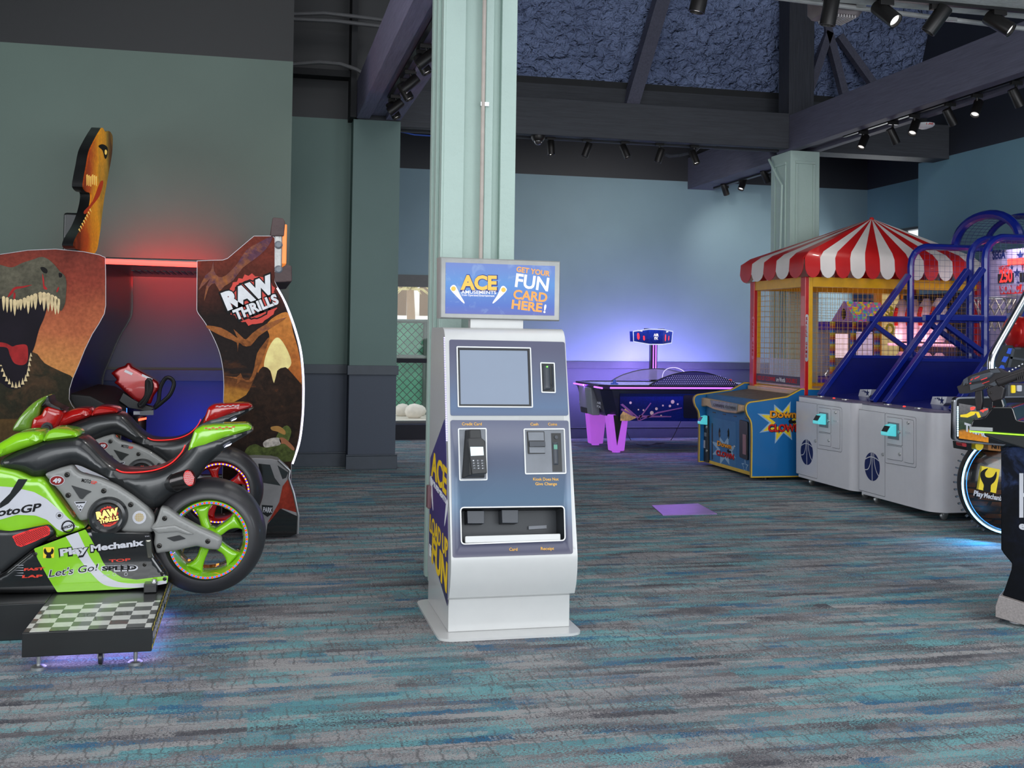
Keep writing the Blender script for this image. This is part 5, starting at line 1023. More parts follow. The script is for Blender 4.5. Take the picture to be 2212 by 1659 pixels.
MB().tube([CP.p(a, b, .004) for a, b in CP.tr([(1955, 566), (2036, 640), (2028, 690), (2064, 800), (2096, 950), (2092, 1082)], ZJ)], .009, 8).build('fender_tube', M_strap, CO)
for x, y in ((.12, 8.05), (.12, 9.7), (-1.6, 8.3), (-1.6, 9.7)): MB().lathe((x - .015, y, .03), (1, 0, 0), [(0, 0), (0, .03), (.03, .03), (.03, 0)], 14).build('caster', M_tyre, J); 

# ================================================================ air hockey table
A1 = (1200, 680, 4.2538)
M_violet = mat('violet_led_bar', S(190, 120, 255), .3, es=1.9, ecol=(.42, .12, 1, 1)); M_ahdark = mat('dark_navy_laminate', S(24, 24, 52), .35, coat=.3); M_leg = mat('glowing_magenta_leg', S(170, 70, 210), .4, es=.5, ecol=(.62, .16, .9, 1), var=.15, vs_=4)
A_ah = art('starburst_print', [(0, S(14, 22, 70)), (.45, S(16, 34, 118)), (.7, S(26, 48, 150)), (1, S(30, 26, 96))], 0, -1.1, 1.1, 2.2, .3)
H_ = thing('air_hockey_table', 'air hockey table with violet light bars, magenta legs and overhead scoreboard', 'air hockey table', (5.3, 13.6, 0))
ay0, ay1, ax0, ax1 = 12.98, 14.22, 4.13, 6.5
def octo(i, c, z): x0, x1, y0, y1 = ax0 + i, ax1 - i, ay0 + i * .25, ay1 - i * .25; return [(x0 + c, y0, z), (x1 - c, y0, z), (x1, y0 + c, z), (x1, y1 - c, z), (x1 - c, y1, z), (x0 + c, y1, z), (x0, y1 - c, z), (x0, y0 + c, z)]
MB().loft([octo(.13, .1, .44), octo(.1, .12, .47), octo(.02, .12, .775)]).build('cabinet', M_ahdark, H_, bevel=.006)
rim_ = MB().loft([octo(0, .12, .775), octo(0, .12, .815)])
rim_.build('rim', M_blkbox, H_, bevel=.004)
MB().box(ax0 + .1, ax1 - .1, ay0 + .1, ay1 - .1, .815, .826).build('playfield', mat('pale_playfield', S(176, 186, 226), .25, coat=.4, es=.3, ecol=(.5, .5, 1, 1)), H_)  # faint violet emission stands in for light falling on the playfield
mb = MB(); a_, b_ = octo(0, .12, .815), octo(.09, .1, .815); mb.loft([a_, [(x, y, .835) for x, y, z in a_], [(x, y, .835) for x, y, z in b_], b_], cap=False); mb.build('cushion', M_blkbox, H_, bevel=.004)
oc = octo(-.008, .12, .80)
for i, j in ((0, 1), (3, 4), (4, 5), (1, 2), (5, 6)): MB().cyl(oc[i], oc[j], .0105, n=8).build('light_bar', M_violet, H_)
q = XP(ax0 - .01); f = lambda x, y: q.t(x, y)
for x0, x1 in ((1240, 1261), (1284, 1301)): a, b_ = f(x0, 828 + (x0 - 1240) * .18), f(x1, 828 + (x1 - 1240) * .18); MB().cyl((ax0 - .012, -a[0], .80), (ax0 - .012, -b_[0], .80), .0105, n=8).build('light_bar', M_violet, H_)
hp = YP(ay0 - .002)
hpp = [hp.t(x, y) for x, y in ((1339, 850), (1609, 852), (1609, 911), (1339, 909))]
AO = plate(hp, hpp, 0, .003, 'side_graphic', A_ah, H_)
hk = hp.moved(.0035); M_star = mat('pale_star_print', S(216, 190, 190), .5, es=.05, var=.3); M_pk = mat('pink_streak_print', S(150, 96, 160), .5)
plate(hk, [hk.t(*p) for p in ((1340, 897), (1352, 880), (1376, 902), (1360, 909), (1340, 909))], 0, .0005, 'starburst', mat('gold_flare_print', S(220, 180, 120), .5, var=.4, vs_=20), AO)
for p in (((1340, 874), (1345, 872), (1384, 905), (1380, 907)), ((1341, 886), (1343, 882), (1372, 898), (1368, 900)), ((1376, 908), (1405, 870), (1407, 871), (1380, 908)), ((1378, 909), (1420, 890), (1473, 880), (1473, 882), (1422, 893), (1382, 909)), ((1380, 897), (1450, 899), (1450, 901), (1380, 902))): plate(hk, [hk.t(*a) for a in p], .0004, .0008, 'light_streak', M_pk, AO)
for x, y, r in ((1362, 870, 4), (1390, 886, 3), (1408, 892, 6), (1418, 883, 4.5), (1432, 876, 3), (1453, 868, 6), (1447, 877, 4), (1464, 873, 3), (1379, 885, 2.5), (1428, 898, 3)): plate(hk, circ(hk.t(x, y), r * .004, 12), .0004, .0008, 'sparkle', M_star, AO)
plate(hp, rpoly([hp.t(*a) for a in ((1476, 853), (1555, 854), (1555, 905), (1476, 903))], .03), .003, .012, 'side_hatch', M_blkbox, H_)
# goal end box and end prints
ex = XP(ax0 - .02 + .06)
eb = [ex.t(*a) for a in ((1257, 832), (1284, 838), (1288, 897), (1261, 888))]; MB().prism(ex, eb, -.05, .05).build('goal_box', M_gplast, H_, bevel=.01)
eb = [ex.t(*a) for a in ((1264, 878), (1276, 881), (1277, 893), (1265, 890))]; MB().prism(ex, eb, .05, .062).build('puck_return', M_bplast, H_, bevel=.004)
for (x, y), (x2, y2) in (((1252, 868), (1258, 870)), ((1290, 878), (1299, 880))): words(ex, 'AIR', ex.t(x, y - 6), ex.t(x2, y2 - 6), .03, 'end_lettering', M_panelw, H_, bold=.03, off=.004); words(ex, 'FX', ex.t(x, y + 2), ex.t(x2, y2 + 2), .03, 'end_lettering', M_panelw, H_, bold=.03, off=.004)
# legs
def leg(x, y, sx, inlay=True):
    z1 = .47; w0, w1, d0, d1 = .125, .085, .10, .07
    o = MB().loft([[(x + a * w1, y + b * d1, .02) for a, b in ((-1, -1), (1, -1), (1, 1), (-1, 1))], [(x + a * w0, y + b * d0, z1) for a, b in ((-1, -1), (1, -1), (1, 1), (-1, 1))]]).build('leg', M_leg, H_, bevel=.012)
    if inlay: pl_ = PL((x, y - .088, .25), (1, 0, 0), (0, -.03, .45)); MB().prism(pl_, [(-.075, .215), (.045, .215), (-.015, -.16)], -.01, .006).build('leg_inlay', M_blkbox, o)
    MB().cyl((x, y, 0), (x, y, .03), .05, n=16).build('leg_foot', M_leg, o)
p = YP(13.12).t(1331, 970); leg(p[0], 13.12, 1); p2 = YP(14.02).t(1286, 958); leg(p2[0], 14.02, 1, False); leg(6.25, 13.12, -1); leg(6.25, 14.02, -1)
# arched shields
def hazy(name, col, f):
    m = bpy.data.materials.new(name); m.use_nodes = True; nt = m.node_tree; b = nt.nodes['Principled BSDF']; o = nt.nodes['Material Output']; x = nt.nodes.new('ShaderNodeMixShader'); t = nt.nodes.new('ShaderNodeBsdfTransparent'); b.inputs['Roughness'].default_value = .15
    nt.links.new(ramp(nt, noise(nt, coords(nt), 8), [(.3, col), (.7, tuple(min(1, c * 1.15) for c in col))]), b.inputs['Base Color']); x.inputs[0].default_value = f; nt.links.new(t.outputs[0], x.inputs[1]); nt.links.new(b.outputs[0], x.inputs[2]); nt.links.new(x.outputs[0], o.inputs[0]); return m
M_tint = hazy('tinted_shield', S(70, 64, 130), .8); M_perspex = hazy('perspex_reflection_haze', S(200, 196, 214), .3); M_clear = hazy('clear_shield', S(150, 140, 200), .12); M_whited = mat('bright_edge', S(220, 210, 255), .3, es=.9, ecol=(.8, .72, 1, 1))  # perspex colour whitened to stand in for light reflected off it
M_far = hazy('pale_shield', S(170, 160, 210), .5)
def dome(y, pxs, m, nm, dots):
    pl_ = YP(y); c = smooth([pl_.t(*a) for a in pxs], 6, False); o = MB().prism(pl_, c, -.006, .006).build(nm, m, H_)
    MB().tube([pl_.p(a, b, 0) for a, b in c], .008, 6).build('shield_edge', M_blkbox if dots else M_mid, o)
    if dots:
        x0, x1 = c[0][0], c[-1][0]; top = max(b for a, b in c); mb = MB(); zb_ = c[0][1]
        for i in range(46):
            for j in range(6):
                x = x0 + (x1 - x0) * (i + .5 * (j % 2)) / 46; u = (x - x0) / (x1 - x0) * 2 - 1; hh = (top - zb_) * (1 - u * u) - .008; z = zb_ + .012 + j * .023
                if z - zb_ < hh: mb.prism(pl_, circ((x, z), .0036, 6), .0065, .008)
        mb.build('dot_pattern', M_whited, o)['kind'] = 'stuff'
dome(13.02, [(1400, 834), (1420, 822), (1450, 810), (1480, 804), (1505, 803), (1535, 808), (1570, 820), (1606, 837)], M_tint, 'near_shield', True)
dome(14.1, [(1322, 822), (1345, 810), (1375, 801), (1405, 797), (1440, 798), (1475, 806), (1510, 818)], M_far, 'far_shield', False)
xs_ = YP(13.6).t(1455, 820)[0]; pl_ = XP(5.32); c = [(-14.05, .86), (-14.03, .93), (-13.95, .985), (-13.8, 1.02), (-13.6, 1.035), (-13.4, 1.02), (-13.25, .985), (-13.17, .93), (-13.15, .86)]; c = smooth(c, 4, False); o = MB().prism(pl_, c, -.005, .005).build('centre_shield', M_clear, H_); MB().tube([pl_.p(a, b, 0) for a, b in c], .0045, 6).build('shield_edge', M_whited, o)
# scoreboard
sxp = YP(14.3); sx = sxp.t(1411, 770)[0]
po = MB().box(sx - .045, sx + .045, 14.26, 14.34, .8, 1.42).build('score_post', M_blkbox, H_, bevel=.004)
for d in (-.014, .022): MB().cyl((sx + d, 14.255, .98), (sx + d, 14.255, 1.36), .0085, n=8).build('post_light', M_violet, po)
sl = lambda px, py, y: (YP(y).t(px, py)[0], y, YP(y).t(px, py)[1])
L_, Cl, Cr, Rr = (1367, 711), (1404, 711), (1432, 711), (1453, 713)
ptsT = [sl(1368, 716, 14.3), sl(1403, 711, 13.98), sl(1433, 712, 13.98), sl(1453, 716, 14.3)]; ptsB = [sl(1369, 738, 14.3), sl(1404, 744, 13.98), sl(1431, 744, 13.98), sl(1450, 741, 14.3)]
M_scr = art('score_panel_print', [(0, S(12, 22, 90)), (1, S(30, 60, 180))], 2, 1.3, 1.6, 9, .7, es=.5); M_sled = mat('scoreboard_edge', S(220, 225, 245), .3, es=.4)
so_ = MB().loft([[*ptsB, (ptsB[3][0], 14.45, ptsB[3][2]), (ptsB[0][0], 14.45, ptsB[0][2])], [*ptsT, (ptsT[3][0], 14.45, ptsT[3][2]), (ptsT[0][0], 14.45, ptsT[0][2])]]).build('scoreboard', M_scr, H_)
MB().tube(ptsT, .008, 6).build('scoreboard_edge', M_sled, so_); MB().tube([ptsT[0], ptsB[0], ptsB[1], ptsB[2], ptsB[3], ptsT[3]], .008, 6).build('scoreboard_edge', M_sled, so_)
M_dig = mat('red_digits', S(200, 20, 16), .4, es=2.2, ecol=(1, .03, .02, 1))
def facepl(a, b, c): o = Vector(a); return PL(o, Vector(b) - o, Vector(c) - o)
for i, (digits) in enumerate((((.25, '0', .085), (.62, '0', .06)), ((.2, '0', .085), (.6, '0', .06)))):
    i0 = 0 if i == 0 else 2; fp = facepl(ptsB[i0], ptsB[i0 + 1], ptsT[i0]); Lx = (Vector(ptsB[i0 + 1]) - Vector(ptsB[i0])).length
    for u_, s_, hh in digits: words(fp, s_, (Lx * u_, .045), (Lx * u_ + hh * .55, .045), hh, 'score_digit', M_dig, so_, bold=.035, off=.004)
    mb = MB(); 
    for k in range(5): mb.prism(fp, [(Lx * .3 + k * .02, .155), (Lx * .3 + k * .02 + .014, .155), (Lx * .3 + k * .02 + .014, .17), (Lx * .3 + k * .02, .17)], .003, .005)
    mb.build('name_marks', M_swhite, so_)
fp = facepl(ptsB[1], ptsB[2], ptsT[1]); Lx = (Vector(ptsB[2]) - Vector(ptsB[1])).length
words(fp, 'AIR', (Lx * .3, .11), (Lx * .72, .11), .035, 'score_lettering', M_swhite, so_, bold=.05, off=.004); words(fp, 'FX', (Lx * .36, .065), (Lx * .66, .065), .035, 'score_lettering', M_swhite, so_, bold=.05, off=.004)
for x in (sx - .12, sx + .08): MB().box(x, x + .06, 14.25, 14.35, ptsT[1][2] - .01, ptsT[1][2] + .012).build('scoreboard_cap', M_blkbox, so_)
for (x, y, r), m_, lab in (((4.42, 13.35, .05), mat('blue_mallet', S(60, 90, 200), .3), 'blue'), ((6.1, 13.6, .05), mat('red_mallet', S(220, 70, 70), .3), 'red')):
    z = .8265; t_ = MB().lathe((x, y, z), (0, 0, 1), [(0, 0), (.0, r), (.015, r), (.02, r * .8), (.02, r * .45), (.06, r * .4), (.065, 0)], 20).build('mallet', m_)
    tag(t_, lab + ' mallet on the air hockey playfield' + (' at the near left end' if lab == 'blue' else ' behind the clown game'), 'mallet', 'air hockey mallets')
lamp('violet_bar_glow', 'AREA', (5.3, ay0 - .03, .74), 9, (.45, .2, 1), aim=(5.3, ay0 - 1.2, 0), shape='RECTANGLE', size=2.1, size_y=.04)
lamp('violet_end_glow', 'AREA', (5.3, ay1 + .05, .8), 45, (.38, .25, 1), aim=(5.3, 14.9, .9), shape='RECTANGLE', size=2.2, size_y=.06)
lamp('violet_post_glow', 'AREA', (sx, 14.35, 1.2), 10, (.45, .3, 1), aim=(sx, 14.9, 1.2), shape='RECTANGLE', size=.1, size_y=.4)
lamp('violet_left_glow', 'AREA', (ax0 - .06, 13.6, .8), 9, (.45, .2, 1), aim=(3.2, 14.3, .4), shape='RECTANGLE', size=1, size_y=.05)
q = ZP(.006); cpx = [(1352, 930), (1362, 950), (1378, 960), (1400, 963), (1415, 958), (1432, 957), (1450, 950), (1465, 925)]
cp_ = [(hp.t(*cpx[0])[0], 13.2, .44)] + [(q.t(*a)[0], q.t(*a)[1], .006) for a in cpx[1:-1]] + [(hp.t(*cpx[-1])[0] + .2, 13.3, .44)]
MB().tube(smooth(cp_, 5, False), .005, 6).build('power_cable', M_bplast, H_)

# ================================================================ clown knock-down game
M_cblue = mat('bright_blue_laminate', S(22, 104, 168), .35, coat=.3, var=.06, vs_=3); M_cfront = mat('steel_blue_print', S(62, 112, 160), .4, var=.08, vs_=6); M_tmould = mat('yellow_t_moulding', S(214, 176, 60), .4); M_tan = mat('tan_bumper', S(196, 162, 128), .4); M_cred = mat('red_post_paint', S(190, 26, 30), .3, coat=.4); M_cyel = mat('yellow_post_paint', S(226, 168, 20), .35, coat=.3); M_ywire = mat('yellow_wire', S(206, 160, 70), .4, .3); M_pink = mat('pink_print', S(224, 130, 150), .5)
Cw = thing('clown_game', 'blue knock-down fairground game with a red and white striped canopy', 'arcade cabinet', (6.1, 10.98, 0))
cy0, cy1 = 10.36, 11.68; sp0 = YP(cy0)
spx = [(1622, 1034), (1623, 960), (1622, 915), (1613, 896), (1610, 880), (1617, 869), (1640, 865), (1700, 856)]
s_ = [sp0.t(*a) for a in spx]; s_[0] = (s_[0][0], .035)
side = smooth(s_, 4, False, sharp=(0, 1)) + [(5.42, .93), (7.6, .93), (7.6, .035)]
for y, o0, nm in ((cy0, -.03, 'side_panel'), (cy1 + .03, -.03, 'side_panel')):
    so2 = MB().prism(YP(y), side, -.03, 0).build(nm, M_cblue, Cw); band(YP(y), side, .012, -.031, .003).build('panel_edge', M_tmould, so2)
    if y == cy0: SIDE = so2
fx = 4.955
MB().box(fx, 7.6, cy0 + .03, cy1 - .0, .04, .80).build('cabinet', M_cfront, Cw)
MB().box(fx - .006, fx, cy0 + .03, cy1, .035, .07).build('kick_rail', M_tmould, Cw)
for x, y in ((5.1, 10.5), (5.1, 11.5), (7.4, 10.5), (7.4, 11.5)): MB().cyl((x, y, 0), (x, y, .04), .03, n=12).build('levelling_foot', M_bplast, Cw)
fp = XP(fx); 
MB().prism(fp, [fp.t(1200 + x / 4.2538, 680 + y / 4.2538) for x, y in ((1335, 752), (1420, 768), (1745, 832), (1745, 888), (1690, 908), (1590, 898), (1480, 868), (1420, 838), (1365, 848), (1338, 812))], -.05, .05).build('bumper', M_tan, Cw, bevel=.015)
pl_ = fp.moved(.052); words(pl_, 'CARNIVAL CLOWNS', pl_.t(1200 + 1455 / 4.2538, 680 + 838 / 4.2538), pl_.t(1200 + 1660 / 4.2538, 680 + 874 / 4.2538), .03, 'plate_lettering', M_bplast, Cw, off=.006)
plate(pl_, rpoly([pl_.t(1200 + x / 4.2538, 680 + y / 4.2538) for x, y in ((1422, 782), (1676, 822), (1670, 885), (1600, 880), (1440, 845))], .01), 0, .004, 'name_plate', mat('aged_name_plate', S(116, 126, 116), .4, .3, var=.3, vs_=20), Cw)
f1 = lambda pts: fp.tr(pts, A1)
dr = plate(fp, f1([(1445, 940), (1660, 985), (1660, 1437), (1445, 1376)]), -.002, .004, 'front_door', mat('door_blue_print', S(70, 118, 164), .4, var=.1, vs_=6), Cw, bevel=.002)
plate(fp, f1([(1441, 995), (1448, 996), (1448, 1330), (1441, 1328)]), .004, .008, 'door_hinge', M_bplast, dr); q2 = fp.t(1200 + 1648 / 4.2538, 680 + 1210 / 4.2538); MB().lathe((fx - .004, -q2[0], q2[1]), (-1, 0, 0), [(0, .014), (.008, .012), (.008, 0)], 10).build('door_lock', M_strap, dr)
cd1 = MB().prism(fp, rpoly(f1([(1342, 915), (1412, 928), (1418, 1360), (1336, 1336)]), .02), 0, .018).build('coin_door', M_bplast, Cw, bevel=.004)
M_teal = mat('teal_card_reader', S(80, 190, 200), .3, es=.4, ecol=(.12, .8, .86, 1))
def reader(pl, c, w_, par, off):
    w_ *= .72; sec = lambda b0, b1, o: [pl.p(c[0] + a * w_, c[1] + b, off + o) for a, b in ((-1, b0), (1, b0), (1, b1), (-1, b1))]
    o = MB().loft([sec(-.05, .055, 0), sec(-.045, .04, .05), sec(-.042, -.015, .085)]).build('card_reader', M_teal, par, bevel=.007)
    a = pl.p(c[0], c[1] + .04, off + .05); b2 = pl.p(c[0], c[1] - .015, off + .085); rp = PL(a, pl.u, a - b2); MB().prism(rp, [(-w_ * .75, -.06), (w_ * .75, -.06), (w_ * .75, -.006), (-w_ * .75, -.006)], -.002, .004).build('reader_screen', M_bplast, o)
    return o
reader(fp, fp.t(1200 + 1397 / 4.2538, 680 + 968 / 4.2538), .062, cd1, .018)
fq = fp.moved(.019)
for pts, m_ in (([(1342, 1075), (1360, 1078), (1360, 1112), (1342, 1108)], M_gplast), ([(1366, 1080), (1388, 1084), (1388, 1120), (1366, 1115)], M_gplast), ([(1350, 1148), (1374, 1152), (1374, 1225), (1350, 1220)], M_panelw)): plate(fq, fq.tr(pts, A1), 0, .003, 'coin_door_label', m_, cd1)
for x, y in ((1392, 1032), (1392, 1250)): q2 = fq.t(1200 + x / 4.2538, 680 + y / 4.2538); MB().lathe((fx - .019, -q2[0], q2[1]), (-1, 0, 0), [(0, .018), (.01, .016), (.01, 0)], 10).build('coin_lock', M_strap, cd1)
cd2 = MB().prism(fp, rpoly(f1([(1702, 962), (1778, 985), (1778, 1338), (1702, 1308)]), .02), 0, .018).build('ticket_dispenser', M_bplast, Cw, bevel=.004)
plate(fq, fq.tr([(1722, 1095), (1752, 1103), (1752, 1288), (1722, 1278)], A1), 0, .004, 'ticket_slot', mat('red_clear_slot', S(150, 110, 115), .3), cd2)
mb = MB()
for x, y in ((1366, 881), (1457, 897), (1551, 914), (1650, 932), (1757, 952)): mb = MB(); mb.prism(fp, f1([(x - 12, y - 6), (x + 14, y - 2), (x + 14, y + 7), (x - 12, y + 3)]), 0, .003); mb.build('vent_slot', M_bplast, Cw)
M_bur = mat('pale_burst_print', S(150, 180, 205), .45); M_bury = mat('yellow_burst_print', S(232, 200, 50), .45); M_cy = mat('orange_letter_print', S(230, 150, 40), .45); M_bred = mat('red_letter_print', S(200, 44, 40), .45)
def burstlogo(pl, cpx, rw, rh, par, faded):
    c = pl.t(*cpx); mk = lambda s_, sd: [(c[0] + (x) * rw * s_, c[1] + y * rh * s_) for x, y in burst((0, 0), .52, 1.0, 8, .45, .16, 1, sd)]
    plate(pl, mk(1.12, 4), 0, .001, 'burst_outline', M_bur, par); plate(pl, mk(.95, 4), .001, .0016, 'burst', M_bur if faded else M_bury, par); plate(pl, mk(.62, 4), .0016, .002, 'burst_centre', M_cfront if faded else M_cblue, par)
    T = lambda x, y: (c[0] + x * rw, c[1] + y * rh)
    for s_, p0, p1, h, m_ in (('Down', (-.62, .22), (.62, .22), .34, M_cy), ('the', (.25, -.06), (.6, -.06), .2, M_ink), ('CLOWN', (-.7, -.46), (.85, -.46), .36, M_bred)):
        a, b2 = T(*p0), T(*p1); w2 = words(pl, s_, a, b2, h * rh, 'burst_lettering', M_ink, par, bold=.09, off=.0022); words(pl, s_, a, b2, h * rh, 'burst_lettering', m_, par, bold=.035, off=.0035)
burstlogo(fp.moved(.0045), (1200 + 1552 / 4.2538, 680 + 1245 / 4.2538), .30, .155, dr, True)
burstlogo(YP(cy0), (1200 + 2090 / 4.2538, 680 + 985 / 4.2538), .235, .205, SIDE, False)
plate(fp, star(fp.t(1200 + 1742 / 4.2538, 680 + 1395 / 4.2538), .085), 0, .002, 'star_sticker', M_bur, Cw); plate(fp, star(fp.t(1200 + 1742 / 4.2538, 680 + 1395 / 4.2538), .06), .002, .003, 'star_sticker', M_cfront, Cw)
for s_ in (-1, 1):
    c = fp.t(1200 + (1552 + s_ * 28) / 4.2538, 680 + 1090 / 4.2538); mb = MB()
    for r_ in (.03, .045, .06): 
        pts = [(c[0] + s_ * r_ * math.cos(t) * .9, c[1] + r_ * 1.2 * math.sin(t)) for t in [R(-50 + 10 * k) for k in range(11)]]; mb.tube([fp.p(a, b, .0055) for a, b in pts], .004, 5)
    mb.build('speaker_slots', M_bplast, dr)
# deck
MB().loft([[(fx + .01, y, .785), (5.45, y, .86), (5.45, y, .80), (fx + .01, y, .76)] for y in (cy0 + .03, cy1)]).build('play_deck', mat('brown_carpeted_deck', S(104, 90, 80), .6, var=.25, vs_=20), Cw)
MB().box(5.45, 7.55, cy0 + .03, cy1, .80, .90).build('rear_deck', M_tan, Cw)
# cage
gx = 5.5; zt1 = 2.07; gy = (10.405, 11.60)
for y, s_ in ((gy[0], 1), (gy[1], -1)):
    yo = y - .04 if s_ > 0 else y + .04
    for x in (gx, 7.5):
        MB().box(x - .045, x - .0, y - .05, y + .05, .86, zt1).build('cage_post', M_cred, Cw, bevel=.008); MB().box(x, x + .05, y - .04, y + .04, .86, zt1).build('cage_post', M_cyel, Cw, bevel=.008)
    MB().box(gx, 7.5, y - .03, y + .03, zt1 - .1, zt1).build('cage_rail', M_cyel, Cw); MB().box(gx, 7.5, y - .03, y + .03, .88, .92).build('cage_rail', M_cyel, Cw)
MB().box(gx - .03, gx + .03, gy[0], gy[1], zt1 - .1, zt1).build('cage_rail', M_cyel, Cw); MB().box(gx - .03, gx + .03, gy[0], gy[1], .86, .915).build('cage_rail', M_cyel, Cw)
def grid(pl, a0, a1, b0, b1, st, r, name, m, par, clip=None):
    mb = MB(); n = int((a1 - a0) / st)
    for i in range(1, n + 1):
        a = a0 + i * st; lo_, hi_ = (b0, b1) if clip is None else clip('a', a)
        if hi_ > lo_: mb.tube([pl.p(a, lo_, 0), pl.p(a, hi_, 0)], r, 4)
    for j in range(1, int((b1 - b0) / st) + 1):
        b = b0 + j * st; lo_, hi_ = (a0, a1) if clip is None else clip('b', b)
        if hi_ > lo_: mb.tube([pl.p(lo_, b, 0), pl.p(hi_, b, 0)], r, 4)
    return mb.build(name, m, par)
grid(XP(gx), -gy[1], -gy[0], .92, zt1 - .1, .058, .0015, 'wire_mesh', M_ywire, Cw)
for y in gy: grid(YP(y), gx, 7.5, .92, zt1 - .1, .058, .0015, 'wire_mesh', M_ywire, Cw)
# perspex strip along the front with wording
MB().box(gx - .012, gx - .006, gy[0] + .06, gy[1] - .06, .93, 1.22).build('perspex_guard', M_perspex, Cw)
qg = XP(gx - .013); plate(qg, [(-gy[1] + .07, .95), (-gy[0] - .07, .95), (-gy[0] - .07, 1.04), (-gy[1] + .07, 1.04)], 0, .002, 'notice_strip', mat('dark_notice_print', S(84, 78, 92), .4), Cw)
words(qg, 'RED LIT CLOWNS', (-gy[1] + .1, .972), (-gy[1] + .53, .972), .045, 'notice_lettering', M_bred, Cw, off=.003, bold=.01); words(qg, 'are Worth', (-gy[1] + .56, .972), (-gy[1] + .76, .972), .045, 'notice_lettering', M_wprint, Cw, off=.003); words(qg, 'DOUBLE', (-gy[1] + .79, .972), (-gy[1] + 1.03, .972), .045, 'notice_lettering', M_bred, Cw, off=.003, bold=.01)
for y in (gy[0] - .052, gy[1] + .052):
    pass
for y0_, px0, nm in ((gy[1], 1627, 'a'), (gy[0], 1743, 'b')):
    pl_ = XP(gx - .046); c = pl_.t(px0, 730); plate(pl_, rrect(c[0] - .028, c[1] - .24, c[0] + .028, c[1] + .24, .025), 0, .003, 'post_plate', M_pink if nm == 'a' else M_panelw, Cw)
    mb = MB(); [letters(mb, pl_, ch, (c[0] - .017, c[1] + .18 - i * .042), (c[0] + (.017 if ch != 'I' else -.006), c[1] + .18 - i * .042), .032, off=.004, bold=.03) for i, ch in enumerate('SKILL GAME') if ch != ' ']; mb.words = []; mb.build('post_lettering', M_bred, Cw)
# target rack with pink-lit fuzzy figures at the rear
rk = MB().box(7.3, 7.45, gy[0] + .1, gy[1] - .1, .9, 1.95).build('target_rack', mat('dark_rack', S(30, 20, 30), .6), Cw)
M_fuzz = mat('white_plush', S(224, 206, 214), .95, bump=1, bs=30); M_plit = mat('pink_light_tray', S(255, 170, 190), .4, es=1.2, ecol=(1, .45, .6, 1))
for i in range(4):
    y = gy[0] + .25 + i * .235
    for z0, hgt, nm in ((1.42, .5, 'upper'), (.98, .34, 'lower')):
        mb = MB(); mb.tube([(7.2, y, z0 + hgt * t) for t in (0, .15, .35, .6, .8, .95)], [.05, .08, .075, .085, .075, .03], 12); mb.build('plush_target', M_fuzz, rk)
    MB().tube([(7.11, y - .03, 1.8), (7.11, y, 1.72), (7.11, y - .02, 1.6)], [.02, .025, .02], 8).build('red_tie', M_bred, rk)
for z in (1.40, .95): MB().box(7.1, 7.3, gy[0] + .1, gy[1] - .1, z - .03, z).build('light_tray', M_plit, rk)
lamp('pink_tray_glow', 'AREA', (7.05, 11.0, 1.45), 2.2, (1, .55, .65), aim=(7.3, 11.0, 1.75), shape='RECTANGLE', size=.9, size_y=.1)
# canopy
M_vin = mat('white_vinyl', S(216, 208, 204), .45, coat=.15, var=.06, vs_=5, bump=.15, bs=6); M_vir = mat('red_vinyl', S(186, 22, 24), .4, coat=.2, var=.08, vs_=5, bump=.15, bs=6)
ez = YP(10.27).t(1730, 549)[1]; EX0, EX1, EY0, EY1 = 5.40, 7.42, 10.27, 11.76; AP = Vector((YP(10.97).t(1883, 472)[0], 10.97, YP(10.97).t(1883, 472)[1]))
ez = max(2.22, min(ez, 2.32))
mb = MB()
def side_strip(P, Q, n, k0, drop=.235):
    P = Vector(P); Q = Vector(Q); out = Vector((0, 0, 0)); d = (Q - P).normalized(); out = Vector((d.y, -d.x, 0))
    for i in range(n):
        a, b_ = P.lerp(Q, i / n), P.lerp(Q, (i + 1) / n); mb.mi = (i + k0) % 2
        ua, ub = AP.lerp(a, .93) + Vector((0, 0, .008)), AP.lerp(b_, .93) + Vector((0, 0, .008))
        va, vb, vap = mb.bm.verts.new(ua), mb.bm.verts.new(ub), mb.bm.verts.new(AP)
        mb.face([vap, va, vb]); e0 = mb.bm.verts.new(a - Vector((0, 0, .03)) + out * .01); e1 = mb.bm.verts.new(b_ - Vector((0, 0, .03)) + out * .01); mb.face([va, e0, e1, vb])
        low = []
        for k in range(9):
            t = k / 8; low.append(mb.bm.verts.new(a.lerp(b_, t) - Vector((0, 0, drop * .62 + drop * .38 * math.sin(math.pi * t) ** .6)) + out * .02))
        mb.face([e0] + low + [e1])
side_strip((EX0, EY0, ez), (EX1, EY0, ez), 12, 1); side_strip((EX1, EY0, ez), (EX1, EY1, ez), 6, 1); side_strip((EX1, EY1, ez), (EX0, EY1, ez), 12, 1); side_strip((EX0, EY1, ez), (EX0, EY0, ez), 5, 1)
cn = mb.build('canopy', [M_vin, M_vir], Cw, recalc=False)
sd = cn.modifiers.new('thickness', 'SOLIDIFY'); sd.thickness = .006
mb = MB().lathe(AP, (0, 0, 1), [(-.02, .03), (.01, .02), (.015, 0)], 12); mb.build('canopy_cap', M_vir, Cw)

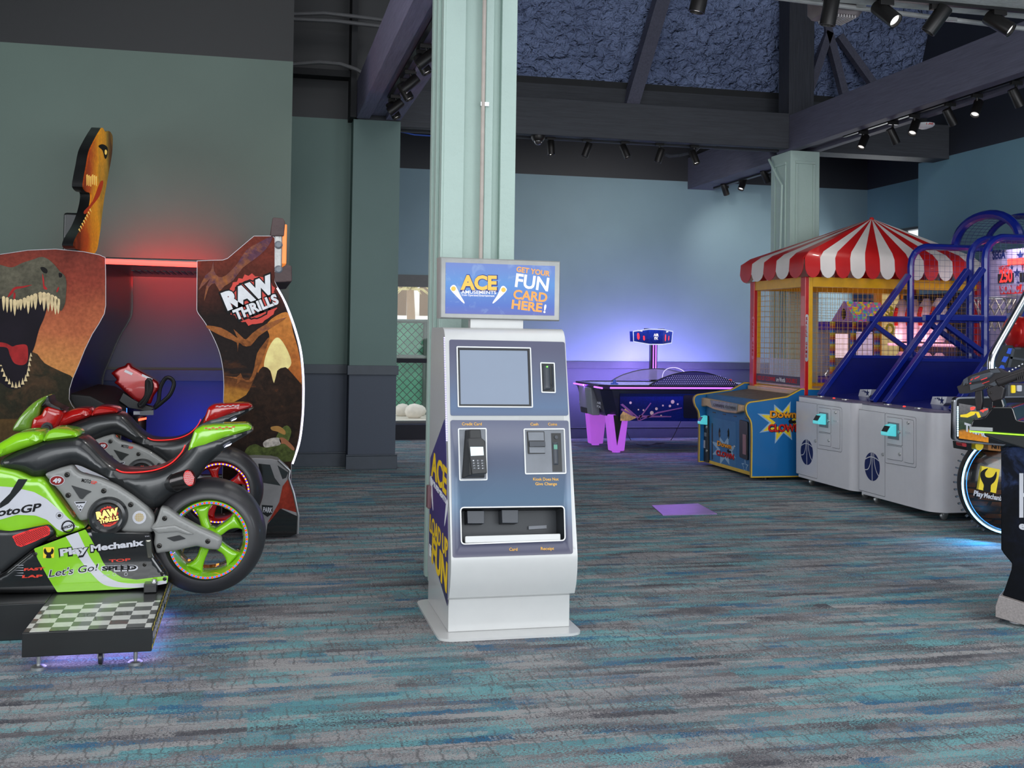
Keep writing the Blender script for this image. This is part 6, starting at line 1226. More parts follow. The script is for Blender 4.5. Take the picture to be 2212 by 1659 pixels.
# ================================================================ basketball machines
ZS = (1690, 840, 5.395); ZT = (1900, 440, 6.381)
M_silver = mat('pale_silver_paint', S(214, 212, 218), .3, .0, .3, var=.02); M_navyp = mat('navy_print', S(30, 42, 96), .45); M_frb = mat('royal_blue_frame', S(10, 30, 128), .3, coat=.4, var=.06); M_frd = mat('deep_blue_panel', S(8, 18, 96), .35, coat=.3, var=.08); M_bwire = mat('blue_grey_wire', S(70, 78, 128), .4, .4); M_seam = mat('panel_seam', S(96, 96, 104), .5)
BB = thing('basketball_game', 'basketball hoop arcade game beside the blue clown game', 'arcade cabinet', (6.2, 9.56, 0), 'basketball hoop games')
by0, by1 = 9.03, 10.13; bx = 5.27
plan = []
for i in range(9): t = R(180 + 90 * i / 8); plan.append((bx + .14 + .14 * math.cos(t), by0 + .14 + .14 * math.sin(t)))
plan += [(6.75, by0), (6.75, by1), (bx + .015, by1), (bx, by1 - .015)]
MB().loft([[(x, y, z) for x, y in plan] for z in (.07, .862)]).build('cabinet', M_silver, BB, bevel=.004)
MB().loft([[(x, y, z) for x, y in plan] for z in (.862, .872)]).build('top_deck', mat('star_flag_deck', S(92, 86, 112), .4, var=.5, vs_=9), BB)
bp = XP(bx); b1 = lambda pts: bp.tr(pts, ZS)
def seamed(pts, nm, h=.003, rr=.006):
    p = rpoly(b1(pts), rr); o = plate(bp, p, -.001, h, nm, M_silver, BB, bevel=.0015); band(bp, inset_poly(p, -.0035), .003, -.001, .0012).build('seam', M_seam, o); return o
door = seamed([(165, 145), (404, 178), (404, 1046), (165, 980)], 'front_door')
hatch = seamed([(409, 180), (692, 222), (692, 737), (409, 692)], 'service_hatch', .003, .02)
bq = bp.moved(.0035)
def sub(pts, nm, h=.004): p = rpoly(bq.tr(pts, ZS), .01); o = plate(bq, p, 0, h, nm, M_silver, hatch, bevel=.0015); band(bq, inset_poly(p, -.0035), .003, 0, .001).build('seam', M_seam, hatch); return o
sub([(426, 216), (564, 236), (564, 516), (426, 492)], 'reader_plate'); sub([(426, 510), (564, 532), (564, 672), (426, 650)], 'cash_hatch'); sub([(583, 236), (668, 250), (668, 698), (583, 682)], 'ticket_hatch')
plate(bq, bq.tr([(438, 268), (540, 283), (540, 456), (438, 440)], ZS), .004, .008, 'reader_backplate', M_gplast, hatch); plate(bq, bq.tr([(597, 362), (648, 370), (648, 390), (597, 380)], ZS), .004, .007, 'ticket_mouth', M_panelw, hatch)
reader(bq, bq.t(1690 + 488 / 5.395, 840 + 355 / 5.395), .075, hatch, .008)
for x, y in ((625, 275), (547, 602), (545, 372)): q2 = bq.t(1690 + x / 5.395, 840 + y / 5.395); MB().lathe((bx - .0075, -q2[0], q2[1]), (-1, 0, 0), [(0, .015), (.01, .013), (.01, .006), (.004, 0)], 12).build('lock', M_strap, hatch)
q2 = bp.t(1690 + 391 / 5.395, 840 + 608 / 5.395); MB().lathe((bx - .003, -q2[0], q2[1]), (-1, 0, 0), [(0, .015), (.012, .013), (.012, 0)], 12).build('door_lock', M_strap, door)
c = bq.t(1690 + 285 / 5.395, 840 + 738 / 5.395); rb = (bq.t(1690 + 285 / 5.395, 840 + 590 / 5.395)[1] - bq.t(1690 + 285 / 5.395, 840 + 886 / 5.395)[1]) / 2
bo = plate(bq, circ(c, rb, 40, rb), 0, .0008, 'ball_emblem', M_navyp, door)
def arcline(pts, wd): 
    s2 = smooth(pts, 6, False); mb = MB(); L_ = []; R2 = []
    for i, p in enumerate(s2):
        a = Vector(s2[max(0, i - 1)]); b2 = Vector(s2[min(len(s2) - 1, i + 1)]); d = (b2 - a).normalized(); nrm = Vector((-d.y, d.x)) * wd; L_.append((p[0] + nrm.x, p[1] + nrm.y)); R2.append((p[0] - nrm.x, p[1] - nrm.y))
    return mb.prism(bq, L_ + R2[::-1], .0008, .0014).build('ball_seam', M_silver, bo)
for pts in ([(0.02, 1), (0, 0), (.03, -1)], [(-.96, .42), (-.3, .66), (.35, .66), (.9, .5)], [(-.12, .98), (-.2, .3), (-.5, -.2), (-.93, -.32)], [(.2, .98), (.3, .3), (.55, -.25), (.85, -.55)]): arcline([(c[0] + x * rb, c[1] + y * rb) for x, y in pts], .004)
for px, py, m_ in ((438, 93, M_strap), (722, 128, M_strap), (590, 112, M_dig)):
    p = ZP(.872).t(1690 + px / 5.395, 840 + py / 5.395); MB().lathe((p[0] + .01, p[1], .872), (0, 0, 1), [(0, .035 if m_ is M_strap else .012), (.008, .032 if m_ is M_strap else .01), (.008, 0)], 16).build('push_button', m_, BB)
for x, y in ((5.36, by1 - .12), (5.42, by0 + .1), (6.6, by1 - .12), (6.6, by0 + .1)):
    o = MB().lathe((x, y - .012, .032), (0, 1, 0), [(0, 0), (0, .026), (.004, .032), (.02, .032), (.024, .026), (.024, 0)], 18).build('caster', M_strap, BB); MB().box(x - .01, x + .03, y - .018, y + .018, .04, .07).build('caster_fork', M_strap, o)
# side frames
def sidecurve(Y): return [(6.46, Y, .87), (6.46, Y, 2.16)] + [(6.46 + .2 - .2 * math.cos(R(a)), Y, 2.19 + .2 * math.sin(R(a))) for a in (0, 20, 40, 60, 80, 90)] + [(7.34, Y, 2.39)]
for Y in (10.05, 9.09):
    MB().tube(sidecurve(Y), .034, 8).build('side_hoop', M_frb, BB)
    MB().bar((5.46, Y, .875), (6.44, Y, 2.1), .05, .065, up=(0, 1, 0)).build('slope_rail', M_frb, BB, bevel=.008)
    MB().bar((5.98, Y, 1.645), (7.36, Y, 1.65), .05, .055).build('mid_rail', M_frb, BB, bevel=.006); MB().bar((6.03, Y, 1.60), (6.56, Y, 1.26), .045, .045).build('brace', M_frb, BB, bevel=.005)
    MB().bar((7.36, Y, .87), (7.36, Y, 2.42), .06, .06, up=(1, 0, 0)).build('rear_post', M_frb, BB, bevel=.005)
    MB().prism(YP(Y), [(5.47, .872), (5.78, 1.255), (7.36, 1.255), (7.36, .872)], -.01, .01).build('side_panel', M_frd, BB)
    MB().bar((5.76, Y, 1.265), (7.36, Y, 1.265), .03, .03).build('panel_rail', M_frb, BB)
    def clip(ax_, v, Y=Y):
        slope = lambda x: .875 + (x - 5.46) * 1.25
        if ax_ == 'a': return (1.27, min(2.37, slope(v)) if v < 6.46 else 2.38)
        x0 = 5.46 + (v - .875) / 1.25; return (min(x0, 6.46) if v < 2.12 else 6.47, 7.35)
    grid(YP(Y), 5.75, 7.35, 1.27, 2.38, .058, .0014, 'wire_mesh', M_bwire, BB, clip)
MB().bar((6.47, 9.09, 1.23), (6.47, 10.05, 1.23), .04, .04).build('cross_rail', M_frd, BB)
MB().loft([[(5.48, y, .873), (7.3, y, 1.02), (7.3, y, .9), (5.48, y, .86)] for y in (9.11, 10.03)]).build('ball_ramp', M_frd, BB)
# canopy hoops, backboard, ring and net
def hoop(x): return [(x, 9.57 - .5 * math.cos(R(a)), 2.39 + .29 * math.sin(R(a))) for a in range(0, 181, 12)]
for x in (6.98, 7.34): MB().tube(hoop(x), .045 if x < 7 else .03, 8).build('canopy_hoop', M_frb, BB)
mb = MB(); 
for x in np.arange(7.04, 7.34, .055): mb.tube(hoop(float(x)), .002, 4)
for a in range(6, 180, 7): y, z = 9.57 - .5 * math.cos(R(a)), 2.39 + .29 * math.sin(R(a)); mb.tube([(6.98, y, z), (7.34, y, z)], .002, 4)
mb.build('canopy_mesh', M_bwire, BB)
for dy_ in (0, -1.178): lamp('hood_lamp', 'AREA', (7.1, 9.57 + dy_, 2.36), 5, (1, .93, 1), aim=(7.34, 9.57 + dy_, 1.8), shape='RECTANGLE', size=.2, size_y=.6)
bb_ = MB().box(7.35, 7.38, 9.12, 10.03, 1.3, 2.36).build('backboard', mat('lavender_backboard', S(150, 142, 176), .4), BB); kp = XP(7.349)
T7 = lambda x, y: kp.t(1900 + x / 6.381, 440 + y / 6.381)
words(kp, 'POWERED BY', T7(1552, 684), T7(1745, 668), .022, 'board_lettering', M_ink, bb_, bold=.02); words(kp, 'SEGA', T7(1560, 765), T7(1738, 748), .09, 'board_lettering', M_navyp, bb_, bold=.05)
words(kp, 'HIGHEST', T7(1648, 930), T7(1792, 922), .055, 'board_lettering', M_bred, bb_, bold=.02); words(kp, 'TIME', T7(1950, 912), T7(2080, 905), .055, 'board_lettering', M_bred, bb_, bold=.02)
def quad(pts, o0, o1, nm, m_): return plate(kp, [T7(*p) for p in pts], o0, o1, nm, m_, bb_)
quad([(1635, 970), (1852, 956), (1852, 1085), (1638, 1098)], .001, .006, 'score_window', M_bplast); words(kp, '250', T7(1662, 1084), T7(1838, 1074), .125, 'score_digits', M_dig, bb_, bold=.015, off=.007)
quad([(1935, 950), (2080, 940), (2080, 1075), (1938, 1082)], .001, .006, 'time_window', M_bplast); quad([(1655, 1135), (2080, 1105), (2080, 1230), (1665, 1250)], .001, .004, 'name_band', M_bred); words(kp, 'SONIC AND', T7(1675, 1230), T7(2150, 1200), .085, 'band_lettering', mat('grey_letter', S(150, 142, 176), .4), bb_, bold=.05, off=.005)
quad([(1775, 765), (2080, 735), (2080, 822), (1780, 850)], .001, .012, 'light_bar', mat('red_light_panel', S(255, 60, 50), .4, es=2, ecol=(1, .05, .04, 1)))
for x, y, r_ in ((1940, 715, .06), (1895, 955, .055), (1825, 880, .03), (1910, 1095, .03)): plate(kp, star(T7(x, y), r_), .001, .0015, 'board_star', M_navyp, bb_)
hc = (7.08, 9.57, 1.86); MB().tube([(hc[0] + .2 * math.cos(2 * math.pi * i / 28), hc[1] + .2 * math.sin(2 * math.pi * i / 28), hc[2]) for i in range(28)], .009, 8, True).build('hoop_ring', M_strap, bb_)
mb = MB()
for i in range(14):
    for d in (1, -1):
        mb.tube([(hc[0] + r_ * math.cos(2 * math.pi * (i + d * k * .5) / 14), hc[1] + r_ * math.sin(2 * math.pi * (i + d * k * .5) / 14), hc[2] - k * .08) for k, r_ in enumerate((.2, .175, .15, .135, .125))], .004, 5)
mb.build('chain_net', mat('chain_steel', S(200, 190, 170), .3, .9), bb_); MB().box(7.27, 7.35, 9.5, 9.64, 1.8, 1.9).build('hoop_bracket', M_strap, bb_)
wp_ = XP(5.70); wpts = [wp_.t(1690 + x / 5.395, 840 + y / 5.395) for x, y in ((876, 118), (905, 6), (1040, 6), (1026, 70), (978, 122))]
wd_ = MB().prism(wp_, wpts, -.12, 0).build('ball_guide', M_panelw, BB); c = wp_.t(1690 + 992 / 5.395, 840 + 48 / 5.395)
for x, y, r_ in ((992, 48, .035), (966, 32, .018), (950, 24, .012), (932, 26, .009)): plate(wp_, star(wp_.t(1690 + x / 5.395, 840 + y / 5.395), r_), .001, .002, 'guide_star', M_navyp, wd_)
dup(BB, (0, -1.178, 0), 'basketball hoop arcade game nearest the black gun cabinet')

# ================================================================ truck racing cabinet on the right
ZW = (2050, 860, 5.53); ZG = (2040, 640, 6.38); ZC = (2000, 850, 3.2529)
M_chrome = mat('chrome', S(210, 210, 214), .12, 1)
Tk = thing('truck_racing_game', 'black truck racing game with a huge blue-lit wheel and chrome roll bar', 'arcade cabinet', (5.8, 7.45, 0))
MB().box(5.75, 6.9, 7.3, 7.78, .12, .98).build('cabinet', M_blkbox, Tk, bevel=.02)
MB().box(5.8, 6.8, 7.32, 7.76, 0, .12).build('plinth', M_blkbox, Tk)
WP = YP(7.22); wc = WP.t(2184, 1045); WC = Vector((wc[0], 7.22, max(.385, wc[1]))); wr_ = .372; wax = Vector((-.2, -.98, 0)).normalized()
m, nt, b = base('drum_brick_print', .18, coat=.6); v = coords(nt); br = nn(nt, 'ShaderNodeTexBrick', _Scale=1, **{'_Brick Width': .09, '_Row Height': .045, '_Mortar Size': .006}); mp = nt.nodes.new('ShaderNodeMapping'); mp.inputs['Rotation'].default_value = (math.pi / 2, .6, 0); nt.links.new(v, mp.inputs[0]); nt.links.new(mp.outputs[0], br.inputs['Vector'])
br.inputs['Color1'].default_value = S(96, 56, 26); br.inputs['Color2'].default_value = S(60, 34, 20); br.inputs['Mortar'].default_value = S(16, 14, 14)
nt.links.new(mix(nt, ramp(nt, noise(nt, v, 4, 3), [(.42, (0, 0, 0, 1)), (.62, (1, 1, 1, 1))]), S(18, 20, 26), br.outputs[0]), b.inputs['Base Color'])
wo = MB().lathe(WC, wax, [(-.02, wr_), (.0, wr_ * .985), (.05, wr_ * .85), (.085, wr_ * .6), (.10, wr_ * .3), (.105, 0)], 48).build('wheel_dome', m, Tk)
MB().lathe(WC, wax, [(-.2, wr_ * .5), (-.1, wr_ * .98), (-.05, wr_ * 1.03), (-.02, wr_), (-.02, wr_ * .9)], 48).build('tyre', M_tyre, wo)
ex_ = wax.cross(Vector((0, 0, 1))).normalized(); rp = lambda t, r, o=0: WC + (ex_ * math.cos(t) + Vector((0, 0, 1)) * math.sin(t)) * r + wax * o
mb = MB()
for i in range(46):
    t = 2 * math.pi * i / 46; p = rp(t, wr_ * 1.035, -.06); q = rp(t, wr_ * 1.085, -.06)
    if q.z < .012: continue
    mb.bar(p, q, .02, .012)
mb.build('tyre_tread', M_mid, wo)
M_cyan = mat('cyan_white_led', S(190, 230, 255), .3, es=2.6, ecol=(.3, .66, 1, 1)); M_cyan2 = mat('cyan_glow_channel', S(40, 120, 220), .3, es=1.6, ecol=(.05, .3, 1, 1))
MB().tube([rp(2 * math.pi * i / 60, wr_ * .985, .006) for i in range(60)], .0075, 8, True).build('ring_light', M_cyan, wo)
MB().tube([rp(2 * math.pi * i / 60, wr_ * .92, .02) for i in range(60)], .0045, 6, True).build('ring_channel', M_cyan2, wo)
DP = PL(WC + wax * .106, ex_ * (1 if ex_.x > 0 else -1), (0, 0, 1))
if DP.n.dot(wax) < 0: DP.n = wax
d6 = lambda pts: DP.tr(pts, ZW)
plate(DP, d6([(395, 812), (608, 852), (560, 1136), (350, 1090)]), -.03, .001, 'wrench_badge', mat('badge_yellow', S(236, 206, 30), .4), wo)
plate(DP, smooth(d6([(372, 905), (405, 860), (465, 838), (430, 890), (440, 940), (490, 950), (530, 930), (565, 875), (566, 940), (540, 1000), (500, 1040), (490, 1122), (410, 1105), (415, 1040), (385, 975)]), 3), .001, .002, 'wrench_emblem', M_ink, wo)
words(DP, 'Play', DP.t(2050 + 288 / 5.53, 860 + 1160 / 5.53), DP.t(2050 + 405 / 5.53, 860 + 1183 / 5.53), .038, 'wheel_lettering', M_panelw, wo, bold=.03, off=.004); words(DP, 'Mechanix', DP.t(2050 + 412 / 5.53, 860 + 1185 / 5.53), DP.t(2050 + 640 / 5.53, 860 + 1228 / 5.53), .036, 'wheel_lettering', M_panelw, wo, bold=.03, off=.004)
# rear screen pod
FPd = YP(7.12); fp6 = lambda pts: FPd.tr(pts, ZW)
pod = rpoly(fp6([(68, -12), (60, 490), (110, 522), (520, 560), (1000, 600), (1000, -30)]), .04)
po = MB().prism(FPd, pod, -.05, 0).build('rear_pod', M_gblack, Tk, bevel=.01); band(FPd, pod, .012, -.02, .006).build('pod_edge', M_chrome, po)
ar = fp6([(118, 62), (470, 120), (470, 530), (118, 480)])
plate(FPd, ar, .0, .002, 'pod_picture', art('trail_picture_print', [(0, S(206, 130, 40)), (.2, S(190, 120, 44)), (.28, S(50, 66, 50)), (.6, S(60, 70, 62)), (.7, S(86, 84, 84)), (1, S(110, 108, 110))], 2, .73, .98, 9, .12, es=.2), po)
FQ = FPd.moved(.0025); plate(FQ, FQ.tr([(135, 200), (210, 190), (260, 160), (330, 160), (300, 200), (220, 232), (135, 225)], ZW), 0, .001, 'yellow_roof', mat('lit_yellow_panel', S(226, 196, 30), .4, es=.3), po); plate(FQ, FQ.tr([(315, 160), (355, 165), (385, 235), (345, 235)], ZW), 0, .001, 'yellow_pillar', MATS['lit_yellow_panel'], po)
words(FQ, 'TREAD', FQ.t(2050 + 182 / 5.53, 860 + 385 / 5.53), FQ.t(2050 + 470 / 5.53, 860 + 470 / 5.53), .058, 'pod_lettering', M_panelw, po, bold=.06, off=.001, vert=(0, 1))
for i in range(17): p = FPd.t(2050 + 103 / 5.53, 860 + (105 + i * 21.5) / 5.53); MB().sphere((p[0], 7.118, p[1]), .0052, 8, 5).build('pod_led', mat('pale_blue_led', S(180, 220, 255), .3, es=3.5, ecol=(.5, .8, 1, 1)), po)
plate(FPd, rpoly(FPd.tr([(182, 535), (240, 545), (240, 590), (190, 580)], ZW), .01), -.1, -.03, 'tail_lamp', mat('red_lamp', S(170, 30, 40), .3), Tk)
MB().prism(FPd, FPd.tr([(245, 540), (310, 548), (310, 640), (255, 630)], ZW), -.2, -.04).build('pod_strut', M_gblack, Tk)
plate(FPd, rpoly(FPd.tr([(487, 560), (640, 575), (640, 640), (490, 625)], ZW), .006), -.1, -.02, 'number_plate', mat('amber_plate', S(150, 96, 40), .4), Tk); pq_ = FPd.moved(-.019); words(pq_, 'NITRO', pq_.t(2050 + 508 / 5.53, 860 + 600 / 5.53), pq_.t(2050 + 700 / 5.53, 860 + 614 / 5.53), .028, 'plate_lettering', M_ink, Tk, bold=.03); plate(FPd, circ(FPd.t(2050 + 395 / 5.53, 860 + 575 / 5.53), .034, 12), -.1, -.03, 'yellow_lamp', M_chev if False else mat('badge_yellow', S(236, 206, 30), .4), Tk)
# seat frame, headrest, net
CPn = YP(7.3); path = [CPn.t(*a) for a in ((2141, 850), (2141, 800), (2142, 778), (2150, 757), (2180, 703), (2240, 597))]
so = MB().tube([(a, 7.3, b) for a, b in smooth(path, 4, False)], .03, 12).build('roll_bar', M_chrome, Tk); MB().tube([(a + .29, 7.66, b) for a, b in smooth(path, 4, False)], .03, 12).build('roll_bar', M_chrome, Tk)
h = CPn.t(2180, 717); MB().lathe((h[0] + .15, 7.46, h[1]), (1, .0, 0), [(-.02, 0), (-.015, .1), (.0, .122), (.5, .122)], 24).build('headrest', mat('metallic_red_roll', S(190, 26, 26), .22, .3, .5), Tk)
nt_ = CPn.tr([(700, 980), (900, 680), (1400, 680), (1400, 1000)], ZG); no_ = MB().prism(YP(7.44), nt_, -.01, 0).build('seat_back', M_bplast, Tk); NQ = YP(7.438)
for pts in ([(880, 715), (945, 718), (915, 800), (852, 785)], [(818, 825), (882, 835), (840, 915), (782, 898)], [(780, 945), (820, 955), (830, 1000), (745, 990)]): plate(NQ, NQ.tr(pts, ZG), 0, .002, 'blue_patch', mat('blue_web', S(40, 84, 200), .5), no_)
for pts in ([(960, 700), (1050, 700), (1050, 730), (960, 730)], [(900, 830), (1097, 860), (1097, 890), (900, 860)], [(930, 720), (970, 720), (900, 980), (860, 980)]): MB().prism(NQ, NQ.tr(pts, ZG), 0, .006).build('webbing', M_mid, no_)
dsh = YP(7.2); q = lambda pts: dsh.tr(pts, ZG)
MB().prism(dsh, q([(880, 1215), (1400, 1215), (1400, 1440), (880, 1440)]), -.2, 0).build('dash_panel', M_mid, Tk, bevel=.01); plate(dsh, rpoly(q([(915, 1225), (968, 1225), (970, 1330), (915, 1335)]), .008), 0, .01, 'yellow_window', mat('lit_yellow_panel', S(226, 196, 30), .4, es=.3), Tk); plate(dsh, rpoly(q([(990, 1225), (1055, 1225), (1055, 1310), (990, 1310)]), .008), 0, .01, 'white_window', M_panelw, Tk)
words(dsh, 'DASH YOUR', dsh.t(2040 + 878 / 6.38, 640 + 1436 / 6.38), dsh.t(2040 + 1090 / 6.38, 640 + 1440 / 6.38), .03, 'dash_lettering', mat('grey_print', S(150, 148, 140), .5), Tk, bold=.02)
MB().prism(dsh, rpoly(q([(880, 1450), (920, 1430), (1400, 1440), (1400, 1520), (900, 1515)]), .02), -.05, .02).build('neon_sign', mat('red_neon_panel', S(190, 60, 50), .35, es=.3), Tk)
lamp('wheel_ring_glow', 'AREA', (WC.x - .36, 7.05, .2), 4, (.15, .5, 1), aim=(WC.x - .9, 6.6, 0), shape='DISK', size=.25)

# ================================================================ science fiction gun cabinet, near right
Al = thing('gun_cabinet', 'black shooting cabinet with a mounted rifle at the right edge', 'arcade cabinet', (4.2, 5.0, 0))
g0 = ZP(0).t(2156, 1345); RU, RV = (.7071, -.7071, 0), (0, 0, 1)
def RP(off): return PL((g0[0] - .7071 * off, g0[1] - .7071 * off, 0), RU, RV)      # the cabinet stands at an angle to the room
AP_ = RP(0); a6 = lambda pts, pl=AP_: pl.tr(pts, ZC)
side = a6([(528, 372), (528, 1095), (548, 1128), (605, 1195), (600, 1240), (538, 1420), (960, 1545), (960, 385)])
A_alien = art('dark_swirl_print', [(0, S(6, 7, 10)), (.5, S(10, 12, 18)), (.66, S(14, 18, 30)), (.82, S(44, 58, 96)), (1, S(12, 14, 24))], 2, -.9, 1.6, 5.5, .55, .3)
so = MB().prism(AP_, side, -.6, 0).build('side_panel', A_alien, Al, bevel=.006)
l6 = AP_.t(2212 - 8, 1110); mb = MB()
for x0, x1, y0, y1 in ((657, 686, 560, 872), (686, 800, 700, 726), (800, 830, 560, 872)): mb = MB(); mb.prism(AP_, a6([(x0, y0), (x1, y0), (x1, y1), (x0, y1)]), .001, .002); mb.build('title_lettering', M_panelw, so)
words(AP_, 'e', AP_.t(2000 + 655 / 3.2529, 850 + 952 / 3.2529), AP_.t(2000 + 705 / 3.2529, 850 + 955 / 3.2529), .028, 'sub_lettering', M_panelw, so, bold=.04)
bp2 = [AP_.t(2000 + x / 3.2529, 850 + y / 3.2529) for x, y in ((520, 1412), (494, 1488), (494, 1562), (575, 1586), (980, 1700), (980, 1560))]
MB().prism(AP_.moved(.0), bp2, -.66, .03).build('base', mat('grey_granite_laminate', S(146, 138, 136), .4, var=.2, vs_=120), Al, bevel=.004)
fz = min(b for a, b in bp2)
for x, y in [tuple(AP_.p(a, 0, o))[:2] for a in (.08, .3) for o in (-.06, -.5)]: MB().lathe((x, y, 0), (0, 0, 1), [(0, 0), (0, .035), (.015, .033), (.02, .012), (fz + .02, .012)], 16).build('levelling_foot', M_panelw, Al)
CO_ = RP(.12); c6 = lambda pts: CO_.tr(pts, ZC)
MB().prism(CO_, rpoly(c6([(303, 250), (330, 182), (408, 172), (466, 96), (612, 96), (642, 190), (1000, 235), (1000, 310), (620, 285), (310, 262)]), .012), -.5, 0).build('console', M_gblack, Al, bevel=.01)
MB().prism(CO_, c6([(405, 272), (620, 290), (1000, 314), (1000, 440), (690, 392), (535, 345), (405, 300)]), -.5, -.01).build('console_underside', M_bplast, Al, bevel=.01)
MB().prism(CO_, c6([(306, 262), (620, 284), (1000, 309), (1000, 318), (620, 292), (306, 270)]), -.48, .004).build('green_stripe', mat('lit_green_stripe', S(150, 230, 30), .4, es=.9, ecol=(.4, .95, .05, 1)), Al)
MB().prism(CO_, c6([(308, 232), (470, 240), (470, 266), (308, 258)]), -.1, .006).build('console_trim', M_strap, Al)
GP2 = RP(-.02); g6 = lambda pts, pl=GP2: pl.tr(pts, ZG)
M_gun = mat('dark_gun_metal', S(46, 42, 44), .35, .3, var=.15)
Go = MB().prism(GP2, rpoly(g6([(170, 1242), (228, 1222), (262, 1150), (320, 1108), (400, 1072), (612, 1000), (752, 990), (842, 1042), (905, 1050), (1300, 890), (1300, 1130), (1000, 1195), (920, 1182), (830, 1232), (700, 1252), (600, 1250), (520, 1292), (330, 1338), (208, 1345)]), .006), -.07, 0).build('mounted_rifle', M_gun, Al, bevel=.008)
GQ2 = GP2.moved(.001)
MB().pillow(GQ2, rpoly(g6([(330, 1180), (360, 1110), (640, 1040), (690, 1060), (640, 1130), (480, 1180), (340, 1205)], GQ2), .01), .0, .012, back=False).build('rifle_cowl', M_mid, Go)
MB().pillow(GQ2, rpoly(g6([(690, 1150), (1097, 1010), (1290, 940), (1290, 1060), (1097, 1120), (740, 1250)], GQ2), .01), 0, .014, back=False).build('rifle_handguard', M_gun, Go)
for i in range(7): MB().prism(GQ2, g6([(1000 + i * 26, 1075 - i * 9), (1014 + i * 26, 1070 - i * 9), (1030 + i * 26, 1160 - i * 9), (1016 + i * 26, 1166 - i * 9)], GQ2), .012, .022).build('handguard_rib', M_gun, Go)
MB().prism(GP2, rpoly(g6([(415, 1300), (512, 1288), (525, 1450), (505, 1578), (430, 1582), (414, 1450)]), .008), -.06, -.01).build('rifle_grip', M_gun, Go, bevel=.012)
MB().prism(GP2, rpoly(g6([(575, 1275), (740, 1190), (835, 1262), (800, 1422), (662, 1462), (596, 1365)]), .008), -.075, .004).build('rifle_magazine', M_gun, Go, bevel=.008)
MB().prism(GP2, g6([(640, 1440), (800, 1400), (850, 1560), (640, 1560)]), -.08, -.0).build('rifle_mount', M_gblack, Al, bevel=.01)
for i in range(6): p = GP2.t(2040 + (845 + i * 45) / 6.38, 640 + (1062 - i * 25) / 6.38); MB().sphere(GP2.p(p[0], p[1], -.01), .0055, 8, 5).build('rail_stud', M_chrome, Go)
for pts in ([(262, 1150), (320, 1112), (335, 1205), (260, 1235)], [(350, 1225), (520, 1190), (560, 1230), (360, 1300)], [(620, 1020), (740, 1000), (780, 1050), (650, 1062)], [(610, 1215), (700, 1170), (760, 1200), (690, 1240)]): MB().prism(GQ2, rpoly(g6(pts, GQ2), .004), 0, .006).build('receiver_panel', M_mid, Go, bevel=.002)
for x, y in ((300, 1215), (560, 1255), (720, 1180), (830, 1150), (640, 1330)): p = GQ2.t(2040 + x / 6.38, 640 + y / 6.38); bolt(Go, GQ2.p(p[0], p[1], .006), GQ2.n, .006, M_bolt)
GR = GP2.moved(.0135)
for pts in ([(360, 1150), (400, 1128), (395, 1142), (365, 1165)], [(415, 1130), (490, 1095), (480, 1112), (418, 1146)], [(500, 1150), (590, 1115), (590, 1130), (505, 1160)], [(520, 1200), (620, 1165), (622, 1172), (524, 1208)], [(345, 1195), (372, 1190), (368, 1205), (345, 1208)]): plate(GR, GR.tr(pts, ZG), 0, .001, 'red_marking', mat('red_marking', S(190, 40, 40), .5, es=.25, ecol=(1, .05, .05, 1)), Go)
LQ = RP(.1); 
for x, y in ((368, 1540), (384, 1535), (400, 1533), (415, 1535), (370, 1560), (386, 1556), (402, 1554), (505, 1578), (522, 1572), (540, 1575), (556, 1568), (572, 1562), (586, 1556), (530, 1588)): p = LQ.t(2040 + x / 6.38, 640 + y / 6.38); MB().sphere(LQ.p(p[0], p[1], 0), .0042, 8, 5).build('console_led', M_ledr2 if False else mat('bright_red_led', S(255, 60, 50), .3, es=1.5, ecol=(1, .03, .02, 1)), Al)

# ================================================================ machines in the far corner, seen through the meshes
ZH = (1740, 560, 5.529)
Ho = thing('candy_crane', 'candy house prize crane with a rainbow tiled roof behind the clown game', 'arcade cabinet', (7.3, 12.9, 0))
HP = YP(12.6); h6 = lambda pts: HP.tr(pts, ZH)
gb = h6([(318, 745), (470, 500), (602, 745)])
m, nt, b = base('rainbow_roof_tiles', .4); v = coords(nt); vo = nn(nt, 'ShaderNodeTexVoronoi', _Scale=34.0); nt.links.new(v, vo.inputs['Vector']); sp = nt.nodes.new('ShaderNodeSeparateColor'); nt.links.new(vo.outputs['Color'], sp.inputs[0])
c = ramp(nt, sp.outputs[0], [(0, S(226, 90, 150)), (.25, S(240, 206, 60)), (.45, S(80, 190, 170)), (.65, S(90, 130, 220)), (.85, S(170, 100, 200))], 'CONSTANT'); nt.links.new(c, b.inputs['Base Color']); nt.links.new(c, b.inputs['Emission Color']); b.inputs['Emission Strength'].default_value = .3; M_tiles = m
z0 = HP.t(1740 + 318 / 5.529, 560 + 745 / 5.529)[1]; x0, x1 = gb[0][0], gb[2][0]; xr = HP.t(1740 + 900 / 5.529, 800)[0]; zt = gb[1][1]; xm = gb[1][0]
M_lil = mat('lilac_dotted_print', S(170, 130, 190), .4, var=.3, vs_=60, es=.12); M_pur = mat('purple_print', S(86, 50, 160), .4)
MB().prism(HP, gb, -.03, 0).build('gable', M_lil, Ho); plate(HP, circ(HP.t(1740 + 455 / 5.529, 560 + 655 / 5.529), .03, 16, .07), .001, .004, 'gable_window', M_bplast, Ho)
MB().prism(HP, h6([(472, 503), (900, 520), (960, 747), (604, 747)]), -.05, -.005).build('roof', M_tiles, Ho)
MB().box(x0, xr, 12.62, 13.3, .0, .95).build('cabinet', M_pur, Ho); MB().box(x0, xr, 12.62, 13.3, z0 - .1, z0).build('lintel', M_pur, Ho)
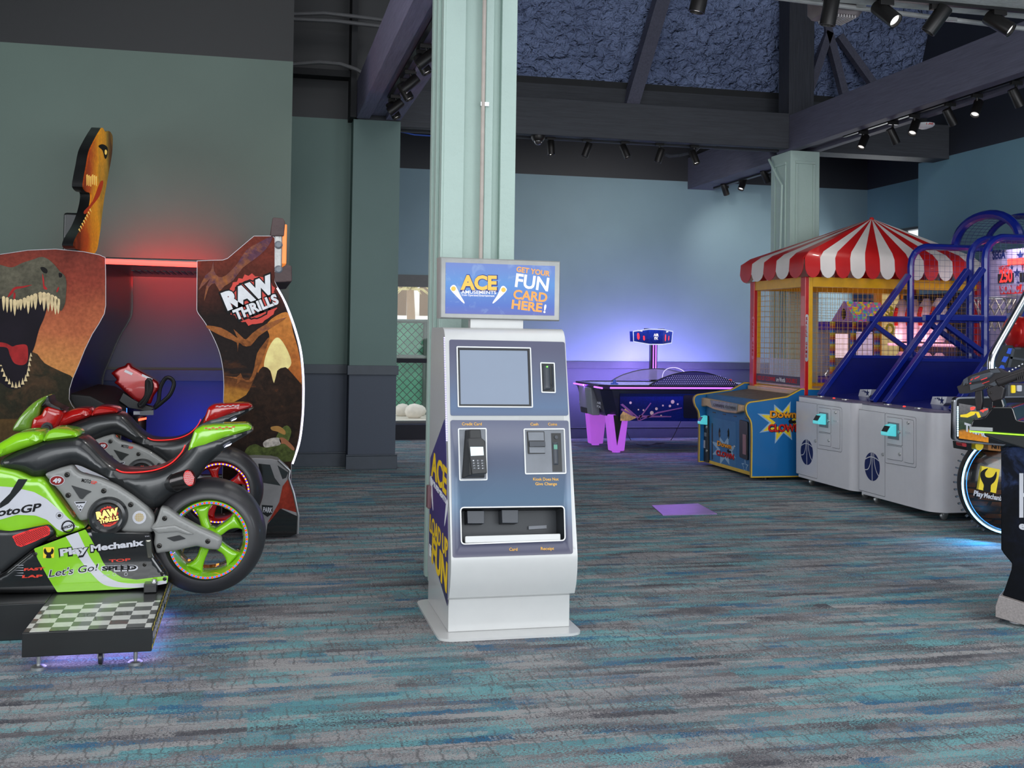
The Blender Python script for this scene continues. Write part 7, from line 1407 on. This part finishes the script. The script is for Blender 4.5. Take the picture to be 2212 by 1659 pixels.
m, nt, b = base('rainbow_column', .4); v = coords(nt); sp = nt.nodes.new('ShaderNodeSeparateXYZ'); nt.links.new(v, sp.inputs[0]); c = ramp(nt, math_(nt, 'FRACT', math_(nt, 'MULTIPLY', sp.outputs[2], 7)), [(0, S(220, 60, 60)), (.2, S(240, 160, 40)), (.4, S(236, 220, 60)), (.6, S(70, 150, 220)), (.8, S(100, 60, 180))], 'CONSTANT'); nt.links.new(c, b.inputs['Base Color'])
for x in (x0 + .03, x1 - .01, xr - .03): MB().cyl((x, 12.64, .0), (x, 12.64, z0), .035, n=12).build('rainbow_column', m, Ho)
MB().box(x0 + .06, x1 - .05, 12.7, 12.72, z0 - .45, z0 - .15).build('lit_header', mat('lit_candy_header', S(240, 210, 220), .4, es=.8, var=.25, vs_=30), Ho); MB().box(x1 + .05, xr - .06, 12.7, 12.72, .95, z0 - .12).build('lit_side_panel', mat('lit_candy_panel', S(226, 200, 230), .4, es=.5, var=.35, vs_=16), Ho)
MB().box(x0, xr, 13.28, 13.3, .95, z0).build('back_panel', mat('pale_back_panel', S(190, 200, 206), .4), Ho)
cx_, cz_ = (x0 + x1) / 2, z0 - .55; co = MB().box(cx_ - .06, cx_ + .06, 12.85, 12.97, cz_, cz_ + .12).build('claw_carriage', M_gplast, Ho)
for s_ in (-1, 0, 1): MB().tube([(cx_, 12.9, cz_), (cx_ + s_ * .09, 12.9, cz_ - .12), (cx_ + s_ * .03, 12.9, cz_ - .25)], .008, 6).build('claw', M_chrome, co)
Or = thing('prize_machine', 'orange framed prize machine behind the basketball games', 'arcade cabinet', (8.0, 13.2, 0))
OP = YP(12.9); xa, xb = OP.t(1893, 700)[0], OP.t(1960, 700)[0]; M_or = mat('orange_frame_paint', S(226, 130, 40), .35, es=.12)
MB().box(xa, xb, 12.95, 13.5, 0, 2.3).build('cabinet', mat('navy_cabinet', S(20, 40, 90), .4), Or, bevel=.01)
for x in (xa, xb - .07): MB().box(x, x + .08, 12.9, 12.97, 0, 2.32).build('frame_post', M_or, Or, bevel=.006)
MB().box(xa, xb, 12.9, 12.97, 2.2, 2.32).build('frame_header', M_or, Or, bevel=.006); MB().box(xa + .1, xb - .1, 12.93, 12.95, .9, 2.1).build('lit_window', mat('warm_lit_window', S(220, 190, 130), .4, es=.5, var=.5, vs_=9), Or)
oq = YP(12.92)
for z, s_ in ((1.72, '$'), (1.5, 'O')): words(oq, s_, (xa + .14, z), (xa + .27, z), .15, 'prize_lettering', M_chev if False else mat('badge_yellow', S(236, 206, 30), .4), Or, bold=.05)
# loose floor cover and small wall sensor
p = [ZP(0).t(*a) for a in ((1408, 1093), (1508, 1089), (1549, 1111), (1432, 1114))]
cv = MB().prism(ZP(0), p, 0.0, .006).build('floor_cover', mat('metal_cover_lilac_reflection', S(164, 130, 190), .35, .3)); tag(cv, 'flat floor cover plate, coloured by a lilac reflection, on the carpet between kiosk and white machines', 'floor plate')  # lilac is a violet reflection put into the plate's colour
q = YP(14.9).t(934, 518); ws = MB().sphere((q[0], 14.88, q[1]), .05, 14, 8, (1, .5, 1)).build('wall_sensor', M_wht); tag(ws, 'small white round sensor high on the back wall beside the mint column', 'sensor')
